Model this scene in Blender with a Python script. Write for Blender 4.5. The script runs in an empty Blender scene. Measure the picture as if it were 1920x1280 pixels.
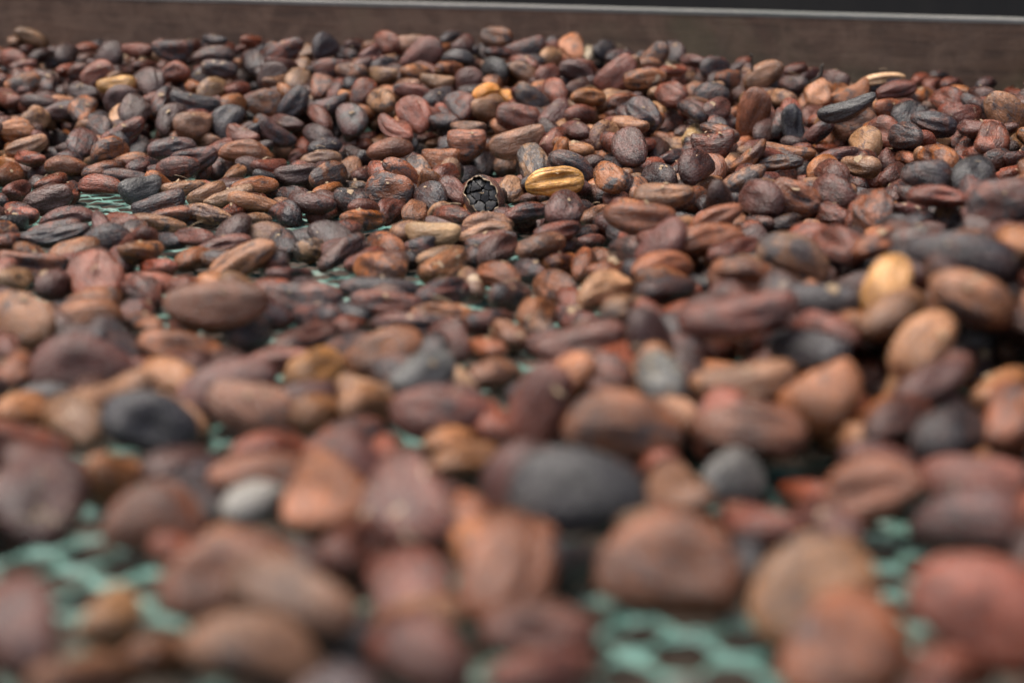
import bpy, math, random, base64
import numpy as np
from mathutils import Matrix, Quaternion, Vector
S = bpy.context.scene
COL = S.collection
MM = 0.001

# ------------------------------------------------------------------ camera
PITCH, ROLL = math.atan(700 / 2860), math.radians(1.3)
fwd = Vector((0, math.cos(PITCH), -math.sin(PITCH)))
up0 = Vector((1, 0, 0)).cross(fwd)
right = math.cos(ROLL) * Vector((1, 0, 0)) + math.sin(ROLL) * up0
upv = -math.sin(ROLL) * Vector((1, 0, 0)) + math.cos(ROLL) * up0
cd = bpy.data.cameras.new('camera')
cam = bpy.data.objects.new('camera', cd); COL.objects.link(cam)
m3 = Matrix((right, upv, -fwd)).transposed()
cam.matrix_world = Matrix.Translation((0, 0, 0.109)) @ m3.to_4x4()
cd.sensor_width = 23.5; cd.lens = 2860 / 1920 * 23.5
cd.clip_start = 0.005; cd.clip_end = 50
cd.dof.use_dof = True; cd.dof.focus_distance = 0.685; cd.dof.aperture_fstop = 4.9; cd.dof.aperture_blades = 7
S.camera = cam

# ------------------------------------------------------------------ daylight (bright overcast)
SUN_EL, SUN_AZ = math.radians(72), math.radians(-75)   # azimuth from +Y, towards -X
w = bpy.data.worlds.new('World'); S.world = w; w.use_nodes = True
nt = w.node_tree; nt.nodes.clear()
sky = nt.nodes.new('ShaderNodeTexSky'); sky.sky_type = 'NISHITA'; sky.sun_disc = False
sky.sun_elevation = SUN_EL; sky.sun_rotation = SUN_AZ
sky.air_density = 1.0; sky.dust_density = 6.0; sky.ozone_density = 1.0
bg = nt.nodes.new('ShaderNodeBackground'); bg.inputs['Strength'].default_value = 0.08
wo = nt.nodes.new('ShaderNodeOutputWorld')
haze_mix = nt.nodes.new('ShaderNodeHueSaturation'); haze_mix.inputs['Saturation'].default_value = 0.8   # cloud cover greys the blue
nt.links.new(sky.outputs[0], haze_mix.inputs['Color']); nt.links.new(haze_mix.outputs[0], bg.inputs[0]); nt.links.new(bg.outputs[0], wo.inputs[0])
sl = bpy.data.lights.new('sun', 'SUN'); sl.energy = 1.5; sl.angle = math.radians(45); sl.color = (1, 0.94, 0.86)
sun = bpy.data.objects.new('sun', sl); COL.objects.link(sun)
sd = Vector((math.sin(SUN_AZ) * math.cos(SUN_EL), math.cos(SUN_AZ) * math.cos(SUN_EL), math.sin(SUN_EL)))
sun.rotation_euler = sd.to_track_quat('Z', 'Y').to_euler()
S.view_settings.view_transform = 'Standard'; S.view_settings.look = 'None'
S.view_settings.exposure = 1.74; S.view_settings.gamma = 1
S.render.engine = 'CYCLES'
S.cycles.use_denoising = True
S.cycles.max_bounces = 6; S.cycles.diffuse_bounces = 2

# ------------------------------------------------------------------ helpers
def tag(o, label=None, cat=None, group=None, kind=None):
    if label: o['label'] = label
    if cat: o['category'] = cat
    if group: o['group'] = group
    if kind: o['kind'] = kind
    return o

class NT:
    """short hand for building a material's nodes"""
    def __init__(s, name):
        s.m = bpy.data.materials.new(name); s.m.use_nodes = True
        s.t = s.m.node_tree; s.t.nodes.clear()
        s.out = s.t.nodes.new('ShaderNodeOutputMaterial')
        s.b = s.t.nodes.new('ShaderNodeBsdfPrincipled')
        s.t.links.new(s.b.outputs[0], s.out.inputs[0])
    def n(s, kind, **kw):
        x = s.t.nodes.new(kind)
        for k, v in kw.items(): setattr(x, k, v)
        return x
    def link(s, a, b):
        if isinstance(a, (int, float)): b.default_value = a
        elif isinstance(a, tuple): b.default_value = a
        else: s.t.links.new(a, b)
    def math(s, op, a, b=0.0, clamp=False):
        x = s.n('ShaderNodeMath', operation=op, use_clamp=clamp); s.link(a, x.inputs[0]); s.link(b, x.inputs[1]); return x.outputs[0]
    def noise(s, vec, scale, detail=3, rough=0.55, dist=0.0):
        x = s.n('ShaderNodeTexNoise'); s.link(vec, x.inputs['Vector']); x.inputs['Scale'].default_value = scale
        x.inputs['Detail'].default_value = detail; x.inputs['Roughness'].default_value = rough; x.inputs['Distortion'].default_value = dist
        return x.outputs[0]
    def mapr(s, v, a, b, c=0.0, d=1.0, smooth=True):
        x = s.n('ShaderNodeMapRange', interpolation_type='SMOOTHSTEP' if smooth else 'LINEAR')
        s.link(v, x.inputs[0]); s.link(a, x.inputs[1]); s.link(b, x.inputs[2]); s.link(c, x.inputs[3]); s.link(d, x.inputs[4]); return x.outputs[0]
    def mix(s, f, a, b, mode='MIX'):
        x = s.n('ShaderNodeMix', data_type='RGBA', blend_type=mode); s.link(f, x.inputs[0]); s.link(a, x.inputs[6]); s.link(b, x.inputs[7]); return x.outputs[2]
    def stretch(s, vec, sc):
        x = s.n('ShaderNodeVectorMath', operation='MULTIPLY'); s.link(vec, x.inputs[0]); x.inputs[1].default_value = sc; return x.outputs[0]
    def attr(s, name):
        return s.n('ShaderNodeAttribute', attribute_type='GEOMETRY', attribute_name=name)
    def bump(s, h, strength, dist, prev=None):
        x = s.n('ShaderNodeBump'); x.inputs['Strength'].default_value = strength; x.inputs['Distance'].default_value = dist
        s.link(h, x.inputs['Height'])
        if prev: s.link(prev, x.inputs['Normal'])
        return x.outputs[0]

# ------------------------------------------------------------------ materials
def bean_material():
    s = NT('dried_bean_skin')
    base, patch, loc, par = s.attr('base').outputs['Color'], s.attr('patch').outputs['Color'], s.attr('loc').outputs['Vector'], s.attr('par')
    sep = s.n('ShaderNodeSeparateXYZ'); s.link(par.outputs['Vector'], sep.inputs[0])
    dark, pale, streak = sep.outputs[0], sep.outputs[1], sep.outputs[2]
    long_ = s.stretch(loc, (0.22, 1, 1))
    n_big = s.noise(loc, 0.17, 4, 0.6, 0.8)
    n_streak = s.noise(long_, 0.85, 4, 0.6, 0.3)
    n_fine = s.noise(long_, 2.6, 3, 0.6)
    n_speck = s.noise(loc, 1.1, 3, 0.65)
    n_tone = s.noise(loc, 0.09, 2, 0.5)
    # tone drift, then streaks
    hsv = s.n('ShaderNodeHueSaturation'); s.link(base, hsv.inputs['Color'])
    s.link(s.mapr(n_tone, 0.3, 0.7, 0.55, 1.4), hsv.inputs['Value']); s.link(s.mapr(n_tone, 0.3, 0.7, 1.06, 0.93), hsv.inputs['Saturation'])
    c = hsv.outputs[0]
    c = s.mix(s.math('MULTIPLY', s.mapr(n_streak, 0.48, 0.66), streak), c, s.mix(0.75, c, patch))
    mul = s.n('ShaderNodeMix', data_type='RGBA', blend_type='MULTIPLY'); mul.inputs[0].default_value = 1.0
    g = s.mapr(n_fine, 0.25, 0.75, 0.72, 1.22)
    comb = s.n('ShaderNodeCombineColor'); [s.link(g, comb.inputs[k]) for k in range(3)]
    s.link(c, mul.inputs[6]); s.link(comb.outputs[0], mul.inputs[7]); c = mul.outputs[2]
    # charred / mouldy blotches of the second colour
    thr = s.math('SUBTRACT', 0.80, s.math('MULTIPLY', dark, 0.60))
    mixn = s.math('ADD', s.math('MULTIPLY', n_big, 0.8), s.math('MULTIPLY', n_speck, 0.2))
    blot = s.mapr(mixn, s.math('SUBTRACT', thr, 0.05), s.math('ADD', thr, 0.08))
    c = s.mix(s.math('MULTIPLY', blot, 0.9), c, patch)
    # pale dried pulp
    n_p = s.noise(loc, 0.22, 4, 0.6, 0.5)
    thp = s.math('SUBTRACT', 0.86, s.math('MULTIPLY', pale, 0.40))
    pl = s.mapr(n_p, thp, s.math('ADD', thp, 0.06))
    c = s.mix(s.math('MULTIPLY', pl, 0.8), c, (0.46, 0.35, 0.23, 1))
    # thin grey dust film
    dust = s.mapr(s.noise(loc, 0.5, 4, 0.7), 0.5, 0.8, 0.0, 0.08)
    c = s.mix(dust, c, (0.20, 0.165, 0.145, 1))
    s.link(c, s.b.inputs['Base Color'])
    s.link(s.math('ADD', s.mapr(n_speck, 0.3, 0.7, 0.17, 0.38), s.math('MULTIPLY', pl, 0.2)), s.b.inputs['Roughness'])
    s.b.inputs['Specular IOR Level'].default_value = 0.52
    b1 = s.bump(n_streak, 0.8, 0.001)
    b2 = s.bump(n_fine, 0.7, 0.0005, b1)
    b3 = s.bump(n_speck, 0.5, 0.0008, b2)
    s.link(b3, s.b.inputs['Normal'])
    return s.m

def wood_material(name, c1, c2, c3, rough, grain=(3, 60, 60), stain=2.5, bump=0.3):
    s = NT(name)
    tc = s.n('ShaderNodeTexCoord').outputs['Object']
    g = s.stretch(tc, grain)
    n1 = s.noise(g, 1.0, 6, 0.65, 0.4); n2 = s.noise(s.stretch(tc, (1, 1.5, 1.5)), stain * 2, 4, 0.6, 0.5); n3 = s.noise(tc, 260, 3, 0.7)
    c = s.mix(s.mapr(n1, 0.3, 0.7), c1 + (1,), c2 + (1,))
    c = s.mix(s.mapr(n2, 0.45, 0.72, 0, 0.75), c, c3 + (1,))
    c = s.mix(s.mapr(n3, 0.55, 0.8, 0, 0.35), c, tuple(min(1, 2.2 * k) for k in c2) + (1,))
    s.link(c, s.b.inputs['Base Color']); s.b.inputs['Roughness'].default_value = rough
    s.link(s.bump(s.math('ADD', n1, s.math('MULTIPLY', n3, 0.4)), bump, 0.001), s.b.inputs['Normal'])
    return s.m

def net_material():
    s = NT('green_plastic_net')
    tc = s.n('ShaderNodeTexCoord').outputs['Object']
    n1 = s.noise(tc, 45, 4, 0.6); n2 = s.noise(s.stretch(tc, (300, 900, 900)), 1, 3, 0.6); n3 = s.noise(tc, 9, 3, 0.5)
    c = s.mix(s.mapr(n1, 0.35, 0.65), (0.030, 0.108, 0.088, 1), (0.092, 0.215, 0.178, 1))
    c = s.mix(s.mapr(n2, 0.5, 0.8, 0, 0.6), c, (0.19, 0.28, 0.24, 1))
    c = s.mix(s.mapr(s.noise(tc, 28, 5, 0.7), 0.44, 0.70, 0, 0.6), c, (0.12, 0.115, 0.085, 1))
    s.link(c, s.b.inputs['Base Color']); s.b.inputs['Roughness'].default_value = 0.5
    return s.m

def plain(name, col, rough=0.7):
    s = NT(name); tc = s.n('ShaderNodeTexCoord').outputs['Object']
    n = s.noise(tc, 900, 4, 0.7)
    c = s.mix(n, tuple(0.5 * k for k in col) + (1,), tuple(min(1, 1.5 * k) for k in col) + (1,))
    s.link(c, s.b.inputs['Base Color']); s.b.inputs['Roughness'].default_value = rough
    s.link(s.bump(n, 0.5, 0.0008), s.b.inputs['Normal'])
    return s.m

M_BEAN = bean_material()
def board_material():
    s = NT('weathered_brown_board')
    tc = s.n('ShaderNodeTexCoord').outputs['Object']
    grain = s.noise(s.stretch(tc, (14, 90, 160)), 1.0, 6, 0.7, 0.6)
    mott = s.noise(tc, 38, 5, 0.7, 0.5); speck = s.noise(tc, 420, 3, 0.75); drip = s.noise(s.stretch(tc, (30, 9, 9)), 1.0, 5, 0.65, 0.8)
    moss = s.noise(s.stretch(tc, (6, 6, 9)), 1.0, 4, 0.6, 0.5)
    c = s.mix(s.mapr(grain, 0.3, 0.7), (0.060, 0.032, 0.019, 1), (0.120, 0.064, 0.038, 1))
    c = s.mix(s.mapr(mott, 0.42, 0.62, 0, 0.8), c, (0.150, 0.088, 0.056, 1))
    c = s.mix(s.mapr(moss, 0.52, 0.72, 0, 0.6), c, (0.095, 0.083, 0.042, 1))
    c = s.mix(s.mapr(drip, 0.54, 0.76, 0, 0.4), c, (0.060, 0.038, 0.028, 1))
    c = s.mix(s.mapr(speck, 0.58, 0.80, 0, 0.5), c, (0.24, 0.20, 0.17, 1))
    s.link(c, s.b.inputs['Base Color']); s.b.inputs['Roughness'].default_value = 0.72
    s.link(s.bump(s.math('ADD', grain, s.math('MULTIPLY', speck, 0.6)), 0.5, 0.0012), s.b.inputs['Normal'])
    return s.m
M_BOARD = board_material()
M_EDGE = wood_material('worn_lit_edge', (0.12, 0.115, 0.105), (0.20, 0.19, 0.175), (0.10, 0.11, 0.10), 0.8, bump=0.6)  # pale weathering, with daylight on the plank's top put into the colour
M_BACK = wood_material('dark_backdrop', (0.008, 0.007, 0.006), (0.013, 0.011, 0.009), (0.020, 0.017, 0.013), 0.8, grain=(40, 40, 2))
M_FLOOR = wood_material('dark_tray_floor', (0.030, 0.020, 0.014), (0.060, 0.040, 0.027), (0.035, 0.03, 0.02), 0.85)
M_NET = net_material()
M_NIB = plain('black_nib', (0.010, 0.009, 0.009), 0.45)
M_SHELL = plain('pale_shell_rim', (0.30, 0.22, 0.14), 0.7)
M_TWIG = plain('dark_stalk', (0.025, 0.017, 0.012), 0.8)

# ------------------------------------------------------------------ large structure
def mesh_obj(name, verts, faces, mat, parent=None, smooth=False):
    me = bpy.data.meshes.new(name); me.from_pydata([tuple(v) for v in verts], [], faces); me.update()
    if smooth: me.polygons.foreach_set('use_smooth', [True] * len(me.polygons))
    me.materials.append(mat)
    o = bpy.data.objects.new(name, me); COL.objects.link(o)
    if parent: o.parent = parent
    return o

def bar(name, profile, x0, x1, mat, parent=None, nseg=60, wob=0.0, seed=1):
    """a profile (y,z) swept along x, ends closed"""
    r = random.Random(seed); n = len(profile); V = []; Fc = []
    dz = [0.0] * (nseg + 1); a = 0
    for i in range(nseg + 1): a = 0.8 * a + r.uniform(-1, 1) * wob; dz[i] = a
    for i in range(nseg + 1):
        x = x0 + (x1 - x0) * i / nseg
        for (y, z) in profile: V.append((x, y + dz[i] * 0.5, z + dz[i]))
    for i in range(nseg):
        for k in range(n):
            Fc.append((i * n + k, i * n + (k + 1) % n, (i + 1) * n + (k + 1) % n, (i + 1) * n + k))
    Fc.append(tuple(range(n))[::-1]); Fc.append(tuple(nseg * n + k for k in range(n)))
    return mesh_obj(name, V, Fc, mat, parent)

BL, BR = Vector((-140.7, 1100.6, 84.1)) * MM, Vector((334.1, 1033.7, 83.8)) * MM        # two points of the board's top front edge
bdir = (BR - BL); bang = math.atan2(bdir.y, bdir.x); TOP = (BL.z + BR.z) / 2
def board_root(name, off, label, cat):
    o = bpy.data.objects.new(name, None); COL.objects.link(o)
    n = Vector((-math.sin(bang), math.cos(bang), 0))
    o.location = Vector((BL.x, BL.y, 0)) + n * off; o.rotation_euler = (0, 0, bang)
    return tag(o, label, cat)
rb = board_root('side_board', 0.0, 'weathered brown wooden side board standing behind the heap of beans', 'board')
bar('plank', [(0, -0.06), (0.024, -0.06), (0.024, TOP - 0.0035), (0, TOP - 0.0035)], -0.75, 1.0, M_BOARD, rb)
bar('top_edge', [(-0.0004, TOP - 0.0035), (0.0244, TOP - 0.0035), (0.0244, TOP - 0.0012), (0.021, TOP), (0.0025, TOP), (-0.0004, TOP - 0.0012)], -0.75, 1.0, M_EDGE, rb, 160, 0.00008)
bb = board_root('sky_block_wall', 0.42, 'dark wall seen above the pale top edge of the side board, its unseen height added to block low sky', 'wall'); bb['kind'] = 'thing'
bar('wall_face', [(0, -0.06), (0.02, -0.06), (0.02, 1.7), (0, 1.7)], -2.5, 3.0, M_BACK, bb)  # height out of view is added to block low sky and deepen contrast

fl = mesh_obj('tray_floor', [(-1.2, -0.15, -0.014), (1.4, -0.15, -0.014), (1.4, 1.6, -0.014), (-1.2, 1.6, -0.014)], [(0, 1, 2, 3)], M_FLOOR)
tag(fl, kind='structure')

# net: rows of zig-zag cords, each of three flat filaments, touching their neighbours at the knots
def build_net():
    r = np.random.default_rng(5)
    V = []; Fc = []; off = 0
    pitch, lam = 8.0, 17.0
    y = 100.0; row = 0
    while y < 1090:
        half = min(0.36 * y + 110, 470)
        step = 1.25 if y < 700 else 2.6
        x = np.arange(-half, half, step); n = len(x)
        ph = math.pi * (row % 2)
        wx = x + 2.4 * np.sin(x * 0.021 + row * 0.9) + 0.7 * np.sin(x * 0.13 + row * 2.1)
        z0 = 1.2 * np.sin(x * 0.013 + y * 0.011) - 0.6
        zig = 3.25 * np.clip(1.5 * np.sin(2 * math.pi * wx / lam + ph), -1, 1)
        for k in range(3 if y < 700 else 1):
            j = r.normal(0, 0.30, n); j = np.convolve(j, np.ones(4) / 4, 'same') * 2
            yc = y + zig + (k - 1) * 0.95 * (1 + 0.35 * np.sin(x * 0.4 + k + row)) + j
            zc = z0 + 0.35 * np.sin(x * 0.9 + k * 2.1 + row) + r.normal(0, 0.08)
            hw = (0.43 if y < 700 else 1.1) + 0.10 * np.sin(x * 0.7 + k * 1.7 + row)
            P = np.stack([np.stack([x, yc - hw, zc - 0.25], 1), np.stack([x, yc, zc + 0.22], 1), np.stack([x, yc + hw, zc - 0.25], 1)], 1).reshape(-1, 3)
            V.append(P)
            i = np.arange(n - 1) * 3 + off
            Fc.append(np.concatenate([np.stack([i, i + 3, i + 4, i + 1], 1), np.stack([i + 1, i + 4, i + 5, i + 2], 1)]))
            off += n * 3
        y += pitch * (1 + r.normal(0, 0.07)); row += 1
    return np.concatenate(V) * MM, np.concatenate(Fc)

def np_mesh(name, V, Q, mat, attrs=None, smooth=True):
    """a mesh from arrays; attrs: name -> (type, array)"""
    me = bpy.data.meshes.new(name)
    me.vertices.add(len(V)); me.vertices.foreach_set('co', np.ascontiguousarray(V, dtype=np.float32).ravel())
    me.loops.add(len(Q) * 4); me.loops.foreach_set('vertex_index', np.ascontiguousarray(Q, dtype=np.int32).ravel())
    me.polygons.add(len(Q)); me.polygons.foreach_set('loop_start', np.arange(len(Q), dtype=np.int32) * 4)
    me.polygons.foreach_set('use_smooth', np.full(len(Q), smooth))
    me.update(calc_edges=True)
    for k, (ty, arr) in (attrs or {}).items():
        a = me.attributes.new(k, ty, 'POINT')
        a.data.foreach_set('color' if ty == 'FLOAT_COLOR' else 'vector', np.ascontiguousarray(arr, dtype=np.float32).ravel())
    me.materials.append(mat)
    return me

V, Q = build_net()
net = bpy.data.objects.new('drying_net', np_mesh('drying_net', V, Q, M_NET)); COL.objects.link(net)
tag(net, 'green knitted plastic net stretched under the beans', 'net')

# ------------------------------------------------------------------ beans
BASE = dict(a=(0.50, 0.20, 0.030), r=(0.160, 0.037, 0.0145), m=(0.102, 0.030, 0.019), d=(0.056, 0.019, 0.012), k=(0.021, 0.018, 0.020), o=(0.26, 0.084, 0.021),
            t=(0.29, 0.142, 0.065), y=(0.44, 0.225, 0.065), g=(0.085, 0.080, 0.074), p=(0.38, 0.29, 0.19), b=(0.085, 0.034, 0.022),
            Y=(0.58, 0.285, 0.065), T=(0.42, 0.26, 0.125), W=(0.34, 0.31, 0.27), X=(0.10, 0.042, 0.026))

def grid_topology(nu, nv):
    """rings of nv points between two poles; quads with doubled pole corners"""
    Q = []
    for i in range(nu - 1):
        for j in range(nv):
            k = (j + 1) % nv
            Q.append((1 + i * nv + j, 1 + i * nv + k, 1 + (i + 1) * nv + k, 1 + (i + 1) * nv + j))
    T = []
    last = 1 + nu * nv
    for j in range(nv):
        k = (j + 1) % nv
        T.append((0, 1 + k, 1 + j)); T.append((last, 1 + (nu - 1) * nv + j, 1 + (nu - 1) * nv + k))
    return np.array(Q), np.array(T)
TOPO = {}
def bean_shape(A, B, C, rg, nu, nv, wrinkle=1.0, broken=False):
    """one bean: blunt egg, bent and dented, with lengthwise wrinkles. local axes: x long, y wide, z thin (mm)"""
    th = (np.arange(1, nu + 1) / (nu + 1)) * math.pi
    th = th - 0.13 * np.sin(2 * th)
    ph = np.arange(nv) / nv * 2 * math.pi
    x = -np.cos(th)
    p = rg.uniform(0.66, 0.95)
    r = np.sin(th) ** p
    X = np.concatenate([[-1.0], np.repeat(x, nv), [1.0]])
    Rr = np.concatenate([[0.0], np.repeat(r, nv), [0.0]])
    PH = np.concatenate([[0.0], np.tile(ph, nu), [0.0]])
    e = rg.uniform(0.82, 1.02)
    cy, sz = np.cos(PH), np.sin(PH)
    cy = np.sign(cy) * np.abs(cy) ** e; sz = np.sign(sz) * np.abs(sz) ** e
    tp = rg.uniform(-0.20, 0.20)
    Rr = Rr * (1 + tp * X - 0.10 * abs(tp) * X * X)
    # low lumps
    d = np.zeros_like(X)
    for k in range(5):
        f = rg.normal(0, 1.6, 3); d += rg.uniform(0.2, 1) * np.sin(f[0] * X * 1.6 + f[1] * Rr * cy * 1.3 + f[2] * Rr * sz * 1.3 + rg.uniform(0, 6.28))
    lump = 0.043 * d
    # lengthwise ridges that wander
    wr = np.zeros_like(X)
    for k in range(3):
        m = 2 * rg.integers(2, 6 if nv >= 24 else 3) + 0
        wr += (np.abs(np.sin(m * PH / 2 + rg.uniform(0, 6.28) + rg.uniform(-1.6, 1.6) * X + 0.6 * np.sin(2.6 * X + rg.uniform(0, 6.28)))) - 0.6)
    amp = rg.choice([0.02, 0.04, 0.06, 0.09], p=[0.25, 0.35, 0.25, 0.15]) * wrinkle
    if wrinkle > 1.5:                              # the golden bean: even ridges from tip to tip
        wr = 2.2 * (np.abs(np.sin(4.5 * PH + 0.35 * np.sin(2 * X))) - 0.6) * np.clip(1.3 - X * X, 0, 1); amp = 0.055
    Rm = Rr * (1 + lump + amp * wr)
    Y = Rm * cy * B; Z = Rm * sz * C
    # flat sides: shallow dents, sometimes a long crease
    for sgn in (1, -1):
        dn = rg.uniform(0, 0.38) * wrinkle ** 0.5; x0 = rg.uniform(-0.35, 0.35); y0 = rg.uniform(-0.35, 0.35)
        g = np.exp(-((X - x0) / rg.uniform(0.35, 0.7)) ** 2 - ((Y / B - y0) / rg.uniform(0.25, 0.5)) ** 2)
        Z = np.where(Z * sgn > 0, Z * (1 - dn * g), Z)
    if rg.random() < 0.65:
        a0 = rg.uniform(0, 6.28); dph = np.angle(np.exp(1j * (PH - a0 - 0.4 * np.sin(2 * X + a0))))
        cr = 1 - rg.uniform(0.10, 0.34) * np.exp(-(dph / 0.22) ** 2) * np.clip(1.1 - X * X, 0, 1)
        Y *= cr; Z *= cr
    # bend
    kb = rg.normal(0, 0.17)
    Y = Y + kb * B * (X * X - 0.33) * 1.6
    Z = Z + rg.normal(0, 0.13) * C * (X * X - 0.33) * 1.6
    Xo = X * A * 1.0
    if broken:                                     # a snapped end: flat rough face
        cut = 0.35 * A + 0.06 * A * np.sin(5 * PH) + 0.05 * A * np.sin(2 * Y)
        over = Xo > cut
        Xo = np.where(over, cut - 0.10 * A * (1 - Rr), Xo)
    return np.stack([Xo, Y, Z], 1)

def quat_m(q):
    q = np.array(q, float); q /= np.linalg.norm(q); w_, x, y, z = q
    return np.array([[1 - 2 * (y * y + z * z), 2 * (x * y - z * w_), 2 * (x * z + y * w_)],
                     [2 * (x * y + z * w_), 1 - 2 * (x * x + z * z), 2 * (y * z - x * w_)],
                     [2 * (x * z - y * w_), 2 * (y * z + x * w_), 1 - 2 * (x * x + y * y)]])

def bean_look(col, flag, rg):
    """base colour, blotch colour and (dark, pale, streak) amounts"""
    c = np.array(BASE[col[0]]) * (rg.uniform(0.85, 1.15) if col[0] in 'ayYTWpkg' else rg.uniform(0.5, 1.22)) * rg.uniform(0.95, 1.05, 3)
    second = col[1] if len(col) > 1 else None
    c0 = col[0]
    dark = {'k': 0.10, 'd': 0.30, 'y': 0.10, 'a': 0.14, 'Y': 0.06, 'T': 0.06, 'W': 0.30, 'p': 0.12, 'g': 0.25}.get(c0, 0.42) * rg.uniform(0.4, 1.35)
    if second in ('k', 'd', 'g'): pc = np.array(BASE[second]) * (0.45 if second == 'g' else 1.0); dark = rg.uniform(0.42, 0.58)
    elif second and c0 not in 'kdgyY': c = c * 0.6 + np.array(BASE[second]) * 0.4; pc = np.array((0.021, 0.018, 0.020)); dark = rg.uniform(0.2, 0.55)
    elif second: pc = np.array(BASE[second]); dark = rg.uniform(0.45, 0.58)
    elif c0 == 'k': pc = np.array(BASE['b']); dark = rg.uniform(0.25, 0.58)
    elif c0 in 'ayYT': pc = np.array((0.20, 0.075, 0.018))
    elif c0 == 't': pc = np.array((0.10, 0.045, 0.028))
    else: pc = np.array((0.021, 0.018, 0.020))
    pale = (0.64 if 'p' in flag else rg.uniform(0.2, 0.52)) * (0.6 if c0 in 'yYT' else 1)
    streak = 0.9 if c0 in 'Y' else rg.uniform(0.3, 1.0)
    return c, pc, (dark, pale, streak)

def topo(nu, nv):
    if (nu, nv) not in TOPO: TOPO[nu, nv] = grid_topology(nu, nv)
    return TOPO[nu, nv]

def poly_mesh(name, V, Q, T, mat, attrs):
    """quads and triangles together"""
    me = bpy.data.meshes.new(name)
    me.vertices.add(len(V)); me.vertices.foreach_set('co', np.ascontiguousarray(V, dtype=np.float32).ravel())
    nl = len(Q) * 4 + len(T) * 3
    me.loops.add(nl); me.loops.foreach_set('vertex_index', np.concatenate([Q.ravel(), T.ravel()]).astype(np.int32))
    me.polygons.add(len(Q) + len(T))
    me.polygons.foreach_set('loop_start', np.concatenate([np.arange(len(Q)) * 4, len(Q) * 4 + np.arange(len(T)) * 3]).astype(np.int32))
    me.polygons.foreach_set('use_smooth', np.ones(len(Q) + len(T), bool))
    me.update(calc_edges=True)
    for k, (ty, arr) in attrs.items():
        a = me.attributes.new(k, ty, 'POINT')
        a.data.foreach_set('color' if ty == 'FLOAT_COLOR' else 'vector', np.ascontiguousarray(arr, dtype=np.float32).ravel())
    me.materials.append(mat)
    return me

def bean_arrays(A, B, C, col, flag, seed, nu, nv, amp=1.0):
    rg = np.random.default_rng(seed)
    wrinkle = {'Y': 1.9, 'T': 1.0, 'W': 0.7}.get(col[0], 1.0)
    V = bean_shape(A, B, C, rg, nu, nv, wrinkle, 'b' in flag)
    c, pc, par = bean_look(col, flag, rg); par = (par[0] * amp, par[1], par[2])
    loc = V + rg.uniform(-400, 400, 3)
    n = len(V)
    one = np.ones((n, 1))
    bc = np.tile(c, (n, 1))
    if col[0] == 'Y':                               # brown left in the grooves between the golden ridges
        ph = (np.arange(n) - 1) % nv / nv * 2 * math.pi; X = V[:, 0] / A
        g = np.abs(np.sin(4.5 * ph + 0.35 * np.sin(2 * X)))[:, None]
        bc = np.array((0.42, 0.195, 0.045)) + (bc * 1.05 - np.array((0.42, 0.195, 0.045))) * np.clip(g * 1.5, 0, 1)
    return V, np.hstack([bc, one]), np.hstack([np.tile(pc, (n, 1)), one]), loc, np.tile(par, (n, 1))

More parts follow.
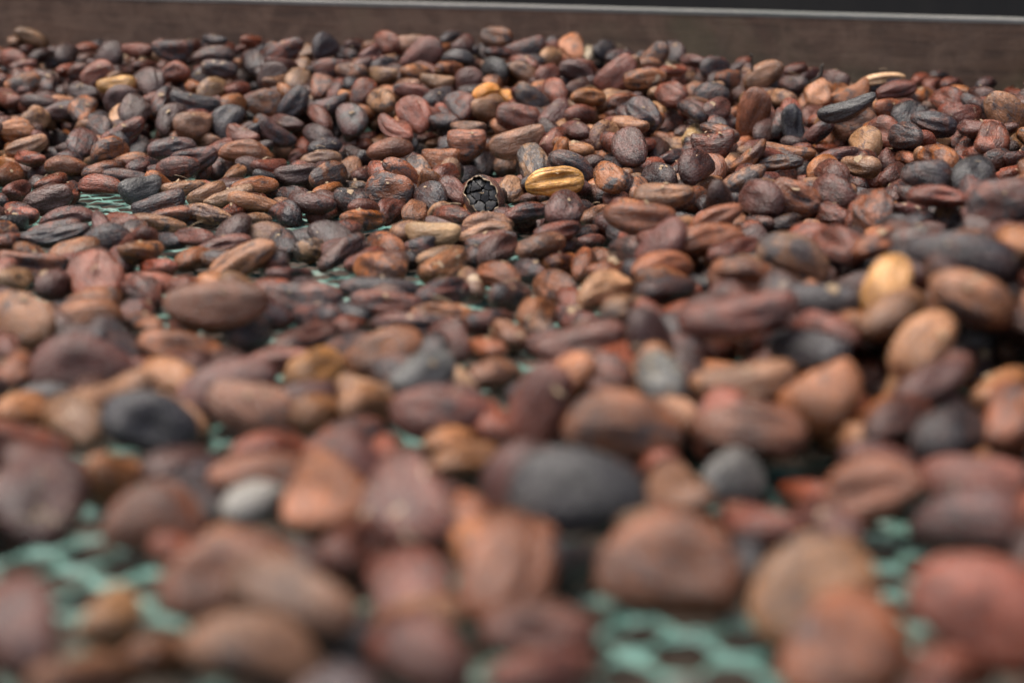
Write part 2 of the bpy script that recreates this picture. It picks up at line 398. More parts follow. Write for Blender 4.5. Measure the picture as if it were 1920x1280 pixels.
# x y z (0.1 mm) | quaternion (0.001) | half sizes (0.01 mm) | colour code, marks | label ('' = part of the heap)
BEANS = [
(-3530,11236,520,722,641,254,-52,1266,556,607,'t','','blurred tan bean topping the far left corner of the heap by the board'),
(-3640,11220,487,557,468,432,534,955,436,536,'t','',''),
(-4016,11259,445,610,447,265,598,1104,656,413,'k','',''),
(-3544,11192,434,533,497,490,478,1125,435,486,'m','',''),
(-3436,10522,412,736,633,-123,-208,1117,615,516,'r','',''),
(-3652,11247,400,737,544,-187,-355,1012,365,532,'r','',''),
(-3060,10474,459,642,470,139,590,1111,679,451,'d','',''),
(-3277,11169,430,610,180,-6,771,1092,434,518,'t','',''),
(-3006,10808,480,549,512,473,461,1198,380,659,'r','',''),
(-3216,11142,370,538,498,488,473,1225,405,530,'k','',''),
(-3107,11147,386,610,525,363,469,1028,463,544,'k','',''),
(-2674,10160,485,771,407,175,-457,1011,817,494,'d','',''),
(-3008,11124,483,566,530,451,442,1079,363,502,'k','',''),
(-2470,10050,518,717,657,-149,-180,1229,495,585,'r','',''),
(-2204,9851,534,724,680,102,52,1311,745,496,'r','','thick reddish brown bean lying level at the left rim of the heap'),
(-2323,11034,496,554,518,466,456,1037,500,528,'r','',''),
(-2035,10392,575,710,623,-187,-269,1048,403,522,'k','',''),
(-1945,9865,506,720,685,39,100,1384,579,617,'k','','smooth black cigar-shaped bean lying level just under the left rim of heap'),
(-2316,10851,419,619,406,300,602,1001,493,540,'m','',''),
(-1851,9574,442,730,674,109,22,1140,526,636,'k','p','short black bean with one pale cream spot on its upper side'),
(-1855,10804,555,594,558,413,407,1218,379,556,'r','',''),
(-1978,10978,428,636,119,-87,757,1206,569,583,'k','',''),
(-1694,9961,466,766,342,30,-543,1185,765,497,'k','',''),
(-1936,10972,495,562,525,457,447,1101,369,517,'r','',''),
(-1503,9966,538,695,680,-100,212,1352,645,481,'r','','first reddish brown bean behind the plump orange bean, slanting'),
(-1420,10455,485,750,301,98,-580,1150,677,463,'t','b',''),
(-1230,9862,578,678,605,232,348,1097,766,427,'k','','first black bean behind and right of the plump orange bean, roundish'),
(-1804,10963,519,580,544,433,425,1002,367,546,'k','',''),
(-1269,10882,490,575,536,442,432,1095,423,540,'k','',''),
(-2759,10880,382,629,271,121,718,1147,494,579,'o','',''),
(-2414,9951,422,581,537,439,425,1159,452,605,'r','',''),
(-2420,10638,380,597,552,418,405,1038,414,615,'r','',''),
(-2105,9440,418,710,682,-17,177,1006,589,582,'r','',''),
(-2037,9932,347,746,538,-137,-368,1024,491,576,'k','',''),
(-2749,9782,392,712,682,32,165,1042,572,655,'r','',''),
(-2619,9614,383,687,679,-59,253,1139,750,501,'r','','first reddish brown bean behind and left of the small yellow bean, slanting'),
(-2368,9089,367,719,678,37,145,1140,572,633,'y','','small yellow bean with brown flecks on the left slope of the heap'),
(-2671,10596,334,583,537,439,423,1211,413,538,'r','',''),
(-2214,9269,373,781,435,65,-444,1226,869,533,'d','','first dark brown bean right of the small yellow bean, roundish'),
(-3279,10233,386,708,682,44,177,969,399,600,'r','',''),
(-3726,11216,287,531,487,500,480,1223,510,543,'k','',''),
(-3382,11069,294,594,389,319,627,1045,576,540,'t','',''),
(-2912,9574,325,602,248,-56,757,1160,561,644,'k','',''),
(-3088,9616,306,694,679,-14,239,1141,752,488,'ok','','first orange brown bean in front of the blurred tan bean of the far left corner'),
(-3069,10362,216,612,267,-23,744,1060,541,578,'m','',''),
(-2610,9229,309,742,631,-111,-196,1219,506,525,'d','',''),
(-3050,9247,249,754,544,-164,-331,1137,544,585,'r','',''),
(-2847,9116,254,754,647,-17,-115,1188,453,565,'d','',''),
(-3273,9880,134,762,554,-134,-308,1093,582,524,'k','',''),
(-2609,8807,235,719,672,38,169,997,553,524,'m','',''),
(-2477,8758,242,624,327,-28,709,1164,745,536,'o','','second orange brown bean in front and left of the small yellow bean, roundish'),
(-2651,9826,176,637,323,75,696,1131,642,471,'o','',''),
(-2310,8934,292,591,626,-255,440,1009,875,525,'d','','first dark brown bean in front of the small yellow bean, roundish'),
(-2171,8683,256,647,424,-27,633,1171,852,491,'d','','first dark brown bean in front and right of the small yellow bean, roundish'),
(-2056,8872,293,631,403,-112,654,1130,487,570,'r','',''),
(-2152,9924,310,687,570,-287,-347,1227,582,627,'r','',''),
(-1829,9222,343,684,554,161,446,1233,661,438,'t','','first tan bean in front of the black bean with a pale spot, slanting'),
(-1860,8849,294,737,661,139,0,1431,605,421,'k','','long smooth black bean lying almost level midway up the left slope'),
(-1693,9306,339,635,532,345,441,1034,424,634,'r','',''),
(-1668,9012,274,630,570,382,363,1204,565,579,'o','',''),
(-1498,9098,276,731,675,23,95,1144,861,422,'ok','','plump glossy orange brown bean with dark ends on the left slope'),
(-1311,9014,287,629,621,-266,385,1179,730,515,'k','','first black bean right of the plump orange bean, slanting'),
(-1517,9528,409,678,664,-154,275,1072,805,507,'d','',''),
(-1479,9424,379,649,551,318,418,1091,466,548,'t','',''),
(-1333,9367,397,675,412,-42,611,1087,792,442,'t','',''),
(-1168,9177,377,655,270,-124,695,1143,741,534,'ro','','second reddish brown bean right of the plump orange bean, roundish'),
(-1155,9472,469,721,683,-22,112,1064,615,461,'r','',''),
(-1889,10642,331,646,211,-55,731,1113,692,535,'d','',''),
(-1968,10508,313,612,445,356,548,1127,410,560,'r','',''),
(-1744,10414,265,570,519,462,440,1224,543,556,'k','',''),
(-1087,8817,299,717,670,-79,175,1153,518,624,'m','',''),
(-1100,8595,248,761,409,-18,-503,1220,506,580,'r','',''),
(-1133,9643,193,671,155,-21,725,1231,380,540,'m','',''),
(-1085,9229,124,657,119,-102,738,1107,380,530,'k','',''),
(-1623,8565,219,654,500,-132,552,1238,734,482,'k','','glossy blue-black bean standing on end on the left slope'),
(-1783,8466,211,710,626,163,279,1201,776,450,'tm','','first tan bean in front of the long black bean of the left slope, lying level'),
(-1935,8531,231,660,481,-47,575,1179,614,501,'d','','first dark brown bean behind the wrinkled dark bean, slanting'),
(-2202,9156,127,642,374,227,630,1243,480,608,'d','',''),
(-2707,8634,198,643,546,327,426,1100,622,460,'t','',''),
(-2734,8349,162,739,654,139,80,1048,679,444,'o','','second orange brown bean behind the red bean with a cream spot, lying level'),
(-2856,9405,88,602,378,328,622,1229,555,540,'o','',''),
(-2549,7943,129,707,665,-11,240,1142,522,638,'t','','first tan bean behind and left of the round chestnut bean, slanting'),
(-2667,8870,59,748,519,-207,-358,1107,658,487,'k','',''),
(-2691,9267,84,549,485,500,462,1165,425,548,'m','',''),
(-2274,7983,149,638,332,66,692,1240,784,457,'km','','first black bean in front and left of the small yellow bean, roundish'),
(-2329,8542,176,782,469,-80,-402,1157,694,476,'k','',''),
(-2116,8232,188,700,666,-61,250,1279,486,609,'r','','first reddish brown bean in front of the small yellow bean, slanting'),
(-2074,7804,137,697,607,245,292,1103,616,427,'or','','first orange brown bean in front of the small yellow bean, lying level'),
(-2112,8514,64,639,274,9,718,1204,672,512,'k','',''),
(-1780,7886,144,738,663,45,114,1275,570,622,'m','','first purplish brown bean behind the wrinkled dark bean, lying level'),
(-2085,9110,81,589,464,431,503,1201,380,540,'r','',''),
(-1728,8530,120,751,464,-183,-433,1131,504,643,'t','',''),
(-1620,7673,118,733,662,0,155,1197,606,530,'rm','','first reddish brown bean behind and right of the wrinkled dark bean, lying level'),
(-1390,7856,128,748,653,115,0,1422,646,424,'o','','big orange brown bean with a long crease near the foot of left slope'),
(-1493,8335,167,761,602,-38,-240,1062,547,555,'r','',''),
(-1324,8412,177,725,620,251,-168,1206,607,443,'m','','first purplish brown bean in front of the plump orange bean, slanting'),
(-1285,8616,212,708,600,-239,-284,1148,451,525,'d','',''),
(-1304,9326,98,657,414,279,564,1169,611,440,'o','',''),
(-1075,8237,192,749,547,-118,-354,1078,594,523,'d','',''),
(-1702,9604,105,638,397,303,586,1135,440,540,'t','',''),
(-1339,8658,48,675,534,-339,-380,1141,512,607,'t','',''),
(-1218,8490,40,653,393,301,573,1029,391,531,'m','',''),
(-1000,7947,164,712,603,196,302,1010,470,600,'k','p',''),
(-1233,8887,52,675,254,116,683,1238,467,539,'r','',''),
(-985,7686,135,745,662,11,83,1060,380,640,'t','',''),
(-957,7972,87,690,460,215,515,1080,380,567,'k','',''),
(-2254,8148,35,716,563,-266,-315,1126,376,522,'t','',''),
(-2190,7420,101,747,648,128,68,1070,470,631,'ro','','first reddish brown bean in front and left of the small yellow bean, lying level'),
(-2415,7591,113,722,565,-257,-306,1194,400,638,'r','',''),
(-2531,8371,35,720,567,-257,-307,1167,372,527,'m','',''),
(-2733,8176,37,746,497,-240,-375,1012,377,530,'t','',''),
(-2647,7911,41,713,550,-288,-328,1109,470,516,'o','',''),
(-2510,7766,43,815,177,7,-551,979,461,516,'r','',''),
(-2404,7692,38,615,383,321,610,1108,457,586,'m','p',''),
(-1987,7366,99,695,582,229,355,1201,380,635,'or','',''),
(-1825,7451,105,637,510,368,446,1181,442,566,'km','',''),
(-1975,8307,35,590,457,437,502,1200,373,530,'t','',''),
(-1639,7386,109,739,660,27,132,1072,608,439,'dr','','wrinkled dark reddish bean with a rough tan edge on the left side'),
(-1854,7215,87,750,650,104,70,1085,380,611,'k','',''),
(-2287,7730,35,688,570,-322,-314,1183,364,544,'t','',''),
(-2175,7496,34,737,578,-219,-274,1014,396,546,'m','',''),
(-2490,7455,41,618,444,355,542,1109,591,452,'ro','',''),
(-2155,7052,73,642,474,318,513,1095,420,534,'r','',''),
(-1907,6983,76,753,632,-119,-142,1166,480,539,'rd','','first reddish brown bean left of the grey wrinkled bean, lying level, with dark patches'),
(-1704,6893,76,704,571,185,381,1094,643,520,'g','','grey wrinkled bean lying at the edge of the bare net patch'),
(-2313,7011,34,610,424,377,554,1078,511,543,'m','',''),
(-2032,6599,63,729,653,16,205,1036,613,446,'md','','first purplish brown bean behind and right of the red bean with a cream spot'),
(-2056,7002,37,628,236,150,726,1058,464,513,'r','',''),
(-2068,6331,43,760,541,-201,-299,1139,466,509,'r','p','red bean with a cream scar on its side, left of the bare net patch'),
(-1829,6166,59,745,646,54,155,1120,380,601,'km','','first black bean right of the red bean with a cream spot, lying level'),
(-1525,6487,65,732,651,-24,201,1184,564,531,'r','','smooth reddish brown bean slanting just in front of grey wrinkled bean'),
(-1529,6971,73,747,654,44,112,1092,380,538,'ot','',''),
(-1393,6864,67,712,559,126,406,1020,436,538,'t','','first tan bean in front and right of the wrinkled dark bean, slanting'),
(-1384,7486,75,671,386,204,599,1067,380,647,'ot','b',''),
(-1536,7924,45,631,435,360,532,1158,523,539,'m','',''),
(-1598,7778,47,655,246,132,702,995,462,513,'r','',''),
(-1222,7097,72,719,615,219,239,1219,422,580,'o','',''),
(-1237,7619,97,664,557,339,367,1178,452,573,'r','',''),
(-1061,7360,95,747,658,17,88,1106,534,534,'d','','first dark brown bean in front and right of the big creased orange bean, lying level'),
(-1285,6804,62,734,652,-41,187,1191,406,629,'t','','first tan bean in front of the big creased orange bean, slanting'),
(-1146,6633,66,759,639,126,-16,1161,396,612,'ot','','first orange brown bean behind the long leaning tan bean, lying level'),
(-898,7264,107,712,570,203,358,1130,623,428,'o','','second orange brown bean left of the round wrinkled orange bean, lying level'),
(-1183,7222,25,685,525,-342,-373,996,361,513,'r','',''),
(-1270,6265,70,768,606,-86,-189,1121,376,551,'dt','','first dark brown bean right of the smooth red bean by the net patch, lying level'),
(-1433,6257,57,744,648,8,160,1212,379,624,'or','',''),
(-1029,7042,42,724,573,-243,-296,1045,420,537,'kd','',''),
(-882,6544,84,756,614,-115,-193,1149,477,625,'m','','second purplish brown bean behind and left of the slim black bean, lying level'),
(-872,7053,60,649,469,363,477,1249,420,621,'o','',''),
(-1155,6753,35,669,285,196,658,1150,555,551,'rd','',''),
(-1236,6569,30,669,413,276,554,1037,393,593,'r','',''),
(-988,6517,36,740,507,-233,-376,988,519,576,'mk','','first purplish brown bean behind and right of the long leaning tan bean, slanting'),
(-1035,6798,26,700,496,-324,-399,1127,360,512,'t','',''),
(-846,6626,37,690,431,246,527,1059,616,483,'mr','',''),
(-1318,6356,28,632,528,427,374,1056,363,548,'m','',''),
(-1448,6084,55,761,638,109,49,1254,380,525,'to','','first tan bean in front of the smooth red bean by the net patch, lying level'),
(-1089,6399,28,592,493,481,419,1035,359,510,'t','',''),
(-2051,6173,34,554,460,524,455,1109,357,507,'k','',''),
(-1152,10856,542,620,523,362,460,1172,491,556,'d','',''),
(-1189,10764,471,686,557,-265,-386,1089,628,527,'k','',''),
(-872,10203,592,701,624,-198,-283,1190,765,437,'rd','',''),
(-693,10178,586,724,688,47,0,1199,658,539,'tm','',''),
(-609,9779,540,695,668,-160,213,1452,920,506,'md','','big dented purplish brown bean on the crest of the heap'),
(-578,10797,534,684,226,-105,686,1029,419,647,'k','',''),
(-451,10398,628,660,584,289,375,1247,380,533,'k','',''),
(-363,10125,596,700,514,148,473,1044,589,536,'m','',''),
(-522,10776,532,589,552,422,413,1070,418,520,'o','',''),
(-376,9751,530,727,686,36,-10,1093,531,625,'k','',''),
(-284,10748,526,594,556,415,407,1027,417,526,'k','',''),
(-147,10138,640,722,690,45,-36,1105,791,512,'o','','plump orange bean with dark flecks, topmost on the crest of the heap'),
(35,10043,580,718,682,-97,100,1479,650,477,'rm','','first reddish brown bean right of the topmost orange bean, lying level'),
(-136,9861,563,675,634,267,268,1078,383,564,'km','',''),
(203,9979,536,687,560,239,396,1114,646,506,'t','',''),
(347,10178,592,683,353,154,-620,1249,861,427,'o','','smooth orange bean standing upright on the crest against the board'),
(473,10466,527,716,140,-108,676,1229,406,644,'p','b',''),
(575,10473,558,707,556,182,397,1099,765,450,'k','',''),
(-937,9840,541,695,509,108,496,1031,535,552,'m','',''),
(-830,9582,491,686,602,227,339,1126,435,525,'k','',''),
(-874,10812,453,637,466,327,519,1044,392,537,'t','',''),
(-1010,9397,456,716,628,-171,-254,1121,549,640,'mt','',''),
(-815,9349,447,690,625,-246,-269,1167,547,546,'t','',''),
(-623,9401,459,685,629,249,270,1132,513,557,'ok','',''),
(-831,9933,351,698,452,119,542,1129,646,454,'d','',''),
(-481,9197,423,732,679,58,-25,1067,502,608,'t','',''),
(-420,9489,479,655,618,321,294,1198,431,575,'do','',''),
(-417,10381,381,595,548,423,408,1045,380,553,'m','',''),
(-300,9211,426,670,632,-254,295,982,719,436,'md','','first purplish brown bean behind and left of the bright yellow bean, slanting, with dark patches'),
(-150,9480,480,673,584,-283,-356,1235,738,538,'kg','','first black bean behind the bright yellow bean, roundish'),
(-299,10641,437,626,515,368,456,1241,380,552,'m','',''),
(-82,10070,369,642,591,351,340,1111,696,439,'a','','small round amber bean nested among dull beans below the crest'),
(42,9674,511,694,607,-217,-321,1229,477,590,'dr','',''),
(37,9446,465,708,663,166,-180,1061,589,526,'tm','',''),
(184,9411,460,722,526,109,436,1017,672,492,'mr','',''),
(210,9022,394,716,541,-123,-424,1116,763,448,'r','','first reddish brown bean right of the tan and grey bean, roundish'),
(360,9466,482,718,677,96,-129,1175,614,526,'d','','first dark brown bean in front of the upright orange bean on the crest, slanting'),
(365,9221,392,699,522,232,430,1190,720,519,'k','',''),
(397,8715,386,700,640,227,223,1212,545,619,'od','','first orange brown bean in front and left of the large folded red bean, lying level'),
(584,9187,484,691,631,-262,236,1422,920,502,'rm','','large reddish brown bean with a deep fold, upper right of centre'),
(655,9918,561,707,665,167,173,1042,385,562,'m','',''),
(567,10581,438,672,561,290,387,1041,549,626,'k','',''),
(859,9765,563,678,619,-300,258,1094,733,530,'rt','','first reddish brown bean behind and right of the large folded red bean, slanting'),
(988,9941,590,687,471,-135,-538,1234,707,460,'mk','',''),
(744,9050,476,730,680,-67,12,1285,611,439,'do','p','first dark brown bean right of the large folded red bean, lying level'),
(1035,10496,478,647,506,-306,-481,1241,476,533,'p','',''),
(909,9203,511,685,607,258,308,1201,380,601,'r','',''),
(1007,9864,413,695,500,260,447,1195,577,557,'r','',''),
(733,9703,358,611,512,-397,-454,1161,380,618,'t','',''),
(848,8521,427,694,594,-211,-348,1108,721,534,'dr','','first dark brown bean behind and left of the small cream bean, lying level'),
(939,9136,317,632,465,-353,-510,1173,417,540,'k','',''),
(-901,8966,363,695,508,-65,505,1084,643,520,'r','','first reddish brown bean behind and left of the ridged red bean, slanting'),
(-617,8936,371,732,670,105,-64,1113,582,614,'mr','',''),
(-773,8762,331,690,581,-271,-337,1192,663,486,'kt','',''),
(-456,8845,357,719,557,69,410,1182,577,529,'k','',''),
(-561,8418,297,729,494,153,-449,1240,887,422,'r','','red bean with a raised ridge leaning steeply on the middle slope'),
(-321,8690,327,738,487,-2,-468,1102,794,476,'rm','','first reddish brown bean behind the veined round bean, roundish'),
(-178,8803,397,706,522,180,443,1113,485,611,'a','','bright yellow-orange bean half buried below the small amber bean'),
(-85,9271,325,672,570,-301,-366,1006,511,613,'a','',''),
(-169,8686,321,710,606,195,303,1140,737,488,'t','','first tan bean in front of the bright yellow bean, lying level'),
(79,8872,361,704,650,191,-214,1114,699,532,'tk','','smooth tan bean with a grey flank just right of the yellow cluster'),
(-914,8452,256,730,372,186,-543,1158,830,474,'mg','','first purplish brown bean left of the ridged red bean, roundish'),
(-852,9289,166,687,206,40,695,1019,547,548,'to','',''),
(-744,9430,199,743,371,-89,-550,1056,493,603,'t','',''),
(-649,8163,238,752,554,14,-358,1220,513,547,'r','','first reddish brown bean in front and left of the ridged red bean, slanting'),
(-397,8341,269,679,595,-299,-310,1115,458,548,'k','',''),
(4,8440,293,738,672,39,-43,1214,800,510,'rd','','glossy dark red bean with an orange shine under the yellow cluster'),
(-267,8219,255,705,621,-233,-250,1200,380,597,'mt','',''),
(-172,9212,168,667,478,-325,-471,1155,482,544,'k','',''),
(206,8456,310,729,484,-86,477,1170,663,518,'m','','first purplish brown bean in front and right of the tan and grey bean, slanting'),
(342,8303,328,676,610,298,285,1102,521,610,'r','',''),
(577,8441,389,707,621,212,263,1099,495,598,'ro','',''),
(584,9050,269,656,521,346,422,1095,567,624,'r','',''),
(663,8024,361,710,536,32,-456,1189,734,476,'mk','','first purplish brown bean behind the upright oval bean, slanting, with dark patches'),
(812,8789,314,681,329,-178,-629,1068,404,568,'yt','',''),
(869,8593,263,746,421,110,504,1095,716,519,'rd','','first reddish brown bean behind and left of the small cream bean, roundish, with dark patches'),
(305,7883,279,662,578,-335,-341,1196,537,638,'md','',''),
(458,8919,232,654,516,353,427,1178,408,540,'o','',''),
(437,7593,290,725,540,183,386,1097,697,424,'dt','','first dark brown bean behind and left of the upright oval bean, roundish'),
(581,7767,329,701,604,-228,-303,1145,457,640,'to','',''),
(532,7111,289,687,381,120,-607,1166,827,487,'dm','','dark oval bean with fine ridges standing upright right of centre'),
(716,7803,201,733,366,185,542,1146,600,540,'d','',''),
(764,8149,224,649,538,-352,-407,1046,380,579,'o','',''),
(-255,7835,216,745,667,5,19,1019,777,455,'ro','','round reddish brown bean with pale seams in the middle of the slope'),
(6,7681,244,730,654,-134,149,1479,761,472,'tm','','large flat dusty brown bean slanting across the centre of the heap'),
(184,7783,237,737,432,-15,519,1112,511,569,'r','','first reddish brown bean right of the large flat dusty bean, slanting'),
(-530,8977,136,703,406,165,561,1147,530,573,'k','',''),
(-510,8809,113,603,531,437,404,1224,462,569,'m','',''),
(-454,8682,107,631,526,393,413,1064,379,571,'t','',''),
(-642,7739,182,742,664,-23,87,1204,559,644,'mo','','first purplish brown bean behind the round wrinkled orange bean, lying level'),
(-836,7988,112,725,530,-220,-381,1020,526,617,'d','',''),
(-961,8835,84,755,362,-88,-540,1078,687,524,'mk','',''),
(-858,8920,104,622,487,397,467,1052,410,576,'m','',''),
(-848,8682,92,595,523,449,413,1198,377,536,'r','',''),
(-786,8831,94,647,447,342,514,1124,382,542,'o','',''),
(-656,8361,60,602,524,445,407,1113,380,539,'k','',''),
(-547,8474,75,675,404,282,550,1138,468,548,'k','p',''),
(-373,7496,168,731,633,-169,-191,1079,612,444,'or','','first orange brown bean in front and left of the veined round bean, lying level'),
(-174,8161,63,718,404,156,545,1186,734,502,'k','','first black bean behind the cracked black bean, roundish'),
(-254,7746,51,674,456,320,485,1162,562,518,'k','',''),
(-47,8197,61,719,392,168,549,1112,648,518,'mt','',''),
(-143,8853,122,612,540,424,393,1171,465,529,'t','',''),
(82,7365,181,719,366,71,-586,1161,732,450,'tk','','ridged tan bean standing upright behind the golden ridged bean'),
(257,6943,217,729,648,133,-177,1174,553,573,'k','','long black bean slanting down behind the golden ridged bean'),
(281,7427,239,704,614,-245,-259,1119,410,556,'ot','',''),
(428,7856,156,640,547,-385,-379,1158,413,593,'do','',''),
(170,6628,188,752,655,-57,46,1300,661,441,'Y','','golden yellow bean with lengthwise ridges lying on dark beans at the centre'),
(401,6467,234,720,459,-119,-507,1077,640,455,'ko','','first black bean right of the long black bean beside the golden bean, slanting'),
(555,7079,169,691,600,296,273,1017,380,556,'ot','',''),
(643,7336,176,676,520,334,401,1193,386,579,'r','',''),
(637,6702,200,680,556,-310,-364,1049,663,505,'dk','','first dark brown bean behind the tan bean of the right front, roundish'),
(768,7576,193,700,472,287,452,1080,398,539,'m','',''),
(763,7206,178,755,245,72,604,1122,380,540,'m','',''),
(-854,7842,60,695,316,44,644,1147,621,523,'rt','',''),
(-775,7702,48,668,394,294,559,1155,508,523,'m','',''),
(-637,7243,129,751,471,-123,-447,1088,478,626,'r','',''),
(-527,7153,134,721,616,234,-214,1160,519,555,'ro','','first reddish brown bean behind and right of the round wrinkled orange bean, slanting'),
(-486,7497,116,751,462,-80,-465,1036,613,479,'tr','',''),
(-561,6776,111,749,638,-114,-140,1160,831,473,'or','','large round wrinkled orange brown bean left of the cracked black bean'),
(-338,7118,135,718,481,169,473,1035,517,539,'r','',''),
(-377,6689,100,740,516,-175,-393,1073,664,442,'kd','','first black bean behind the pale straw bean, roundish'),
(-275,6748,109,752,483,17,-448,1008,554,656,'rm','','first reddish brown bean left of the cracked black bean, slanting'),
(-136,6548,122,735,404,76,-539,1033,835,439,'X','','bean with its shell broken open round a cracked black inside'),
(-18,7231,59,730,336,-10,595,974,697,463,'dt','','first dark brown bean right of the cracked black bean, roundish'),
(-793,7368,37,690,575,-314,-308,999,390,561,'tk','',''),
(-715,6643,83,731,516,-232,-382,1198,572,558,'k','','first black bean left of the round wrinkled orange bean, slanting'),
(88,7138,36,658,493,375,429,1151,379,538,'r','',''),
(171,7081,55,646,516,395,401,1104,380,540,'m','',''),
(198,6064,161,729,284,-84,616,1040,723,518,'m','','first purplish brown bean in front of the golden ridged bean, roundish'),
(359,6773,108,634,494,-406,-435,1223,556,602,'k','',''),
(430,6509,129,639,543,406,363,1011,380,539,'r','',''),
(532,6628,150,749,241,82,612,1151,482,541,'rt','',''),
(565,5767,257,756,651,-72,10,1154,538,628,'ot','','smooth tan bean lying level above the long out-of-focus red bean'),
(438,5305,249,759,649,-10,-51,1292,582,653,'ro','','long plump reddish bean just out of focus to the right of centre'),
(48,6191,116,748,606,131,236,1079,394,536,'rm','','first reddish brown bean right of the cracked black bean, lying level'),
(-261,6314,78,683,573,-336,-303,1208,419,525,'dr','','first dark brown bean behind and right of the pale straw bean, lying level'),
(-634,6227,69,676,569,350,311,1247,455,648,'ok','','first orange brown bean behind and right of the slim black bean, lying level'),
(-546,6592,46,696,485,276,452,1102,569,466,'mr','','first purplish brown bean in front of the round wrinkled orange bean, slanting'),
(-432,6581,45,707,247,105,654,1078,597,473,'rt','','first reddish brown bean behind and left of the pale straw bean, roundish'),
(-108,6146,75,761,646,-29,47,1079,490,653,'t','','first tan bean in front of the cracked black bean, lying level'),
(-313,5765,92,765,643,30,6,1092,526,554,'T','','pale straw-coloured bean lying level in the thin middle layer'),
(339,6344,91,718,446,257,468,1181,380,523,'mt','',''),
(-186,6647,43,735,251,-113,-620,1044,397,510,'o','',''),
(108,6396,48,732,235,101,631,1152,382,523,'m','',''),
(1076,9521,559,657,584,-295,-375,1019,395,567,'m','',''),
(1142,10300,469,644,431,-293,-560,1046,600,539,'r','',''),
(1190,9362,529,713,642,167,226,1112,704,456,'km','',''),
(1527,10495,478,630,585,366,357,1053,517,532,'r','',''),
(1459,9190,501,714,640,-241,147,1313,781,526,'ot','','bright orange brown bean sloping on the crest right of centre'),
(1713,9563,517,699,581,242,340,1101,380,639,'r','',''),
(1868,9960,461,715,559,213,362,1197,452,520,'m','',''),
(1229,9068,486,713,604,192,299,1036,565,554,'ro','',''),
(1106,10004,418,626,576,378,366,1177,520,543,'tk','',''),
(1067,9222,397,739,498,128,436,1067,576,550,'rt','',''),
(1058,8496,424,719,644,-216,146,1088,752,533,'k','','first black bean behind and right of the small cream bean, slanting'),
(1329,9224,403,748,300,-138,575,1032,660,504,'r','',''),
(1530,9270,454,713,557,218,366,1033,542,636,'k','',''),
(1621,9075,463,667,611,-290,-313,1009,566,592,'dk','',''),
(1863,9136,485,672,588,-240,-382,1212,652,486,'d','',''),
(1713,8747,434,663,404,-10,-630,1069,777,430,'ot','','first orange brown bean behind and left of the long grey bean, roundish'),
(1473,8641,412,657,550,-294,-423,1152,506,627,'dt','',''),
(1057,8148,382,743,532,125,387,1157,659,458,'dm','','first dark brown bean left of the tall red bean, slanting'),
(916,8081,380,678,477,-230,-510,1216,401,584,'k','',''),
(973,8606,264,632,460,-358,-511,1190,450,553,'m','',''),
(1318,9103,297,743,377,165,527,1185,535,540,'or','',''),
(1239,8113,374,623,510,-443,394,1360,853,466,'ro','','tall reddish bean standing on end below the bright orange crest bean'),
(1750,9448,319,772,219,-49,595,1097,554,618,'do','',''),
(1871,8608,443,762,580,-87,275,1241,672,423,'do','',''),
(2084,8861,514,729,670,-140,-19,1371,374,611,'T','','cream-coloured bean half hidden on the right crest'),
(2106,8858,484,730,658,-182,27,996,460,622,'k','',''),
(2118,8645,471,750,644,-2,150,1215,506,586,'mr','','first purplish brown bean in front and right of the cream-backed bean, lying level'),
(1608,7495,462,732,646,-203,68,1479,492,583,'kg','','long thin grey-black bean slanting across the right slope'),
(1664,8574,308,773,467,5,430,1019,765,457,'rd','',''),
(1379,8033,340,741,235,-200,596,1068,472,551,'mg','',''),
(1426,7932,336,538,564,368,-507,1065,574,544,'kg','','weathered grey-black bean standing upright left of the flat red oval bean'),
(1523,7753,320,715,603,-297,193,1016,457,585,'km','','first black bean right of the upright grey bean, slanting'),
(1707,7785,370,737,651,-175,35,1166,920,509,'rt','','broad flat reddish oval bean facing the viewer on the right slope'),
(1948,8051,411,695,630,248,241,1143,651,453,'ro','',''),
(2103,9068,338,653,590,344,328,1019,380,540,'t','',''),
(2310,9165,376,713,577,232,324,1216,477,535,'k','',''),
(2435,9293,386,699,558,271,356,1206,581,589,'ko','',''),
(2606,9708,433,654,601,330,320,1149,441,529,'r','',''),
(2588,9930,445,652,600,332,323,1217,451,540,'r','',''),
(2737,10063,467,653,603,328,320,1130,380,521,'k','',''),
(2715,9680,443,659,606,320,311,1190,402,572,'rm','',''),
(2885,9538,457,713,577,231,324,1066,396,530,'m','',''),
(2254,8074,462,656,521,-198,-509,1117,741,518,'r','','smooth red bean with fine lines tilted down near the right rim'),
(2675,9327,420,559,472,-449,-512,1242,380,583,'o','',''),
(2376,8787,359,699,634,237,231,1010,596,565,'tm','',''),
(1978,7756,406,777,373,-161,481,1038,830,467,'k','','first black bean right of the long grey bean, roundish'),
(2346,7839,452,668,673,93,-304,1070,429,531,'k','',''),
(2450,8173,482,579,496,-423,-490,1145,585,654,'d','',''),
(2397,7562,456,638,663,143,-365,1176,844,498,'ot','','big dusty tan oval bean leaning at the right rim of the heap'),
(2217,7600,426,740,603,151,255,1188,615,489,'rm','','first reddish brown bean left of the big tan bean at the right rim, lying level'),
(2868,8911,431,571,432,-399,-573,1201,522,570,'r','',''),
(2021,7454,401,716,675,-16,-177,1153,584,597,'k','','first black bean in front and left of the smooth red bean near the right rim'),
(1822,7161,367,630,534,-367,-429,1123,656,490,'k','','first black bean behind and left of the big black bean of the right slope'),
(1752,7327,356,700,621,-204,-287,1155,767,440,'rd','','first reddish brown bean right of the flat red oval bean, lying level, with dark patches'),
(1635,7174,328,669,459,-159,-562,1034,752,518,'td','','first tan bean in front and right of the flat red oval bean, roundish'),
(1690,8370,221,612,446,-378,-532,1183,493,596,'or','',''),
(1747,8146,227,765,370,152,504,1068,481,540,'r','',''),
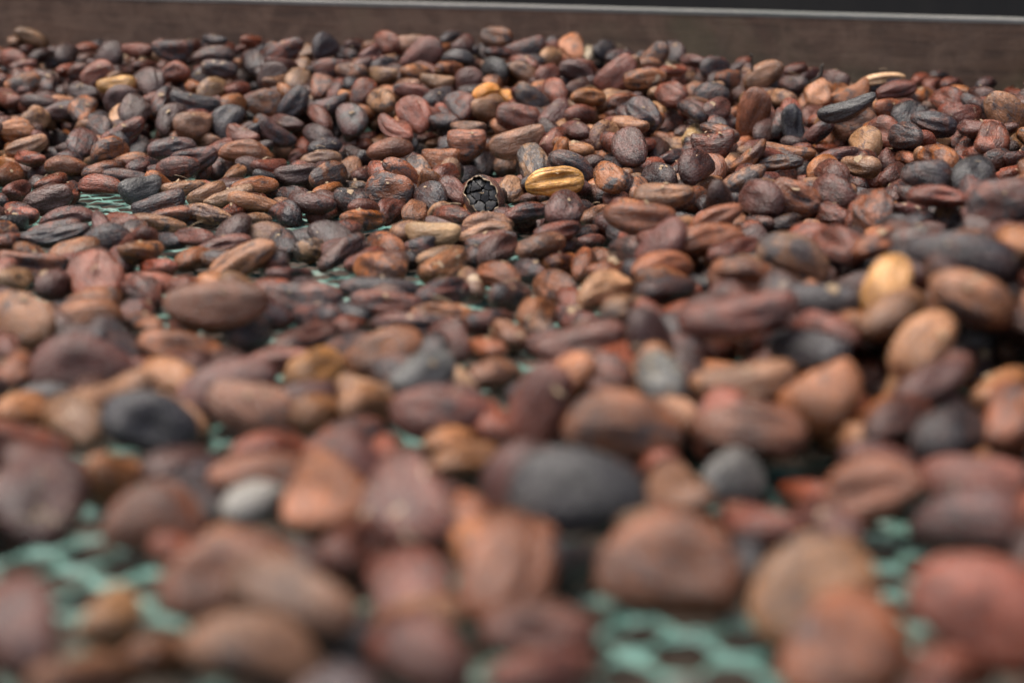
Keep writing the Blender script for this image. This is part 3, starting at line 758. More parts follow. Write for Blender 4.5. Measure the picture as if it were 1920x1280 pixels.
(1311,8060,280,755,490,116,419,1141,718,467,'d','',''),
(1004,7560,324,707,586,-166,-361,1140,416,616,'ro','',''),
(927,8035,254,755,253,63,601,1184,530,526,'T','','small cream bean peeping out behind a dark red round bean'),
(926,7206,300,744,663,-84,-1,1033,709,531,'dr','','first dark brown bean in front and right of the small cream bean, lying level'),
(922,8332,241,636,565,384,359,1044,380,540,'k','',''),
(1198,8070,200,694,501,302,419,1228,508,608,'or','',''),
(1242,7950,207,740,533,175,371,1076,417,523,'m','',''),
(1298,7292,265,738,666,-26,-102,1308,402,547,'ok','','first orange brown bean in front of the upright grey bean, lying level, with dark patches'),
(1066,6996,270,714,599,-289,220,1089,386,649,'od','','first orange brown bean in front and left of the upright grey bean, slanting'),
(1635,8026,196,656,577,357,331,1121,380,540,'r','',''),
(1490,6986,288,755,636,50,148,1186,380,593,'m','',''),
(1055,7479,176,732,419,229,486,1035,492,540,'td','',''),
(794,6716,258,752,440,134,472,1246,752,462,'mk','','first purplish brown bean in front of the small cream bean, roundish, with dark patches'),
(909,7086,197,692,373,-17,-617,1029,700,510,'mo','',''),
(856,6832,164,682,553,329,347,1078,380,633,'ot','',''),
(1208,6996,248,747,657,-100,-15,1089,380,629,'o','','first orange brown bean behind the orange oval bean of the right slope, lying level'),
(941,6328,250,732,613,-243,171,1140,501,642,'tm','','first tan bean left of the orange oval bean of the right slope, slanting'),
(944,5878,242,677,553,-316,-369,1165,700,475,'m','','first purplish brown bean left of the orange oval bean of the right slope, lying level'),
(1080,5865,247,733,655,40,-181,996,703,481,'or','','large orange brown oval bean tilted down in the middle right'),
(1302,7421,141,741,511,204,385,1071,636,437,'mr','',''),
(1436,7579,136,723,564,237,320,1054,549,527,'k','',''),
(1360,6567,258,666,488,-270,-495,1116,562,538,'rd','','first reddish brown bean behind and right of the orange oval bean of the right slope'),
(1261,6028,256,692,546,-232,-412,1147,637,463,'dm','','first dark brown bean right of the orange oval bean of the right slope, slanting'),
(1484,6546,295,685,584,-273,-342,1008,474,559,'t','','first tan bean in front of the flat red oval bean, lying level'),
(1609,6853,203,645,260,-152,-703,1198,542,555,'r','',''),
(1519,6777,193,648,311,-208,-664,1096,447,553,'km','',''),
(1769,7269,235,783,136,-101,599,1106,478,628,'m','',''),
(1669,6738,236,777,362,149,492,1226,533,538,'dm','',''),
(1834,7152,260,598,430,-396,-548,1179,378,538,'ro','',''),
(2084,7591,292,697,619,263,249,1034,577,555,'t','',''),
(1753,6334,358,645,503,-310,-485,1151,583,581,'od','','first orange brown bean behind and right of the big black bean of the right slope'),
(1567,5789,352,728,662,-18,-176,979,653,532,'kd','','big charcoal bean with brown flecks on the lower right slope'),
(2153,7300,292,786,169,-164,571,1119,622,505,'r','','first reddish brown bean behind the blue-grey bean, standing upright'),
(2232,7673,304,790,395,90,461,1244,502,539,'mk','',''),
(2202,7108,364,800,327,-116,489,1030,763,502,'rd','','first reddish brown bean behind and right of the blue-grey bean, roundish, with dark patches'),
(2163,7233,403,641,572,-356,-367,1029,426,649,'km','',''),
(2435,7522,307,772,431,174,433,1083,591,533,'tk','',''),
(2215,7007,285,675,591,323,300,1008,534,540,'k','',''),
(1721,5736,369,806,363,-25,467,1153,723,530,'kg','','blue-grey wrinkled bean standing on edge near the right border'),
(2291,6969,292,677,593,319,296,1142,458,529,'m','',''),
(1558,4827,400,753,632,-183,-23,1171,739,475,'rm','','thick dark red bean, out of focus, at the right border'),
(2139,6566,276,735,512,253,367,1170,389,623,'r','',''),
(1455,5217,358,744,653,-80,-113,1067,380,660,'rm','','first reddish brown bean in front and left of the blue-grey bean, lying level'),
(1299,5474,264,650,298,-9,-699,1103,730,518,'ro','','smooth red bean standing upright, out of focus, on the right'),
(1553,6173,234,780,358,150,490,1223,489,540,'m','',''),
(1236,5918,168,620,426,-395,-528,1072,589,547,'mr','','first purplish brown bean left of the upright red bean of the right front, roundish'),
(1067,5854,157,699,512,326,379,1236,380,540,'tk','',''),
(742,6378,156,681,508,343,400,1093,591,588,'ro','',''),
(710,5365,242,748,620,-197,133,1038,392,652,'or','','first orange brown bean left of the orange oval bean of the right slope, slanting'),
(849,5884,148,772,322,87,541,1189,625,465,'mt','',''),
(950,5859,150,598,488,-465,-433,1112,380,574,'k','',''),
(1304,5814,191,783,100,-50,612,1103,378,537,'r','',''),
(1526,5284,294,803,313,-96,497,1019,665,438,'ot','','first orange brown bean behind the biggest black bean, roundish'),
(1454,5575,252,676,572,346,309,1141,443,626,'m','p','first purplish brown bean right of the upright red bean of the right front, lying level'),
(1398,5197,271,746,468,251,401,1196,379,538,'k','',''),
(-1750,5738,60,748,642,58,157,1324,380,552,'k','','first black bean behind and left of the round chestnut bean, lying level'),
(-1532,5636,62,749,642,35,160,1035,568,559,'k','','plump satin black bean lying on top of the left front'),
(-1339,5389,74,650,490,382,438,1087,399,623,'ot','','small smooth tan bean tucked under the plump black bean'),
(-1337,5805,35,717,573,-287,-274,1122,368,547,'k','',''),
(-1213,5730,64,733,591,-240,-237,1018,377,542,'rm','',''),
(-1917,5720,36,583,454,484,470,1119,358,581,'r','',''),
(-1647,5124,66,769,618,156,49,1188,549,562,'ro','','first reddish brown bean left of the round chestnut bean, lying level'),
(-1377,4920,70,790,298,182,-505,1096,865,422,'r','','round smooth chestnut bean standing on end at the left front'),
(-1411,5412,35,805,228,-77,-543,1001,435,508,'m','',''),
(-1255,5291,33,704,548,-333,-305,1075,354,530,'r','','first reddish brown bean in front and right of the small smooth tan bean, lying level'),
(-1199,4834,45,785,477,-168,-357,965,455,560,'dr','','first dark brown bean right of the round chestnut bean, slanting'),
(-1165,5458,37,660,495,371,426,975,365,592,'or','','first orange brown bean behind and left of the broad creased bean, lying level'),
(-1086,5580,61,749,640,-18,171,1154,381,658,'rm','','first reddish brown bean behind and left of the long leaning tan bean, lying level'),
(-938,5137,82,713,622,-133,295,1388,520,546,'ot','','long tan brown bean leaning up behind the creased pair'),
(-1184,5538,15,634,401,392,533,1036,371,547,'rt','',''),
(-880,5761,39,770,297,-150,-544,1170,538,507,'k','','first black bean right of the long leaning tan bean, roundish'),
(-765,5688,37,641,467,410,451,946,456,592,'tk','','first tan bean left of the slim black bean, lying level, with dark patches'),
(-637,5507,62,731,504,40,458,1150,380,593,'k','','slim black bean propped diagonally in the thin middle layer'),
(-766,5093,55,665,537,395,337,1084,380,618,'km','','first black bean right of the broad creased bean, lying level'),
(-835,4192,152,775,624,56,83,1477,683,459,'om','','broad orange brown bean, slightly out of focus, beside the net at the left'),
(-658,4700,55,779,623,73,17,1239,601,424,'mk','','first purplish brown bean behind and right of the curled black bean, lying level'),
(-1658,4957,44,631,465,415,461,979,466,494,'t','p','first tan bean left of the round chestnut bean, lying level, with a pale spot'),
(-1498,4881,47,613,489,476,398,947,525,527,'md','','first purplish brown bean left of the round chestnut bean, lying level, with dark patches'),
(-1396,4219,76,789,570,-129,-189,1221,856,420,'ot','','first orange brown bean behind and left of the wide dark mottled bean, roundish'),
(-1253,4399,58,771,620,70,128,974,535,581,'om','','first orange brown bean in front of the round chestnut bean, lying level'),
(-1146,4541,40,632,388,405,535,930,429,553,'mk','','first purplish brown bean in front and right of the round chestnut bean, slanting'),
(-1081,4390,38,775,395,-241,-431,1148,352,500,'o','',''),
(-758,4280,54,663,464,401,429,1067,583,486,'k','','curled black bean with a dark hollow beside the green net'),
(-587,4485,54,729,559,-290,-267,1081,424,534,'km','','first black bean behind the yellowish bean of the left front, lying level'),
(-1092,3782,71,788,601,117,70,1394,778,422,'md','','wide dark purplish bean with a reddish face at the left'),
(-895,4019,58,788,595,157,-31,1218,519,524,'or','','first orange brown bean left of the curled black bean, lying level'),
(-851,3688,59,799,503,-149,-293,1025,554,609,'ot','','first orange brown bean behind the large slate bean, slanting'),
(-585,4177,57,744,523,184,373,1226,380,542,'r','','first reddish brown bean behind the yellowish bean of the left front, slanting'),
(-617,3926,58,781,612,-1,124,1070,380,567,'mr','','first purplish brown bean left of the yellowish bean of the left front, lying level'),
(-501,3802,69,719,411,247,502,1199,574,532,'oy','','yellowish orange bean left of the leaning orange bean'),
(-810,3290,74,800,566,189,-65,1120,751,498,'kg','','large slate-grey bean, well out of focus, at the left front'),
(-1135,3612,40,586,432,542,419,951,353,527,'g','','first grey bean behind and left of the pale blurred bean, lying level'),
(-1002,3363,51,817,411,-163,-371,1079,559,524,'t','p','pale cream-brown bean, out of focus, beside the large slate bean'),
(-1139,3418,54,638,374,417,529,1103,563,489,'ot','','first orange brown bean left of the pale blurred bean, roundish'),
(-702,3592,72,760,601,-67,238,1341,638,491,'mk','','first purplish brown bean in front and left of the curled black bean, slanting'),
(-598,3421,70,796,576,163,-82,1153,704,417,'mt','','first purplish brown bean in front of the curled black bean, slanting'),
(-455,3461,53,657,481,460,354,950,522,487,'ot','','first orange brown bean in front of the yellowish bean of the left front, roundish'),
(-519,3182,55,688,446,405,405,1203,439,617,'r','','first reddish brown bean behind the white bean, lying level'),
(-1279,3815,46,628,191,186,731,1030,468,500,'ro','','first reddish brown bean left of the wide dark mottled bean, roundish'),
(-1377,4029,47,604,106,54,788,935,383,500,'m','','first purplish brown bean left of the wide dark mottled bean, standing upright'),
(-470,5234,62,714,567,-299,-283,1244,529,639,'od','','glossy brown bean with orange lower edge resting on green net'),
(-486,5707,50,743,444,-216,-452,1213,533,553,'or','','first orange brown bean behind the glossy brown bean by the net, slanting'),
(-532,5417,55,707,487,265,438,1078,380,576,'r','',''),
(-336,5733,46,700,530,304,370,1004,459,592,'km','',''),
(-266,5520,55,750,575,141,295,1050,380,582,'td','',''),
(-370,5574,33,672,424,354,494,1051,373,504,'kd','',''),
(-259,5259,62,721,463,237,459,1224,496,642,'ot','p','shiny orange brown bean with a pale pointed scar above the net'),
(-155,5626,36,710,400,-291,-501,1003,451,524,'k','',''),
(-115,5981,62,760,642,-56,81,1088,438,652,'tm','','first tan bean behind the dull black bean, lying level'),
(-92,5791,67,760,639,-68,94,1054,378,530,'r','',''),
(-58,5604,66,738,477,175,444,1143,561,657,'md','','first purplish brown bean behind the dull black bean, slanting, with dark patches'),
(-157,6159,-43,629,516,441,380,1119,377,523,'y','',''),
(102,5488,110,750,564,161,308,1102,439,587,'rt','','first reddish brown bean behind and right of the dull black bean, lying level'),
(121,5616,43,717,397,264,508,1216,373,642,'md','',''),
(161,5710,125,746,589,166,262,1042,382,540,'mr','','second purplish brown bean in front of the long black bean beside the golden bean'),
(299,6088,54,660,549,385,338,1210,405,578,'k','',''),
(306,5920,47,674,489,369,413,1181,379,606,'m','',''),
(401,5209,147,670,541,-371,-348,1053,504,601,'k','','smooth round black bean right of the middle, slightly out of focus'),
(169,5496,42,699,544,325,331,966,441,611,'do','','first dark brown bean behind and right of the dull black bean, lying level'),
(314,5614,40,644,480,-415,-427,1034,413,533,'mo','',''),
(255,5462,49,741,165,46,650,1190,438,517,'ro','',''),
(317,4924,132,719,559,285,298,1014,380,595,'or','','first orange brown bean in front and left of the round black bean of the middle'),
(460,4708,192,750,593,190,224,1165,441,580,'or','','first orange brown bean in front and right of the round black bean of the middle'),
(-53,5075,74,718,545,-288,-324,1056,476,525,'ro','','first reddish brown bean behind and left of the dull black bean, lying level'),
(62,5342,41,682,441,-355,-464,1069,429,492,'mk','','first purplish brown bean behind and right of the dull black bean, slanting, with dark patches'),
(-439,4885,62,776,629,38,23,1324,380,573,'k','','flat dull black bean lying across the green net'),
(-393,4618,69,780,624,54,2,1161,466,556,'rm','','first reddish brown bean in front of the flat black bean on the net, lying level'),
(-226,4848,57,725,514,260,378,1227,489,544,'km','','first black bean in front of the shiny bean with a pale peak, lying level'),
(-142,5082,42,740,233,-128,-618,1051,409,505,'t','p',''),
(175,5547,-7,660,501,403,389,1204,377,535,'y','',''),
(144,4992,54,717,486,-280,-414,1150,603,435,'rt','','first reddish brown bean right of the dull black bean, slanting'),
(-10,4878,47,673,536,390,327,1113,476,528,'k','','dull black egg-shaped bean in front of the bare net, centre'),
(280,4657,115,748,556,215,291,1151,563,567,'t','','first tan bean in front and left of the round black bean of the middle'),
(445,4420,177,754,571,200,258,1014,386,650,'kd','','first black bean left of the wrinkled purplish bean, lying level'),
(425,4916,52,690,482,365,397,1135,380,540,'kg','',''),
(337,4285,142,723,546,297,300,1088,433,573,'tk','','first tan bean behind and left of the speckled grey bean, lying level, with dark patches'),
(-215,4503,64,781,624,11,23,996,380,530,'od','p','first orange brown bean in front of the shiny bean with a pale peak, lying level'),
(-282,4370,60,784,620,34,8,1345,380,607,'km','p','first black bean behind the blurred grey bean, lying level, with a pale spot'),
(-505,4633,33,692,490,-375,-375,1157,354,512,'kg','',''),
(-65,4462,56,679,469,387,412,1227,422,660,'mk','','first purplish brown bean in front and left of the dull black bean, lying level'),
(71,4579,52,701,423,339,464,994,556,582,'o','','first orange brown bean in front and right of the dull black bean, roundish'),
(-14,4336,43,705,405,-334,-477,993,411,577,'mt','p','first purplish brown bean in front of the dull black bean, slanting, with a pale spot'),
(89,4415,47,729,224,-145,-631,1166,418,516,'tm','','first tan bean in front and right of the dull black bean, standing upright'),
(201,4564,42,703,456,-325,-438,1094,431,588,'mk','','first purplish brown bean right of the dull black bean, slanting, with dark patches'),
(-346,3960,76,771,608,-81,172,1159,650,444,'ok','','smooth orange bean with a dark lower end, leaning left of centre'),
(-184,4181,56,750,490,-243,-373,961,623,424,'r','','first reddish brown bean behind and right of the blurred grey bean, roundish'),
(-76,4181,39,677,471,-406,-394,1144,362,513,'or','','first orange brown bean right of the blurred grey bean, lying level'),
(181,3965,116,783,611,-89,78,1272,591,649,'mr','','first purplish brown bean behind and right of the steep purplish bean, lying level'),
(213,3648,122,759,540,-204,-301,1066,546,522,'dr','','first dark brown bean left of the speckled grey bean, lying level'),
(-222,3671,97,762,492,156,392,1047,554,539,'gk','','blurred grey bean lying in front of the leaning orange bean'),
(-481,4425,38,623,484,476,388,1024,359,500,'r','',''),
(-143,3808,41,741,320,-256,-532,1002,364,515,'t','p',''),
(-46,3897,43,703,504,367,341,1023,425,585,'mt','','first purplish brown bean behind and left of the steep purplish bean, lying level'),
(64,3377,106,673,499,-334,433,1102,698,468,'rm','','large purplish red bean rising steeply, out of focus, near the centre'),
(353,3483,148,708,226,-38,-668,1062,573,647,'g','p','grey bean speckled with white, out of focus, right of centre'),
(-158,3373,89,801,598,27,2,1221,601,507,'mr','','first purplish brown bean in front and right of the blurred grey bean, lying level'),
(-352,3513,58,675,496,432,335,1019,577,489,'ot','','first orange brown bean in front of the leaning orange bean, roundish'),
(245,3169,131,802,596,-11,-48,1316,745,479,'ok','','big orange bean with a dark upper rim, out of focus'),
(-137,3280,45,657,472,469,354,971,407,556,'ot','','first orange brown bean in front of the blurred grey bean, lying level'),
(643,4965,233,769,610,64,178,1248,496,539,'or','','first orange brown bean in front and right of the tan bean of the right front'),
(692,4762,236,764,523,157,345,1075,381,524,'mr','','first purplish brown bean behind the wrinkled purplish bean, slanting'),
(677,4341,233,764,636,-10,-107,1112,552,654,'or','','first orange brown bean behind the wrinkled purplish bean, lying level'),
(835,4485,262,727,634,92,-247,1154,724,439,'tm','','lumpy dusty tan bean slanting down on the right'),
(995,4645,281,687,511,-277,-437,1118,557,532,'rm','','first reddish brown bean behind the dark egg-shaped bean, slanting'),
(1096,4521,311,787,556,46,263,1080,421,603,'or','','first orange brown bean behind the golden upright bean, slanting'),
(1113,4659,213,795,279,116,526,1203,560,535,'k','',''),
(1044,4800,190,763,399,224,456,1141,513,540,'dk','',''),
(1162,3899,390,750,642,-59,-151,1479,576,539,'kd','','biggest black bean, smooth and long, near the right border'),
(1181,4380,351,719,599,264,235,1107,380,608,'gm','','first grey bean behind and right of the golden upright bean, lying level'),
(597,4860,103,618,483,-462,-413,1098,391,540,'kg','','first black bean behind and left of the wrinkled purplish bean, lying level'),
(820,3912,260,771,629,-58,-89,1037,530,592,'k','','dark egg-shaped bean lying level left of the golden upright bean'),
(549,3626,280,779,615,-119,32,1479,541,599,'mr','','wrinkled purplish bean with deep dark folds, out of focus'),
(964,3844,316,767,298,-226,522,1051,623,502,'y','','golden bean standing upright in the out-of-focus right front'),
(943,3683,277,799,439,125,392,1180,546,659,'t','','first tan bean in front of the golden upright bean, slanting'),
(1108,3603,343,730,634,22,-253,1101,580,579,'to','','first tan bean in front of the biggest black bean, slanting'),
(965,3469,257,810,399,-122,411,1044,591,629,'to','','tan brown bean, out of focus, slanting in front of the golden upright bean'),
(1219,3884,181,819,133,15,559,1184,577,542,'g','p','first grey bean right of the slanting tan bean, roundish, with a pale spot'),
(1352,4041,275,793,395,194,422,1218,596,540,'km','','first black bean in front and right of the biggest black bean, roundish'),
(786,3704,232,684,489,-344,-419,1116,380,586,'mr','','first purplish brown bean in front of the dark egg-shaped bean, lying level'),
(719,3594,203,712,531,-311,-338,1230,536,560,'kg','','first black bean behind the smooth copper bean, lying level'),
(571,4171,75,785,313,83,527,1174,678,458,'r','','first reddish brown bean in front and left of the wrinkled purplish bean, roundish'),
(543,3436,156,793,599,-109,19,1237,562,577,'ot','','first orange brown bean in front of the wrinkled purplish bean, lying level'),
(704,3304,167,771,545,-266,192,993,749,534,'o','','smooth copper-coloured bean slanting, out of focus, on the right'),
(909,3807,96,662,314,-301,-611,1151,660,539,'mr','','first purplish brown bean behind and right of the smooth copper bean, roundish'),
(945,3322,194,823,487,-36,290,1127,452,532,'md','','first purplish brown bean in front of the slanting tan bean, slanting, with dark patches'),
(842,3191,157,816,421,122,376,1134,481,525,'dr','','first dark brown bean left of the charcoal bean of the right front, slanting'),
(928,3073,156,810,464,167,317,1092,595,546,'k','','charcoal bean, well out of focus, low at the right'),
(520,3180,125,799,596,-43,-72,1272,567,563,'om','','first orange brown bean in front and left of the smooth copper bean, lying level'),
(768,3305,76,630,447,-492,-401,1234,409,635,'ot','','first orange brown bean in front and right of the smooth copper bean, lying level'),
(1128,3425,160,819,409,135,379,1142,380,566,'ot','','first orange brown bean behind and right of the charcoal bean of the right front, slanting'),
(1070,3137,180,807,135,-138,559,1093,558,521,'ro','','first reddish brown bean right of the charcoal bean of the right front, standing upright'),
(1178,3728,131,811,62,-25,581,1026,456,538,'k','','first black bean in front and right of the slanting tan bean, roundish'),
(1303,3849,167,828,193,60,523,1163,469,540,'mt','','first purplish brown bean right of the slanting tan bean, roundish'),
(-909,2798,71,697,391,79,596,1186,875,452,'mk','p','large spotted purple-grey bean on edge at the left border'),
(-808,2965,61,613,428,536,392,1122,561,417,'ot','','small round tan bean, blurred, beside the spotted purple bean'),
(-656,2688,67,821,555,135,0,967,726,430,'om','','first orange brown bean in front and right of the small round tan bean, lying level'),
(-499,2848,49,658,398,470,433,1045,446,585,'W','','whitish bean, blurred, among brown beans in the near left'),
(-362,2810,89,678,214,-86,698,1128,790,438,'o','','smooth orange bean standing upright, blurred, right of the white bean'),
(-519,2972,69,802,583,9,129,1060,429,559,'or','','first orange brown bean behind the white bean, lying level'),
(-621,3017,47,625,436,522,383,1124,373,500,'k','','first black bean behind and left of the white bean, roundish'),
(-191,2748,99,757,316,135,-556,1148,830,427,'mr','p','purplish bean with a white spot standing on end near the front centre'),
(-89,2763,51,758,233,-231,-564,1057,575,510,'mo','','first purplish brown bean right of the purplish bean with a white spot, roundish'),
(-288,2614,51,746,319,226,539,998,491,611,'mr','','first purplish brown bean in front and right of the upright orange bean of the front'),
(-457,2369,93,823,555,28,116,1231,751,525,'om','','large pinkish tan bean, heavily blurred, beside the near net patch'),
(-337,2258,110,840,483,-59,-240,1183,523,637,'tm','','first tan bean right of the large pinkish bean of the left front, slanting'),
(-643,2310,46,664,134,225,700,939,439,500,'td','','first tan bean left of the large pinkish bean of the left front, standing upright'),
(-265,2274,47,800,386,-267,-374,1021,433,604,'kg','','first black bean in front of the upright orange bean of the front, slanting'),
(-169,2440,49,775,204,-5,-598,1056,747,441,'mr','','first purplish brown bean in front of the purplish bean with a white spot, roundish'),
(-781,2252,56,839,191,71,-505,1157,667,491,'mk','','first purplish brown bean in front of the spotted purple bean, standing upright, with dark patches'),
(-370,2112,78,840,514,150,-93,1144,583,650,'tm','','first tan bean in front and right of the large pinkish bean of the left front'),
(-520,2170,48,676,394,501,371,1011,352,507,'o','','first orange brown bean in front of the small round tan bean, lying level'),
(-137,2165,67,790,351,-276,-420,1137,597,635,'mr','','first purplish brown bean left of the coral bean, slanting'),
(-2,2433,92,740,298,-119,592,1184,769,479,'ro','','steep reddish bean, heavily blurred, left of the biggest orange bean'),
(-617,2059,61,712,419,449,340,1064,377,607,'mt','','first purplish brown bean in front of the small round tan bean, lying level'),
(-92,3143,51,733,475,337,351,1116,380,532,'to','','first tan bean behind and right of the purplish bean with a white spot, lying level'),
(127,2698,141,816,576,-39,18,1329,842,523,'kg','','big blue-grey bean lying level, blurred, at the front centre'),
(284,2500,78,827,559,-26,-56,1294,895,421,'or','','biggest orange brown bean, blurred, resting on the bare green net'),
(40,2698,50,731,332,-348,-485,1090,505,514,'mo','',''),
(100,2558,57,693,458,457,319,1149,481,501,'k','','first black bean right of the steep reddish bean of the front, roundish'),
(472,3042,56,778,426,266,377,1033,627,432,'gk','','first grey bean behind and right of the biggest orange bean, roundish, with dark patches'),
(346,2959,52,725,319,-267,-548,1148,611,464,'mt','','first purplish brown bean behind the biggest orange bean, roundish'),
(480,2748,66,709,405,-374,-440,1121,428,621,'rm','p','first reddish brown bean behind and left of the large tan bean, slanting'),
(615,2771,52,664,442,-479,-367,1075,460,608,'mk','','first purplish brown bean behind the large tan bean, lying level, with dark patches'),
(440,2616,47,756,-29,-10,654,974,346,492,'kg','','first black bean behind and left of the large tan bean, standing upright'),
(516,2413,76,838,449,-84,298,1193,866,430,'to','','large tan bean, blurred, slanting between two bare net patches'),
(527,2201,67,850,379,-15,365,1209,845,455,'ro','','large pinkish bean at the lower edge in front of the large tan bean'),
(718,2887,88,803,539,-223,121,1085,655,491,'mo','','first purplish brown bean in front and left of the charcoal bean of the right front'),
(621,2987,44,641,407,-489,-428,1120,370,498,'r','','first reddish brown bean behind the large tan bean, lying level'),
(950,2898,106,794,584,-76,-151,1305,597,529,'mr','','first purplish brown bean in front and right of the charcoal bean of the right front'),
(920,2799,58,804,572,-88,-135,1374,638,525,'mk','','first purplish brown bean behind the big dark red bean, lying level, with dark patches'),
(757,2236,124,789,557,-5,-258,1251,852,436,'rd','','big glossy dark red bean, blurred, at the lower right corner'),
(53,2253,62,841,541,-6,-11,961,480,587,'r','','coral red bean lying level at the near edge, blurred'),
(60,2117,55,785,463,320,257,1062,380,590,'m','p','first purplish brown bean in front of the coral bean, lying level, with a pale spot'),
(301,3185,43,694,457,-408,-378,1115,393,555,'rd','','first reddish brown bean right of the big blue-grey bean, lying level, with dark patches'),
(691,2170,49,760,467,378,247,1133,359,510,'mr','','first purplish brown bean in front of the big dark red bean, lying level'),
(1099,3224,48,732,523,348,264,1108,463,537,'o','','first orange brown bean right of the charcoal bean of the right front, lying level'),
]
GROUP = 'cacao beans spread to dry on the net'
heap = []
def add_heap(pos, q, A, B, C, col, flag, seed, nu, nv):
    V, b, p, loc, par = bean_arrays(A, B, C, col, flag, seed, nu, nv)
    heap.append((V @ quat_m(q).T + np.array(pos), b, p, loc, par, nu, nv))

for i, (x, y, z, q0, q1, q2, q3, A, B, C, col, flag, label) in enumerate(BEANS):
    pos = (x / 10, y / 10, z / 10); q = (q0, q1, q2, q3)
    A, B, C = A / 100, B / 100, C / 100
    if not label:
        add_heap(pos, q, A, B, C, col, flag, 1000 + i, 22, 20); continue
    if col == 'X': cracked = (pos, q, A, B, C, label); continue
    nu, nv = (34, 36) if y > 4200 else (24, 24)
    if col == 'Y': nv = 90
    V, b, p, loc, par = bean_arrays(A, B, C, col, flag, 1000 + i, nu, nv, 0.75 if y < 4200 else 1.0)
    Q, T = topo(nu, nv)
    me = poly_mesh('cacao_bean', V * MM, Q, T, M_BEAN, {'base': ('FLOAT_COLOR', b), 'patch': ('FLOAT_COLOR', p), 'loc': ('FLOAT_VECTOR', loc), 'par': ('FLOAT_VECTOR', par)})
    o = bpy.data.objects.new('cacao_bean', me); COL.objects.link(o)
    o.rotation_mode = 'QUATERNION'
    o.rotation_quaternion = Quaternion((q0 / 1000, q1 / 1000, q2 / 1000, q3 / 1000)).normalized(); o.location = Vector(pos) * MM
    tag(o, label, 'cacao bean', GROUP)

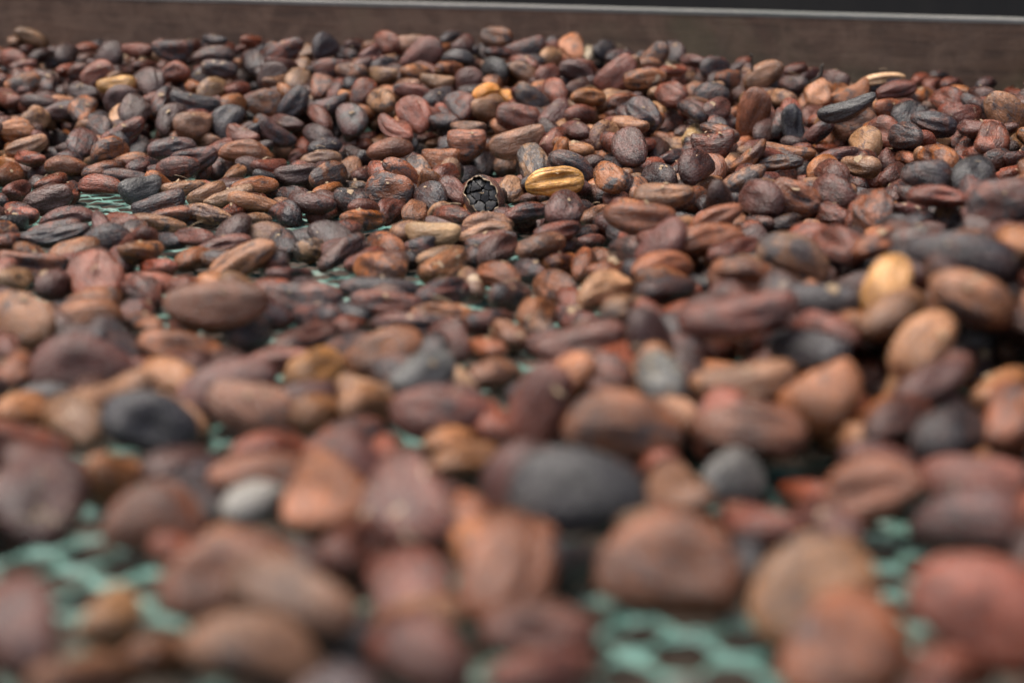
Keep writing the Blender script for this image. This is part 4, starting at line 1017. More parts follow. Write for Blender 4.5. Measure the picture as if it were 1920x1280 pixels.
# the bean whose shell has broken open: shell, pale rim, cracked black pieces inside
def cracked_bean(pos, q, A, B, C, label):
    root = bpy.data.objects.new('cracked_cacao_bean', None); COL.objects.link(root)
    root.location = Vector(pos) * MM; tag(root, label, 'cacao bean', GROUP)
    rg = np.random.default_rng(77)
    # local frame: x along the picture's slant, z facing the open side (towards the viewer)
    view = (Vector((0, 0, 109)) - Vector(pos)).normalized()
    view = (view + Vector((0, 0, 0.30)) + Vector((-0.22, 0, 0))).normalized()
    xa = (right * math.cos(math.radians(-60)) + upv * math.sin(math.radians(-60))); xa = (xa - view * xa.dot(view)).normalized()
    ya = view.cross(xa)
    root.rotation_mode = 'QUATERNION'; root.rotation_quaternion = Matrix((xa, ya, view)).transposed().to_quaternion()
    A, B, C = 10.6, 8.8, 9.0
    nv, nu = 40, 14
    def rim(a): return 0.79 + 0.06 * math.sin(2 * a + 1) + 0.04 * math.sin(5 * a) + 0.035 * math.sin(9 * a + 2) + 0.02 * math.sin(17 * a)
    V = []; Fc = []
    for i in range(nu + 1):
        for j in range(nv):
            a = j / nv * 2 * math.pi; e = math.asin(min(0.98, rim(a)))            # polar angle of the rim
            t = e + (math.pi - e) * i / nu
            lump = 1 + 0.02 * math.sin(4 * a + 3 * t) + 0.015 * math.sin(9 * a + 2)
            V.append((A * math.sin(t) * math.cos(a) * lump, B * math.sin(t) * math.sin(a) * lump, C * math.cos(t) * 0.95))
    for i in range(nu):
        for j in range(nv):
            k = (j + 1) % nv
            Fc.append((i * nv + j, (i + 1) * nv + j, (i + 1) * nv + k, i * nv + k))
    V = np.array(V); n = len(V)
    me = np_mesh('shell', V * MM, np.array(Fc), M_BEAN, {'base': ('FLOAT_COLOR', np.tile((0.13, 0.05, 0.03, 1), (n, 1))), 'patch': ('FLOAT_COLOR', np.tile((0.025, 0.02, 0.02, 1), (n, 1))),
                 'loc': ('FLOAT_VECTOR', V + 55), 'par': ('FLOAT_VECTOR', np.tile((0.42, 0.5, 0.7), (n, 1)))})
    sh = bpy.data.objects.new('shell', me); COL.objects.link(sh); sh.parent = root
    # pale torn rim of the shell
    RV = []; RF = []
    for j in range(nv * 2):
        a = j / (nv * 2) * 2 * math.pi; jag = 0.05 * math.sin(13 * a) + 0.04 * math.sin(23 * a + 1)
        for (dr, dz) in ((0.10, -0.45), (0.12, 0.0), (-0.30 + 5 * jag, 0.20 + 2 * jag), (-0.34 + 5 * jag, -0.2)):
            e = math.asin(min(0.98, rim(a)))
            RV.append((A * math.sin(e) * math.cos(a) + dr * math.cos(a), B * math.sin(e) * math.sin(a) + dr * math.sin(a), C * math.cos(e) * 0.95 + dz))
    m = nv * 2
    for j in range(m):
        k = (j + 1) % m
        for c in range(4): RF.append((j * 4 + c, k * 4 + c, k * 4 + (c + 1) % 4, j * 4 + (c + 1) % 4))
    mesh_obj('torn_rim', np.array(RV) * MM, RF, M_SHELL, root, True)
    # nib pieces: cells of a split disc, each its own raised plate
    sites = np.array([(-5.6, 2.6), (-2.2, 5.0), (2.6, 4.0), (6.2, 1.2), (1.2, 1.2), (-4.6, -1.0), (-1.2, -2.0), (4.4, -3.6), (-0.4, -5.4), (-7.0, -3.4)])
    for si, s0 in enumerate(sites):
        ring = []
        for j in range(26):
            a = j / 26 * 2 * math.pi; dv = np.array((math.cos(a), math.sin(a))); L = 12.0
            for sj, s1 in enumerate(sites):
                if sj == si: continue
                nrm = s1 - s0; dist = np.linalg.norm(nrm); nrm = nrm / dist; den = dv @ nrm
                if den > 1e-3: L = min(L, (dist / 2 - 0.10) / den)
            while L > 0.1:
                pt = s0 + dv * L
                if (pt[0] / (A * 0.76)) ** 2 + (pt[1] / (B * 0.76)) ** 2 < 1: break
                L -= 0.1
            L *= 1 + 0.06 * math.sin(5 * a + si) + 0.05 * math.sin(9 * a + 2 * si)
            L -= 0.10 * abs(math.sin(6.5 * a + 2.3 * si)) * rg.uniform(0.3, 1.2)
            ring.append(s0 + dv * max(L, 0.4))
        h0 = 5.0 + rg.uniform(-0.9, 0.9); tx, ty = rg.uniform(-0.24, 0.24, 2)
        PV = []; n = len(ring)
        def hz(pt, dz): return h0 + dz + tx * (pt[0] - s0[0]) + ty * (pt[1] - s0[1]) - 0.035 * (pt[0] ** 2 + pt[1] ** 2) * 0.6
        for pt in ring: PV.append((pt[0], pt[1], hz(pt, -3.0)))
        for pt in ring: PV.append((pt[0], pt[1], hz(pt, -0.2)))
        for pt in ring: pq = s0 + (pt - s0) * 0.86; PV.append((pq[0], pq[1], hz(pq, 0.0)))
        PV.append((s0[0], s0[1], hz(s0, 0.12)))
        PF = []
        for j in range(n):
            k = (j + 1) % n
            PF += [(j, k, n + k, n + j), (n + j, n + k, 2 * n + k, 2 * n + j), (2 * n + j, 2 * n + k, 3 * n)]
        mesh_obj('nib_piece', np.array(PV) * MM, PF, M_NIB, root, False)
cracked_bean(*cracked)

# the rest of the heap: one object
# x y z (mm) | detail level | number that seeds its pose, size and colour
UNDER = [
(-468,996,29,1,0),(-474,1018,29,1,1),(-467,1032,30,1,2),(-473,1048,32,1,3),(-475,1062,31,1,4),(-470,1075,34,1,5),(-471,1091,34,1,6),(-454,965,24,1,7),(-455,988,25,1,8),(-456,1001,29,1,9),
(-456,1015,29,1,10),(-453,1028,30,1,11),(-457,1041,31,1,12),(-451,1057,32,1,13),(-458,1080,34,1,14),(-459,1096,34,1,15),(-440,923,19,1,16),(-437,941,20,1,17),(-443,953,22,1,18),(-439,968,23,1,19),
(-439,989,25,1,20),(-437,1005,26,1,21),(-440,1016,28,1,22),(-441,1028,29,1,23),(-441,1043,31,1,24),(-439,1062,33,1,25),(-444,1073,32,1,26),(-441,1090,33,1,27),(-423,893,15,1,28),(-423,908,16,1,29),
(-428,924,17,1,30),(-425,939,22,1,31),(-425,957,23,1,32),(-426,972,25,1,33),(-424,988,24,1,34),(-429,999,27,1,35),(-426,1016,28,1,36),(-429,1034,29,1,37),(-427,1048,30,1,38),(-427,1063,32,1,39),
(-427,1077,34,1,40),(-422,1088,33,1,41),(-412,830,8,1,42),(-412,846,9,1,43),(-412,865,12,1,44),(-406,881,13,1,45),(-411,897,13,1,46),(-410,911,16,1,47),(-412,928,18,1,48),(-411,940,21,1,49),
(-412,952,22,1,50),(-409,967,22,1,51),(-408,988,24,1,52),(-409,1005,27,1,53),(-406,1021,28,1,54),(-413,1029,28,1,55),(-413,1044,31,1,56),(-411,1060,32,1,57),(-412,1072,32,1,58),(-406,1087,34,1,59),
(-394,802,6,1,60),(-396,816,7,1,61),(-398,838,8,1,62),(-394,853,10,1,63),(-391,865,10,1,64),(-394,883,11,1,65),(-396,897,14,1,66),(-394,910,16,1,67),(-393,923,16,1,68),(-397,944,19,1,69),
(-395,956,21,1,70),(-394,967,22,1,71),(-395,983,22,1,72),(-397,1000,25,1,73),(-392,1019,28,1,74),(-391,1030,29,1,75),(-396,1044,30,1,76),(-397,1060,31,1,77),(-397,1072,32,1,78),(-396,1086,33,1,79),
(-378,777,6,1,80),(-382,791,6,1,81),(-380,807,6,1,82),(-382,822,7,1,83),(-382,832,7,1,84),(-378,850,9,1,85),(-378,865,10,1,86),(-381,878,11,1,87),(-378,891,13,1,88),(-381,906,12,1,89),
(-382,922,18,1,90),(-382,944,19,1,91),(-377,955,22,1,92),(-382,971,21,1,93),(-378,988,23,1,94),(-385,1004,26,1,95),(-376,1014,27,1,96),(-379,1034,30,1,97),(-379,1043,28,1,98),(-383,1065,33,1,99),
(-385,1076,33,1,100),(-385,1094,34,1,101),(-364,793,5,1,102),(-363,807,7,1,103),(-366,819,9,1,104),(-366,835,8,1,105),(-363,849,8,1,106),(-364,863,9,1,107),(-366,877,11,1,108),(-364,893,12,1,109),
(-368,907,14,1,110),(-366,926,15,1,111),(-370,937,18,1,112),(-364,950,20,1,113),(-367,975,22,1,114),(-359,988,22,1,115),(-369,999,24,1,116),(-367,1034,28,1,118),(-361,1048,29,1,119),(-368,1065,29,1,120),
(-347,792,4,1,123),(-347,804,5,1,124),(-353,819,5,1,125),(-354,830,7,1,126),(-345,851,8,1,127),(-349,863,9,1,128),(-347,881,10,1,129),(-351,899,12,1,130),(-347,912,12,1,131),(-349,924,16,1,132),
(-353,941,18,1,133),(-353,957,20,1,134),(-355,969,20,1,135),(-347,983,22,1,136),(-351,1004,24,1,137),(-349,1017,24,1,138),(-347,1033,26,1,139),(-354,1096,36,1,143),(-335,791,9,1,144),(-332,806,5,1,145),
(-338,823,5,1,146),(-335,836,8,1,147),(-328,849,8,1,148),(-332,867,11,1,149),(-331,882,10,1,150),(-336,894,12,1,151),(-334,915,14,1,152),(-336,926,14,1,153),(-337,936,16,1,154),(-332,954,17,1,155),
(-337,965,20,1,156),(-333,984,22,1,157),(-333,998,22,1,158),(-334,1031,29,1,160),(-332,1043,30,1,161),(-339,1061,32,1,162),(-330,1093,38,1,164),(-320,792,6,1,165),(-321,806,5,1,166),(-319,820,5,1,167),
(-317,838,7,1,168),(-320,854,8,1,169),(-318,868,11,1,170),(-319,880,8,1,171),(-320,894,11,1,172),(-320,910,12,1,173),(-323,923,11,1,174),(-320,988,24,1,178),(-319,1004,26,1,179),(-315,1016,29,1,180),
(-320,1031,30,1,181),(-323,1081,38,1,184),(-319,1093,40,1,185),(-308,805,7,1,186),(-304,820,11,1,187),(-304,835,5,1,188),(-304,850,7,1,189),(-304,868,6,1,190),(-306,884,9,1,191),(-303,901,9,1,192),
(-302,913,11,1,193),(-304,960,19,1,196),(-304,974,22,1,197),(-305,990,24,1,198),(-291,804,5,1,206),(-289,821,8,1,207),(-291,834,5,1,208),(-292,854,6,1,209),(-288,870,8,1,210),(-286,884,7,1,211),
(-292,895,10,1,212),(-289,908,13,1,213),(-290,920,20,1,214),(-292,942,18,1,215),(-295,957,22,1,216),(-287,1000,30,1,219),(-292,1015,34,1,220),(-287,1029,34,1,221),(-269,827,5,1,226),(-279,853,7,1,228),
(-275,869,9,1,229),(-276,881,11,1,230),(-282,925,23,1,233),(-275,939,22,1,234),(-276,954,22,1,235),(-274,968,29,1,236),(-278,1001,33,1,238),(-275,1019,37,1,239),(-274,1035,40,1,240),(-278,1048,40,1,241),
(-261,814,7,1,246),(-266,841,8,1,247),(-265,924,22,1,253),(-266,955,26,1,255),(-261,969,30,1,256),(-261,988,34,1,257),(-264,1004,37,1,258),(-241,832,9,1,267),(-244,866,12,1,269),(-247,883,15,1,270),
(-245,897,16,1,271),(-243,940,27,1,274),(-244,956,30,1,275),(-244,1014,45,1,279),(-247,1031,46,1,280),(-243,1077,46,1,283),(-232,802,8,1,286),(-234,827,6,1,287),(-223,834,8,1,288),(-231,848,5,1,289),
(-232,866,11,1,290),(-230,883,15,1,291),(-228,897,18,1,292),(-228,910,25,1,293),(-230,929,26,1,294),(-235,945,27,1,295),(-227,958,33,1,296),(-214,816,9,1,308),(-218,849,12,1,310),(-219,862,14,1,311),
(-211,912,24,1,314),(-214,925,27,1,315),(-213,936,29,1,316),(-213,968,38,1,318),(-214,1062,48,1,324),(-214,1081,48,1,325),(-200,779,6,1,327),(-200,790,4,1,328),(-199,883,18,1,334),(-202,898,21,1,335),
(-199,911,21,1,336),(-199,924,27,1,337),(-198,997,42,1,342),(-196,1014,42,1,343),(-203,1032,46,1,344),(-200,1045,48,1,345),(-203,1057,50,1,346),(-205,1072,49,1,347),(-187,840,8,1,352),(-186,850,14,1,353),
(-182,868,13,1,354),(-188,882,16,1,355),(-187,912,21,1,357),(-185,928,22,1,358),(-188,942,28,1,359),(-165,793,7,1,370),(-170,809,6,1,371),(-175,825,6,1,372),(-169,864,12,1,375),(-171,877,13,1,376),
(-176,898,14,1,377),(-172,911,20,1,378),(-175,922,24,1,379),(-174,947,25,1,380),(-165,1016,46,1,385),(-169,1032,45,1,386),(-176,1044,48,1,387),(-158,817,7,1,392),(-157,837,7,1,393),(-160,854,7,1,394),
(-157,866,11,1,395),(-155,880,10,1,396),(-153,908,15,1,398),(-152,927,22,1,399),(-156,942,25,1,400),(-149,956,29,1,401),(-149,968,35,1,402),(-158,978,37,1,403),(-159,993,39,1,404),(-155,1015,47,1,405),
(-156,1034,49,1,406),(-138,807,5,1,411),(-142,818,6,1,412),(-143,834,6,1,413),(-141,847,5,1,414),(-141,867,16,1,415),(-141,879,13,1,416),(-142,893,12,1,417),(-134,904,16,1,418),(-141,932,22,1,419),
(-143,943,30,1,420),(-138,954,33,1,421),(-138,972,39,1,422),(-141,985,43,1,423),(-120,909,23,1,438),(-126,925,26,1,439),(-123,937,29,1,440),(-120,953,37,1,441),(-124,965,39,1,442),(-125,982,45,1,443),
(-126,1000,47,1,444),(-107,830,7,1,454),(-109,852,12,1,455),(-114,924,30,1,460),(-112,941,36,1,461),(-108,960,40,1,462),(-113,971,42,1,463),(-114,984,44,1,464),(-115,998,47,1,465),(-106,1086,50,1,471),
(-95,767,5,1,472),(-93,811,9,1,474),(-94,823,9,1,475),(-92,860,19,1,478),(-96,880,24,1,479),(-92,893,25,1,480),(-94,915,30,1,481),(-96,926,31,1,482),(-97,936,33,1,483),(-95,959,39,1,484),
(-95,975,42,1,485),(-95,988,45,1,486),(-99,1000,47,1,487),(-94,1016,48,1,488),(-97,1032,49,1,489),(-101,1062,51,1,491),(-74,791,4,1,496),(-80,807,7,1,497),(-85,905,29,1,504),(-81,924,31,1,505),
(-82,981,42,1,509),(-85,1004,45,1,510),(-79,1057,52,1,514),(-64,729,4,1,517),(-62,749,8,1,518),(-65,775,7,1,520),(-63,834,14,1,524),(-68,856,16,1,525),(-63,864,22,1,526),(-60,890,28,1,528),
(-61,914,32,1,529),(-66,927,32,1,530),(-65,944,37,1,531),(-62,959,38,1,532),(-66,972,41,1,533),(-65,984,43,1,534),(-63,996,45,1,535),(-61,1020,47,1,536),(-63,1033,51,1,537),(-61,1050,50,1,538),
(-65,1064,52,1,539),(-52,726,4,1,541),(-44,751,5,1,542),(-54,762,6,1,543),(-54,777,6,1,544),(-50,791,8,1,545),(-46,900,30,1,552),(-46,913,30,1,553),(-49,923,33,1,554),(-51,935,35,1,555),
(-51,958,36,1,556),(-50,985,45,1,558),(-55,1002,45,1,559),(-30,711,4,1,565),(-39,735,4,1,566),(-32,741,9,1,567),(-33,756,8,1,568),(-34,781,7,1,569),(-37,794,10,1,570),(-32,808,10,1,571),
(-32,818,13,1,572),(-35,838,16,1,573),(-37,851,20,1,574),(-38,865,24,1,575),(-38,877,26,1,576),(-30,890,25,1,577),(-34,908,27,1,578),(-34,929,32,1,579),(-35,942,36,1,580),(-39,957,37,1,581),
(-20,718,6,1,590),(-15,730,5,1,591),(-21,822,16,1,597),(-25,834,20,1,598),(-22,895,26,1,602),(-23,923,32,1,604),(-21,943,36,1,605),(-20,959,37,1,606),(-21,972,41,1,607),(-15,982,44,1,608),
(-18,1015,51,1,610),(-18,1031,53,1,611),(-14,1047,54,1,612),(-17,1061,52,1,613),(-19,1074,55,1,614),(-10,711,5,1,616),(-7,736,5,1,617),(-4,849,20,1,625),(-4,868,20,1,626),(0,883,24,1,627),
(-3,898,24,1,628),(-1,912,29,1,629),(3,921,35,1,630),(-8,991,47,1,634),(-5,1005,46,1,635),(-6,1016,51,1,636),(-3,1030,51,1,637),(-5,1044,53,1,638),(-7,1062,54,1,639),(14,654,6,1,641),
(14,726,9,1,646),(7,735,7,1,647),(13,746,8,1,648),(8,757,8,1,649),(8,772,10,1,650),(12,785,13,1,651),(10,800,11,1,652),(9,817,18,1,653),(18,838,15,1,654),(10,853,18,1,655),
(10,867,22,1,656),(10,878,23,1,657),(9,897,28,1,658),(11,913,27,1,659),(9,932,30,1,660),(10,943,34,1,661),(7,960,35,1,662),(13,970,40,1,663),(12,990,42,1,664),(9,1002,48,1,665),
(4,1015,49,1,666),(6,1034,49,1,667),(8,1044,51,1,668),(12,1057,54,1,669),(21,579,5,1,673),(28,652,7,1,678),(22,666,7,1,679),(24,687,6,1,680),(23,699,8,1,681),(31,717,10,1,682),
(25,747,14,1,684),(26,761,10,1,685),(23,775,15,1,686),(24,792,16,1,687),(24,803,14,1,688),(22,816,16,1,689),(27,835,21,1,690),(25,849,19,1,691),(22,868,21,1,692),(28,878,25,1,693),
(23,897,27,1,694),(20,923,32,1,696),(22,939,36,1,697),(27,954,38,1,698),(28,973,39,1,699),(28,983,43,1,700),(22,997,43,1,701),(18,1019,49,1,702),(26,1030,47,1,703),(19,1044,52,1,704),
(27,1053,53,1,705),(24,1067,52,1,706),(39,353,6,1,707),(44,366,9,1,708),(39,377,9,1,709),(40,391,6,1,710),(38,416,7,1,711),(38,433,5,1,712),(37,460,6,1,714),(39,507,8,1,717),
(48,510,9,1,718),(43,539,10,1,719),(43,568,11,1,721),(44,597,11,1,723),(43,608,12,1,724),(40,621,9,1,725),(45,664,19,1,727),(46,670,10,1,728),(43,690,10,1,729),(35,698,12,1,730),
(44,711,12,1,731),(40,730,14,1,732),(44,745,15,1,733),(43,796,22,1,736),(38,810,21,1,737),(37,876,30,1,742),(42,891,31,1,743),(44,909,31,1,744),(43,932,31,1,745),(42,941,35,1,746),
(41,952,38,1,747),(46,968,40,1,748),(39,991,42,1,749),(40,1013,45,1,751),(40,1029,47,1,752),(35,1043,51,1,753),(38,1059,51,1,754),(42,340,6,1,755),(51,355,6,1,756),(54,372,6,1,757),
(53,386,6,1,758),(51,477,10,1,764),(47,490,12,1,765),(57,505,8,1,766),(54,520,13,1,767),(55,533,12,1,768),(53,547,13,1,769),(56,561,12,1,770),(53,578,14,1,771),(57,593,13,1,772),
(56,613,16,1,773),(57,626,14,1,774),(53,719,21,1,780),(53,736,20,1,781),(55,747,19,1,782),(55,779,24,1,784),(59,793,22,1,785),(56,803,23,1,786),(53,817,25,1,787),(60,836,26,1,788),
(56,853,26,1,789),(58,912,35,1,793),(51,924,36,1,794),(56,939,38,1,795),(59,969,43,1,797),(66,342,7,1,805),(75,357,9,1,806),(66,369,9,1,807),(70,389,10,1,808),(72,406,8,1,809),
(69,415,11,1,810),(67,430,12,1,811),(71,495,11,1,815),(66,505,15,1,816),(74,517,9,1,817),(70,533,13,1,818),(68,549,13,1,819),(69,569,12,1,820),(71,580,10,1,821),(62,637,16,1,825),
(72,687,15,1,828),(70,821,29,1,837),(73,834,29,1,838),(68,876,32,1,841),(66,893,34,1,842),(72,955,42,1,846),(73,973,45,1,847),(74,986,43,1,848),(68,998,46,1,849),(71,1018,49,1,850),
(69,1030,50,1,851),(70,1044,51,1,852),(89,327,4,1,854),(81,343,9,1,855),(86,395,14,1,858),(85,408,17,1,859),(90,415,17,1,860),(83,425,16,1,861),(90,449,16,1,862),(89,463,18,1,863),
(86,481,12,1,864),(86,490,16,1,865),(87,507,14,1,866),(86,525,14,1,867),(87,538,12,1,868),(82,548,11,1,869),(89,575,12,1,871),(88,602,11,1,872),(84,611,17,1,873),(81,626,13,1,874),
(88,641,13,1,875),(89,765,21,1,883),(88,899,37,1,892),(86,912,40,1,893),(82,941,42,1,895),(88,951,46,1,896),(88,967,48,1,897),(86,982,47,1,898),(86,1000,48,1,899),(97,339,10,1,905),
(99,372,18,1,907),(101,384,23,1,908),(99,402,17,1,909),(102,412,19,1,910),(101,425,20,1,911),(104,448,18,1,912),(97,490,15,1,915),(101,501,16,1,916),(100,524,13,1,917),(105,538,13,1,918),
(101,575,8,1,921),(102,600,12,1,922),(99,611,15,1,923),(98,626,14,1,924),(102,637,11,1,925),(99,656,14,1,926),(101,681,15,1,928),(103,702,15,1,929),(101,760,22,1,933),(97,775,22,1,934),
(101,797,21,1,936),(102,868,34,1,940),(117,298,8,1,953),(117,307,7,1,954),(121,321,7,1,955),(115,381,29,1,959),(116,400,28,1,960),(118,411,26,1,961),(112,432,22,1,962),(117,448,23,1,963),
(121,465,21,1,964),(118,481,21,1,965),(109,494,17,1,966),(114,510,19,1,967),(112,524,17,1,968),(120,533,16,1,969),(117,580,9,1,972),(114,598,10,1,973),(115,613,11,1,974),(113,628,12,1,975),
(113,646,13,1,976),(116,656,12,1,977),(116,669,13,1,978),(117,684,11,1,979),(112,707,16,1,980),(110,732,18,1,982),(117,744,18,1,983),(115,762,20,1,984),(120,823,28,1,988),(117,838,28,1,989),
(112,853,30,1,990),(114,894,40,1,993),(118,910,39,1,994),(119,926,42,1,995),(118,944,46,1,996),(120,968,45,1,998),(126,291,11,1,1004),(130,311,9,1,1005),(132,326,12,1,1006),(125,335,13,1,1007),
(133,358,25,1,1008),(127,373,26,1,1009),(132,416,31,1,1012),(127,428,26,1,1013),(134,446,27,1,1014),(131,459,26,1,1015),(129,471,25,1,1016),(130,489,22,1,1017),(127,505,21,1,1018),(128,523,20,1,1019),
(135,534,21,1,1020),(134,556,18,1,1021),(139,587,18,1,1023),(131,603,11,1,1024),(121,607,17,1,1025),(131,627,18,1,1026),(128,640,12,1,1027),(130,651,16,1,1028),(131,686,12,1,1030),(129,750,20,1,1034),
(129,762,19,1,1035),(129,777,19,1,1036),(138,814,18,1,1038),(133,824,24,1,1039),(130,838,30,1,1040),(126,854,27,1,1041),(129,865,31,1,1042),(136,908,37,1,1045),(137,927,32,1,1046),(129,937,39,1,1047),
(128,953,42,1,1048),(132,968,45,1,1049),(132,983,45,1,1050),(149,281,8,1,1055),(142,296,7,1,1056),(148,311,10,1,1057),(147,322,10,1,1058),(148,346,19,1,1059),(147,357,24,1,1060),(140,371,29,1,1061),
(145,384,30,1,1062),(150,403,29,1,1063),(145,416,32,1,1064),(144,426,28,1,1065),(148,445,30,1,1066),(143,461,30,1,1067),(148,477,28,1,1068),(138,505,24,1,1070),(147,524,20,1,1071),(149,546,21,1,1073),
(145,567,15,1,1074),(142,599,19,1,1076),(142,610,17,1,1077),(147,625,20,1,1078),(147,635,17,1,1079),(143,690,18,1,1082),(149,701,18,1,1083),(143,717,17,1,1084),(145,775,21,1,1088),(145,787,22,1,1089),
(144,803,25,1,1090),(148,817,24,1,1091),(140,839,27,1,1092),(144,854,29,1,1093),(150,871,31,1,1094),(143,881,33,1,1095),(145,896,32,1,1096),(148,906,36,1,1097),(148,917,36,1,1098),(146,935,39,1,1099),
(147,951,41,1,1100),(145,969,44,1,1101),(150,983,43,1,1102),(160,282,5,1,1107),(159,301,7,1,1108),(159,315,10,1,1109),(158,328,22,1,1110),(160,340,21,1,1111),(162,351,22,1,1112),(159,372,28,1,1113),
(158,387,30,1,1114),(163,399,31,1,1115),(155,416,30,1,1116),(160,434,31,1,1117),(163,447,28,1,1118),(159,461,29,1,1119),(165,472,30,1,1120),(160,495,28,1,1121),(161,509,28,1,1122),(159,520,26,1,1123),
(164,535,25,1,1124),(162,548,24,1,1125),(162,565,25,1,1126),(160,575,23,1,1127),(162,607,24,1,1129),(161,634,21,1,1130),(161,703,21,1,1135),(154,711,16,1,1136),(165,731,24,1,1137),(160,742,20,1,1138),
(158,884,31,1,1147),(159,929,36,1,1150),(162,941,41,1,1151),(158,957,41,1,1152),(159,972,43,1,1153),(178,279,5,1,1159),(173,294,8,1,1160),(178,315,14,1,1161),(176,324,19,1,1162),(177,340,21,1,1163),
(179,359,26,1,1164),(175,375,28,1,1165),(173,388,32,1,1166),(178,401,29,1,1167),(175,416,32,1,1168),(175,428,31,1,1169),(177,445,32,1,1170),(171,457,29,1,1171),(176,480,30,1,1172),(178,495,30,1,1173),
(179,506,29,1,1174),(176,522,26,1,1175),(176,532,27,1,1176),(177,551,27,1,1177),(178,564,26,1,1178),(175,576,26,1,1179),(169,592,25,1,1180),(177,614,23,1,1181),(172,622,24,1,1182),(175,636,26,1,1183),
(173,658,26,1,1184),(178,742,26,1,1189),(172,748,20,1,1190),(177,759,25,1,1191),(174,772,27,1,1192),(178,789,27,1,1193),(176,805,30,1,1194),(176,826,29,1,1195),(171,841,31,1,1196),(175,852,31,1,1197),
(180,865,34,1,1198),(172,876,33,1,1199),(173,892,34,1,1200),(170,955,43,1,1204),(193,281,8,1,1211),(185,296,7,1,1212),(189,309,12,1,1213),(190,322,19,1,1214),(192,341,22,1,1215),(191,356,27,1,1216),
(191,370,27,1,1217),(187,385,29,1,1218),(191,398,31,1,1219),(195,411,30,1,1220),(190,427,30,1,1221),(191,444,30,1,1222),(191,461,31,1,1223),(193,476,30,1,1224),(193,489,30,1,1225),(193,504,30,1,1226),
(194,519,30,1,1227),(192,536,27,1,1228),(194,547,26,1,1229),(191,568,25,1,1230),(193,579,25,1,1231),(185,598,24,1,1232),(189,609,26,1,1233),(187,623,27,1,1234),(190,642,22,1,1235),(191,656,27,1,1236),
(185,673,23,1,1237),(186,683,25,1,1238),(190,702,28,1,1239),(193,720,25,1,1240),(190,731,26,1,1241),(194,746,28,1,1242),(189,760,28,1,1243),(186,775,26,1,1244),(195,793,29,1,1245),(192,803,30,1,1246),
(189,816,29,1,1247),(190,836,31,1,1248),(189,880,34,1,1251),(192,901,36,1,1252),(186,911,35,1,1253),(188,922,39,1,1254),(192,938,41,1,1255),(202,264,5,1,1263),(210,281,9,1,1264),(199,292,10,1,1265),
(203,308,15,1,1266),(206,326,21,1,1267),(207,338,22,1,1268),(204,356,29,1,1269),(206,368,28,1,1270),(201,386,30,1,1271),(206,402,31,1,1272),(207,418,30,1,1273),(206,431,31,1,1274),(203,444,30,1,1275),
(203,461,30,1,1276),(208,476,29,1,1277),(207,491,29,1,1278),(207,509,28,1,1279),(205,521,28,1,1280),(207,538,28,1,1281),(204,552,27,1,1282),(202,569,28,1,1283),(209,583,28,1,1284),(204,600,26,1,1285),
(207,612,25,1,1286),(211,627,27,1,1287),(202,651,25,1,1289),(201,668,26,1,1290),(203,681,26,1,1291),(202,703,24,1,1292),(194,752,34,1,1296),(204,774,29,1,1297),(205,787,32,1,1298),(208,806,31,1,1299),
(204,821,32,1,1300),(202,848,33,1,1302),(201,914,40,1,1306),(217,297,11,1,1316),(217,312,16,1,1317),(220,319,20,1,1318),(222,342,24,1,1319),(217,352,28,1,1320),(221,369,29,1,1321),(217,383,30,1,1322),
(217,397,31,1,1323),(222,410,30,1,1324),(223,431,32,1,1325),(215,442,31,1,1326),(222,460,31,1,1327),(218,472,30,1,1328),(222,493,28,1,1329),(223,508,29,1,1330),(217,520,28,1,1331),(223,536,29,1,1332),
(219,552,28,1,1333),(226,566,29,1,1334),(223,580,26,1,1335),(222,595,27,1,1336),(217,606,29,1,1337),(224,629,27,1,1338),(224,637,28,1,1339),(224,673,27,1,1341),(219,716,29,1,1344),(224,740,29,1,1345),
(225,747,26,1,1346),(218,779,34,1,1348),(215,794,34,1,1349),(221,807,34,1,1350),(221,863,36,1,1354),(216,897,37,1,1356),(222,907,39,1,1357),(235,365,27,1,1366),(231,388,31,1,1367),(238,400,30,1,1368),
(237,414,30,1,1369),(240,426,32,1,1370),(235,444,30,1,1371),(234,457,29,1,1372),(232,480,28,1,1373),(237,492,28,1,1374),(236,505,28,1,1375),(237,521,29,1,1376),(237,537,27,1,1377),(230,551,25,1,1378),
(239,566,27,1,1379),(236,579,27,1,1380),(238,593,27,1,1381),(234,609,27,1,1382),(233,621,29,1,1383),(236,637,29,1,1384),(238,655,30,1,1385),(235,669,30,1,1386),(234,683,28,1,1387),(240,700,32,1,1388),
(233,731,30,1,1390),(233,743,35,1,1391),(233,760,34,1,1392),(237,773,34,1,1393),(238,809,35,1,1395),(234,818,41,1,1396),(236,830,37,1,1397),(239,845,37,1,1398),(246,387,31,1,1412),(250,402,29,1,1413),
(253,414,31,1,1414),(254,430,31,1,1415),(249,446,31,1,1416),(246,465,29,1,1417),(253,478,30,1,1418),(249,505,29,1,1420),(247,523,27,1,1421),(253,534,26,1,1422),(249,549,28,1,1423),(249,566,27,1,1424),
(250,581,28,1,1425),(250,593,28,1,1426),(248,608,29,1,1427),(248,627,29,1,1428),(255,638,29,1,1429),(249,674,30,1,1431),(245,686,31,1,1432),(255,698,32,1,1433),(252,711,34,1,1434),(250,736,34,1,1435),
(256,757,32,1,1437),(251,773,37,1,1438),(247,788,36,1,1439),(250,804,39,1,1440),(250,824,37,1,1441),(248,835,40,1,1442),(252,851,38,1,1443),(249,865,40,1,1444),(251,880,41,1,1445),(261,443,30,1,1456),
(265,458,30,1,1457),(271,471,29,1,1458),(266,490,30,1,1459),(263,504,28,1,1460),(265,518,28,1,1461),(266,529,28,1,1462),(265,548,27,1,1463),(266,566,27,1,1464),(266,582,27,1,1465),(263,597,27,1,1466),
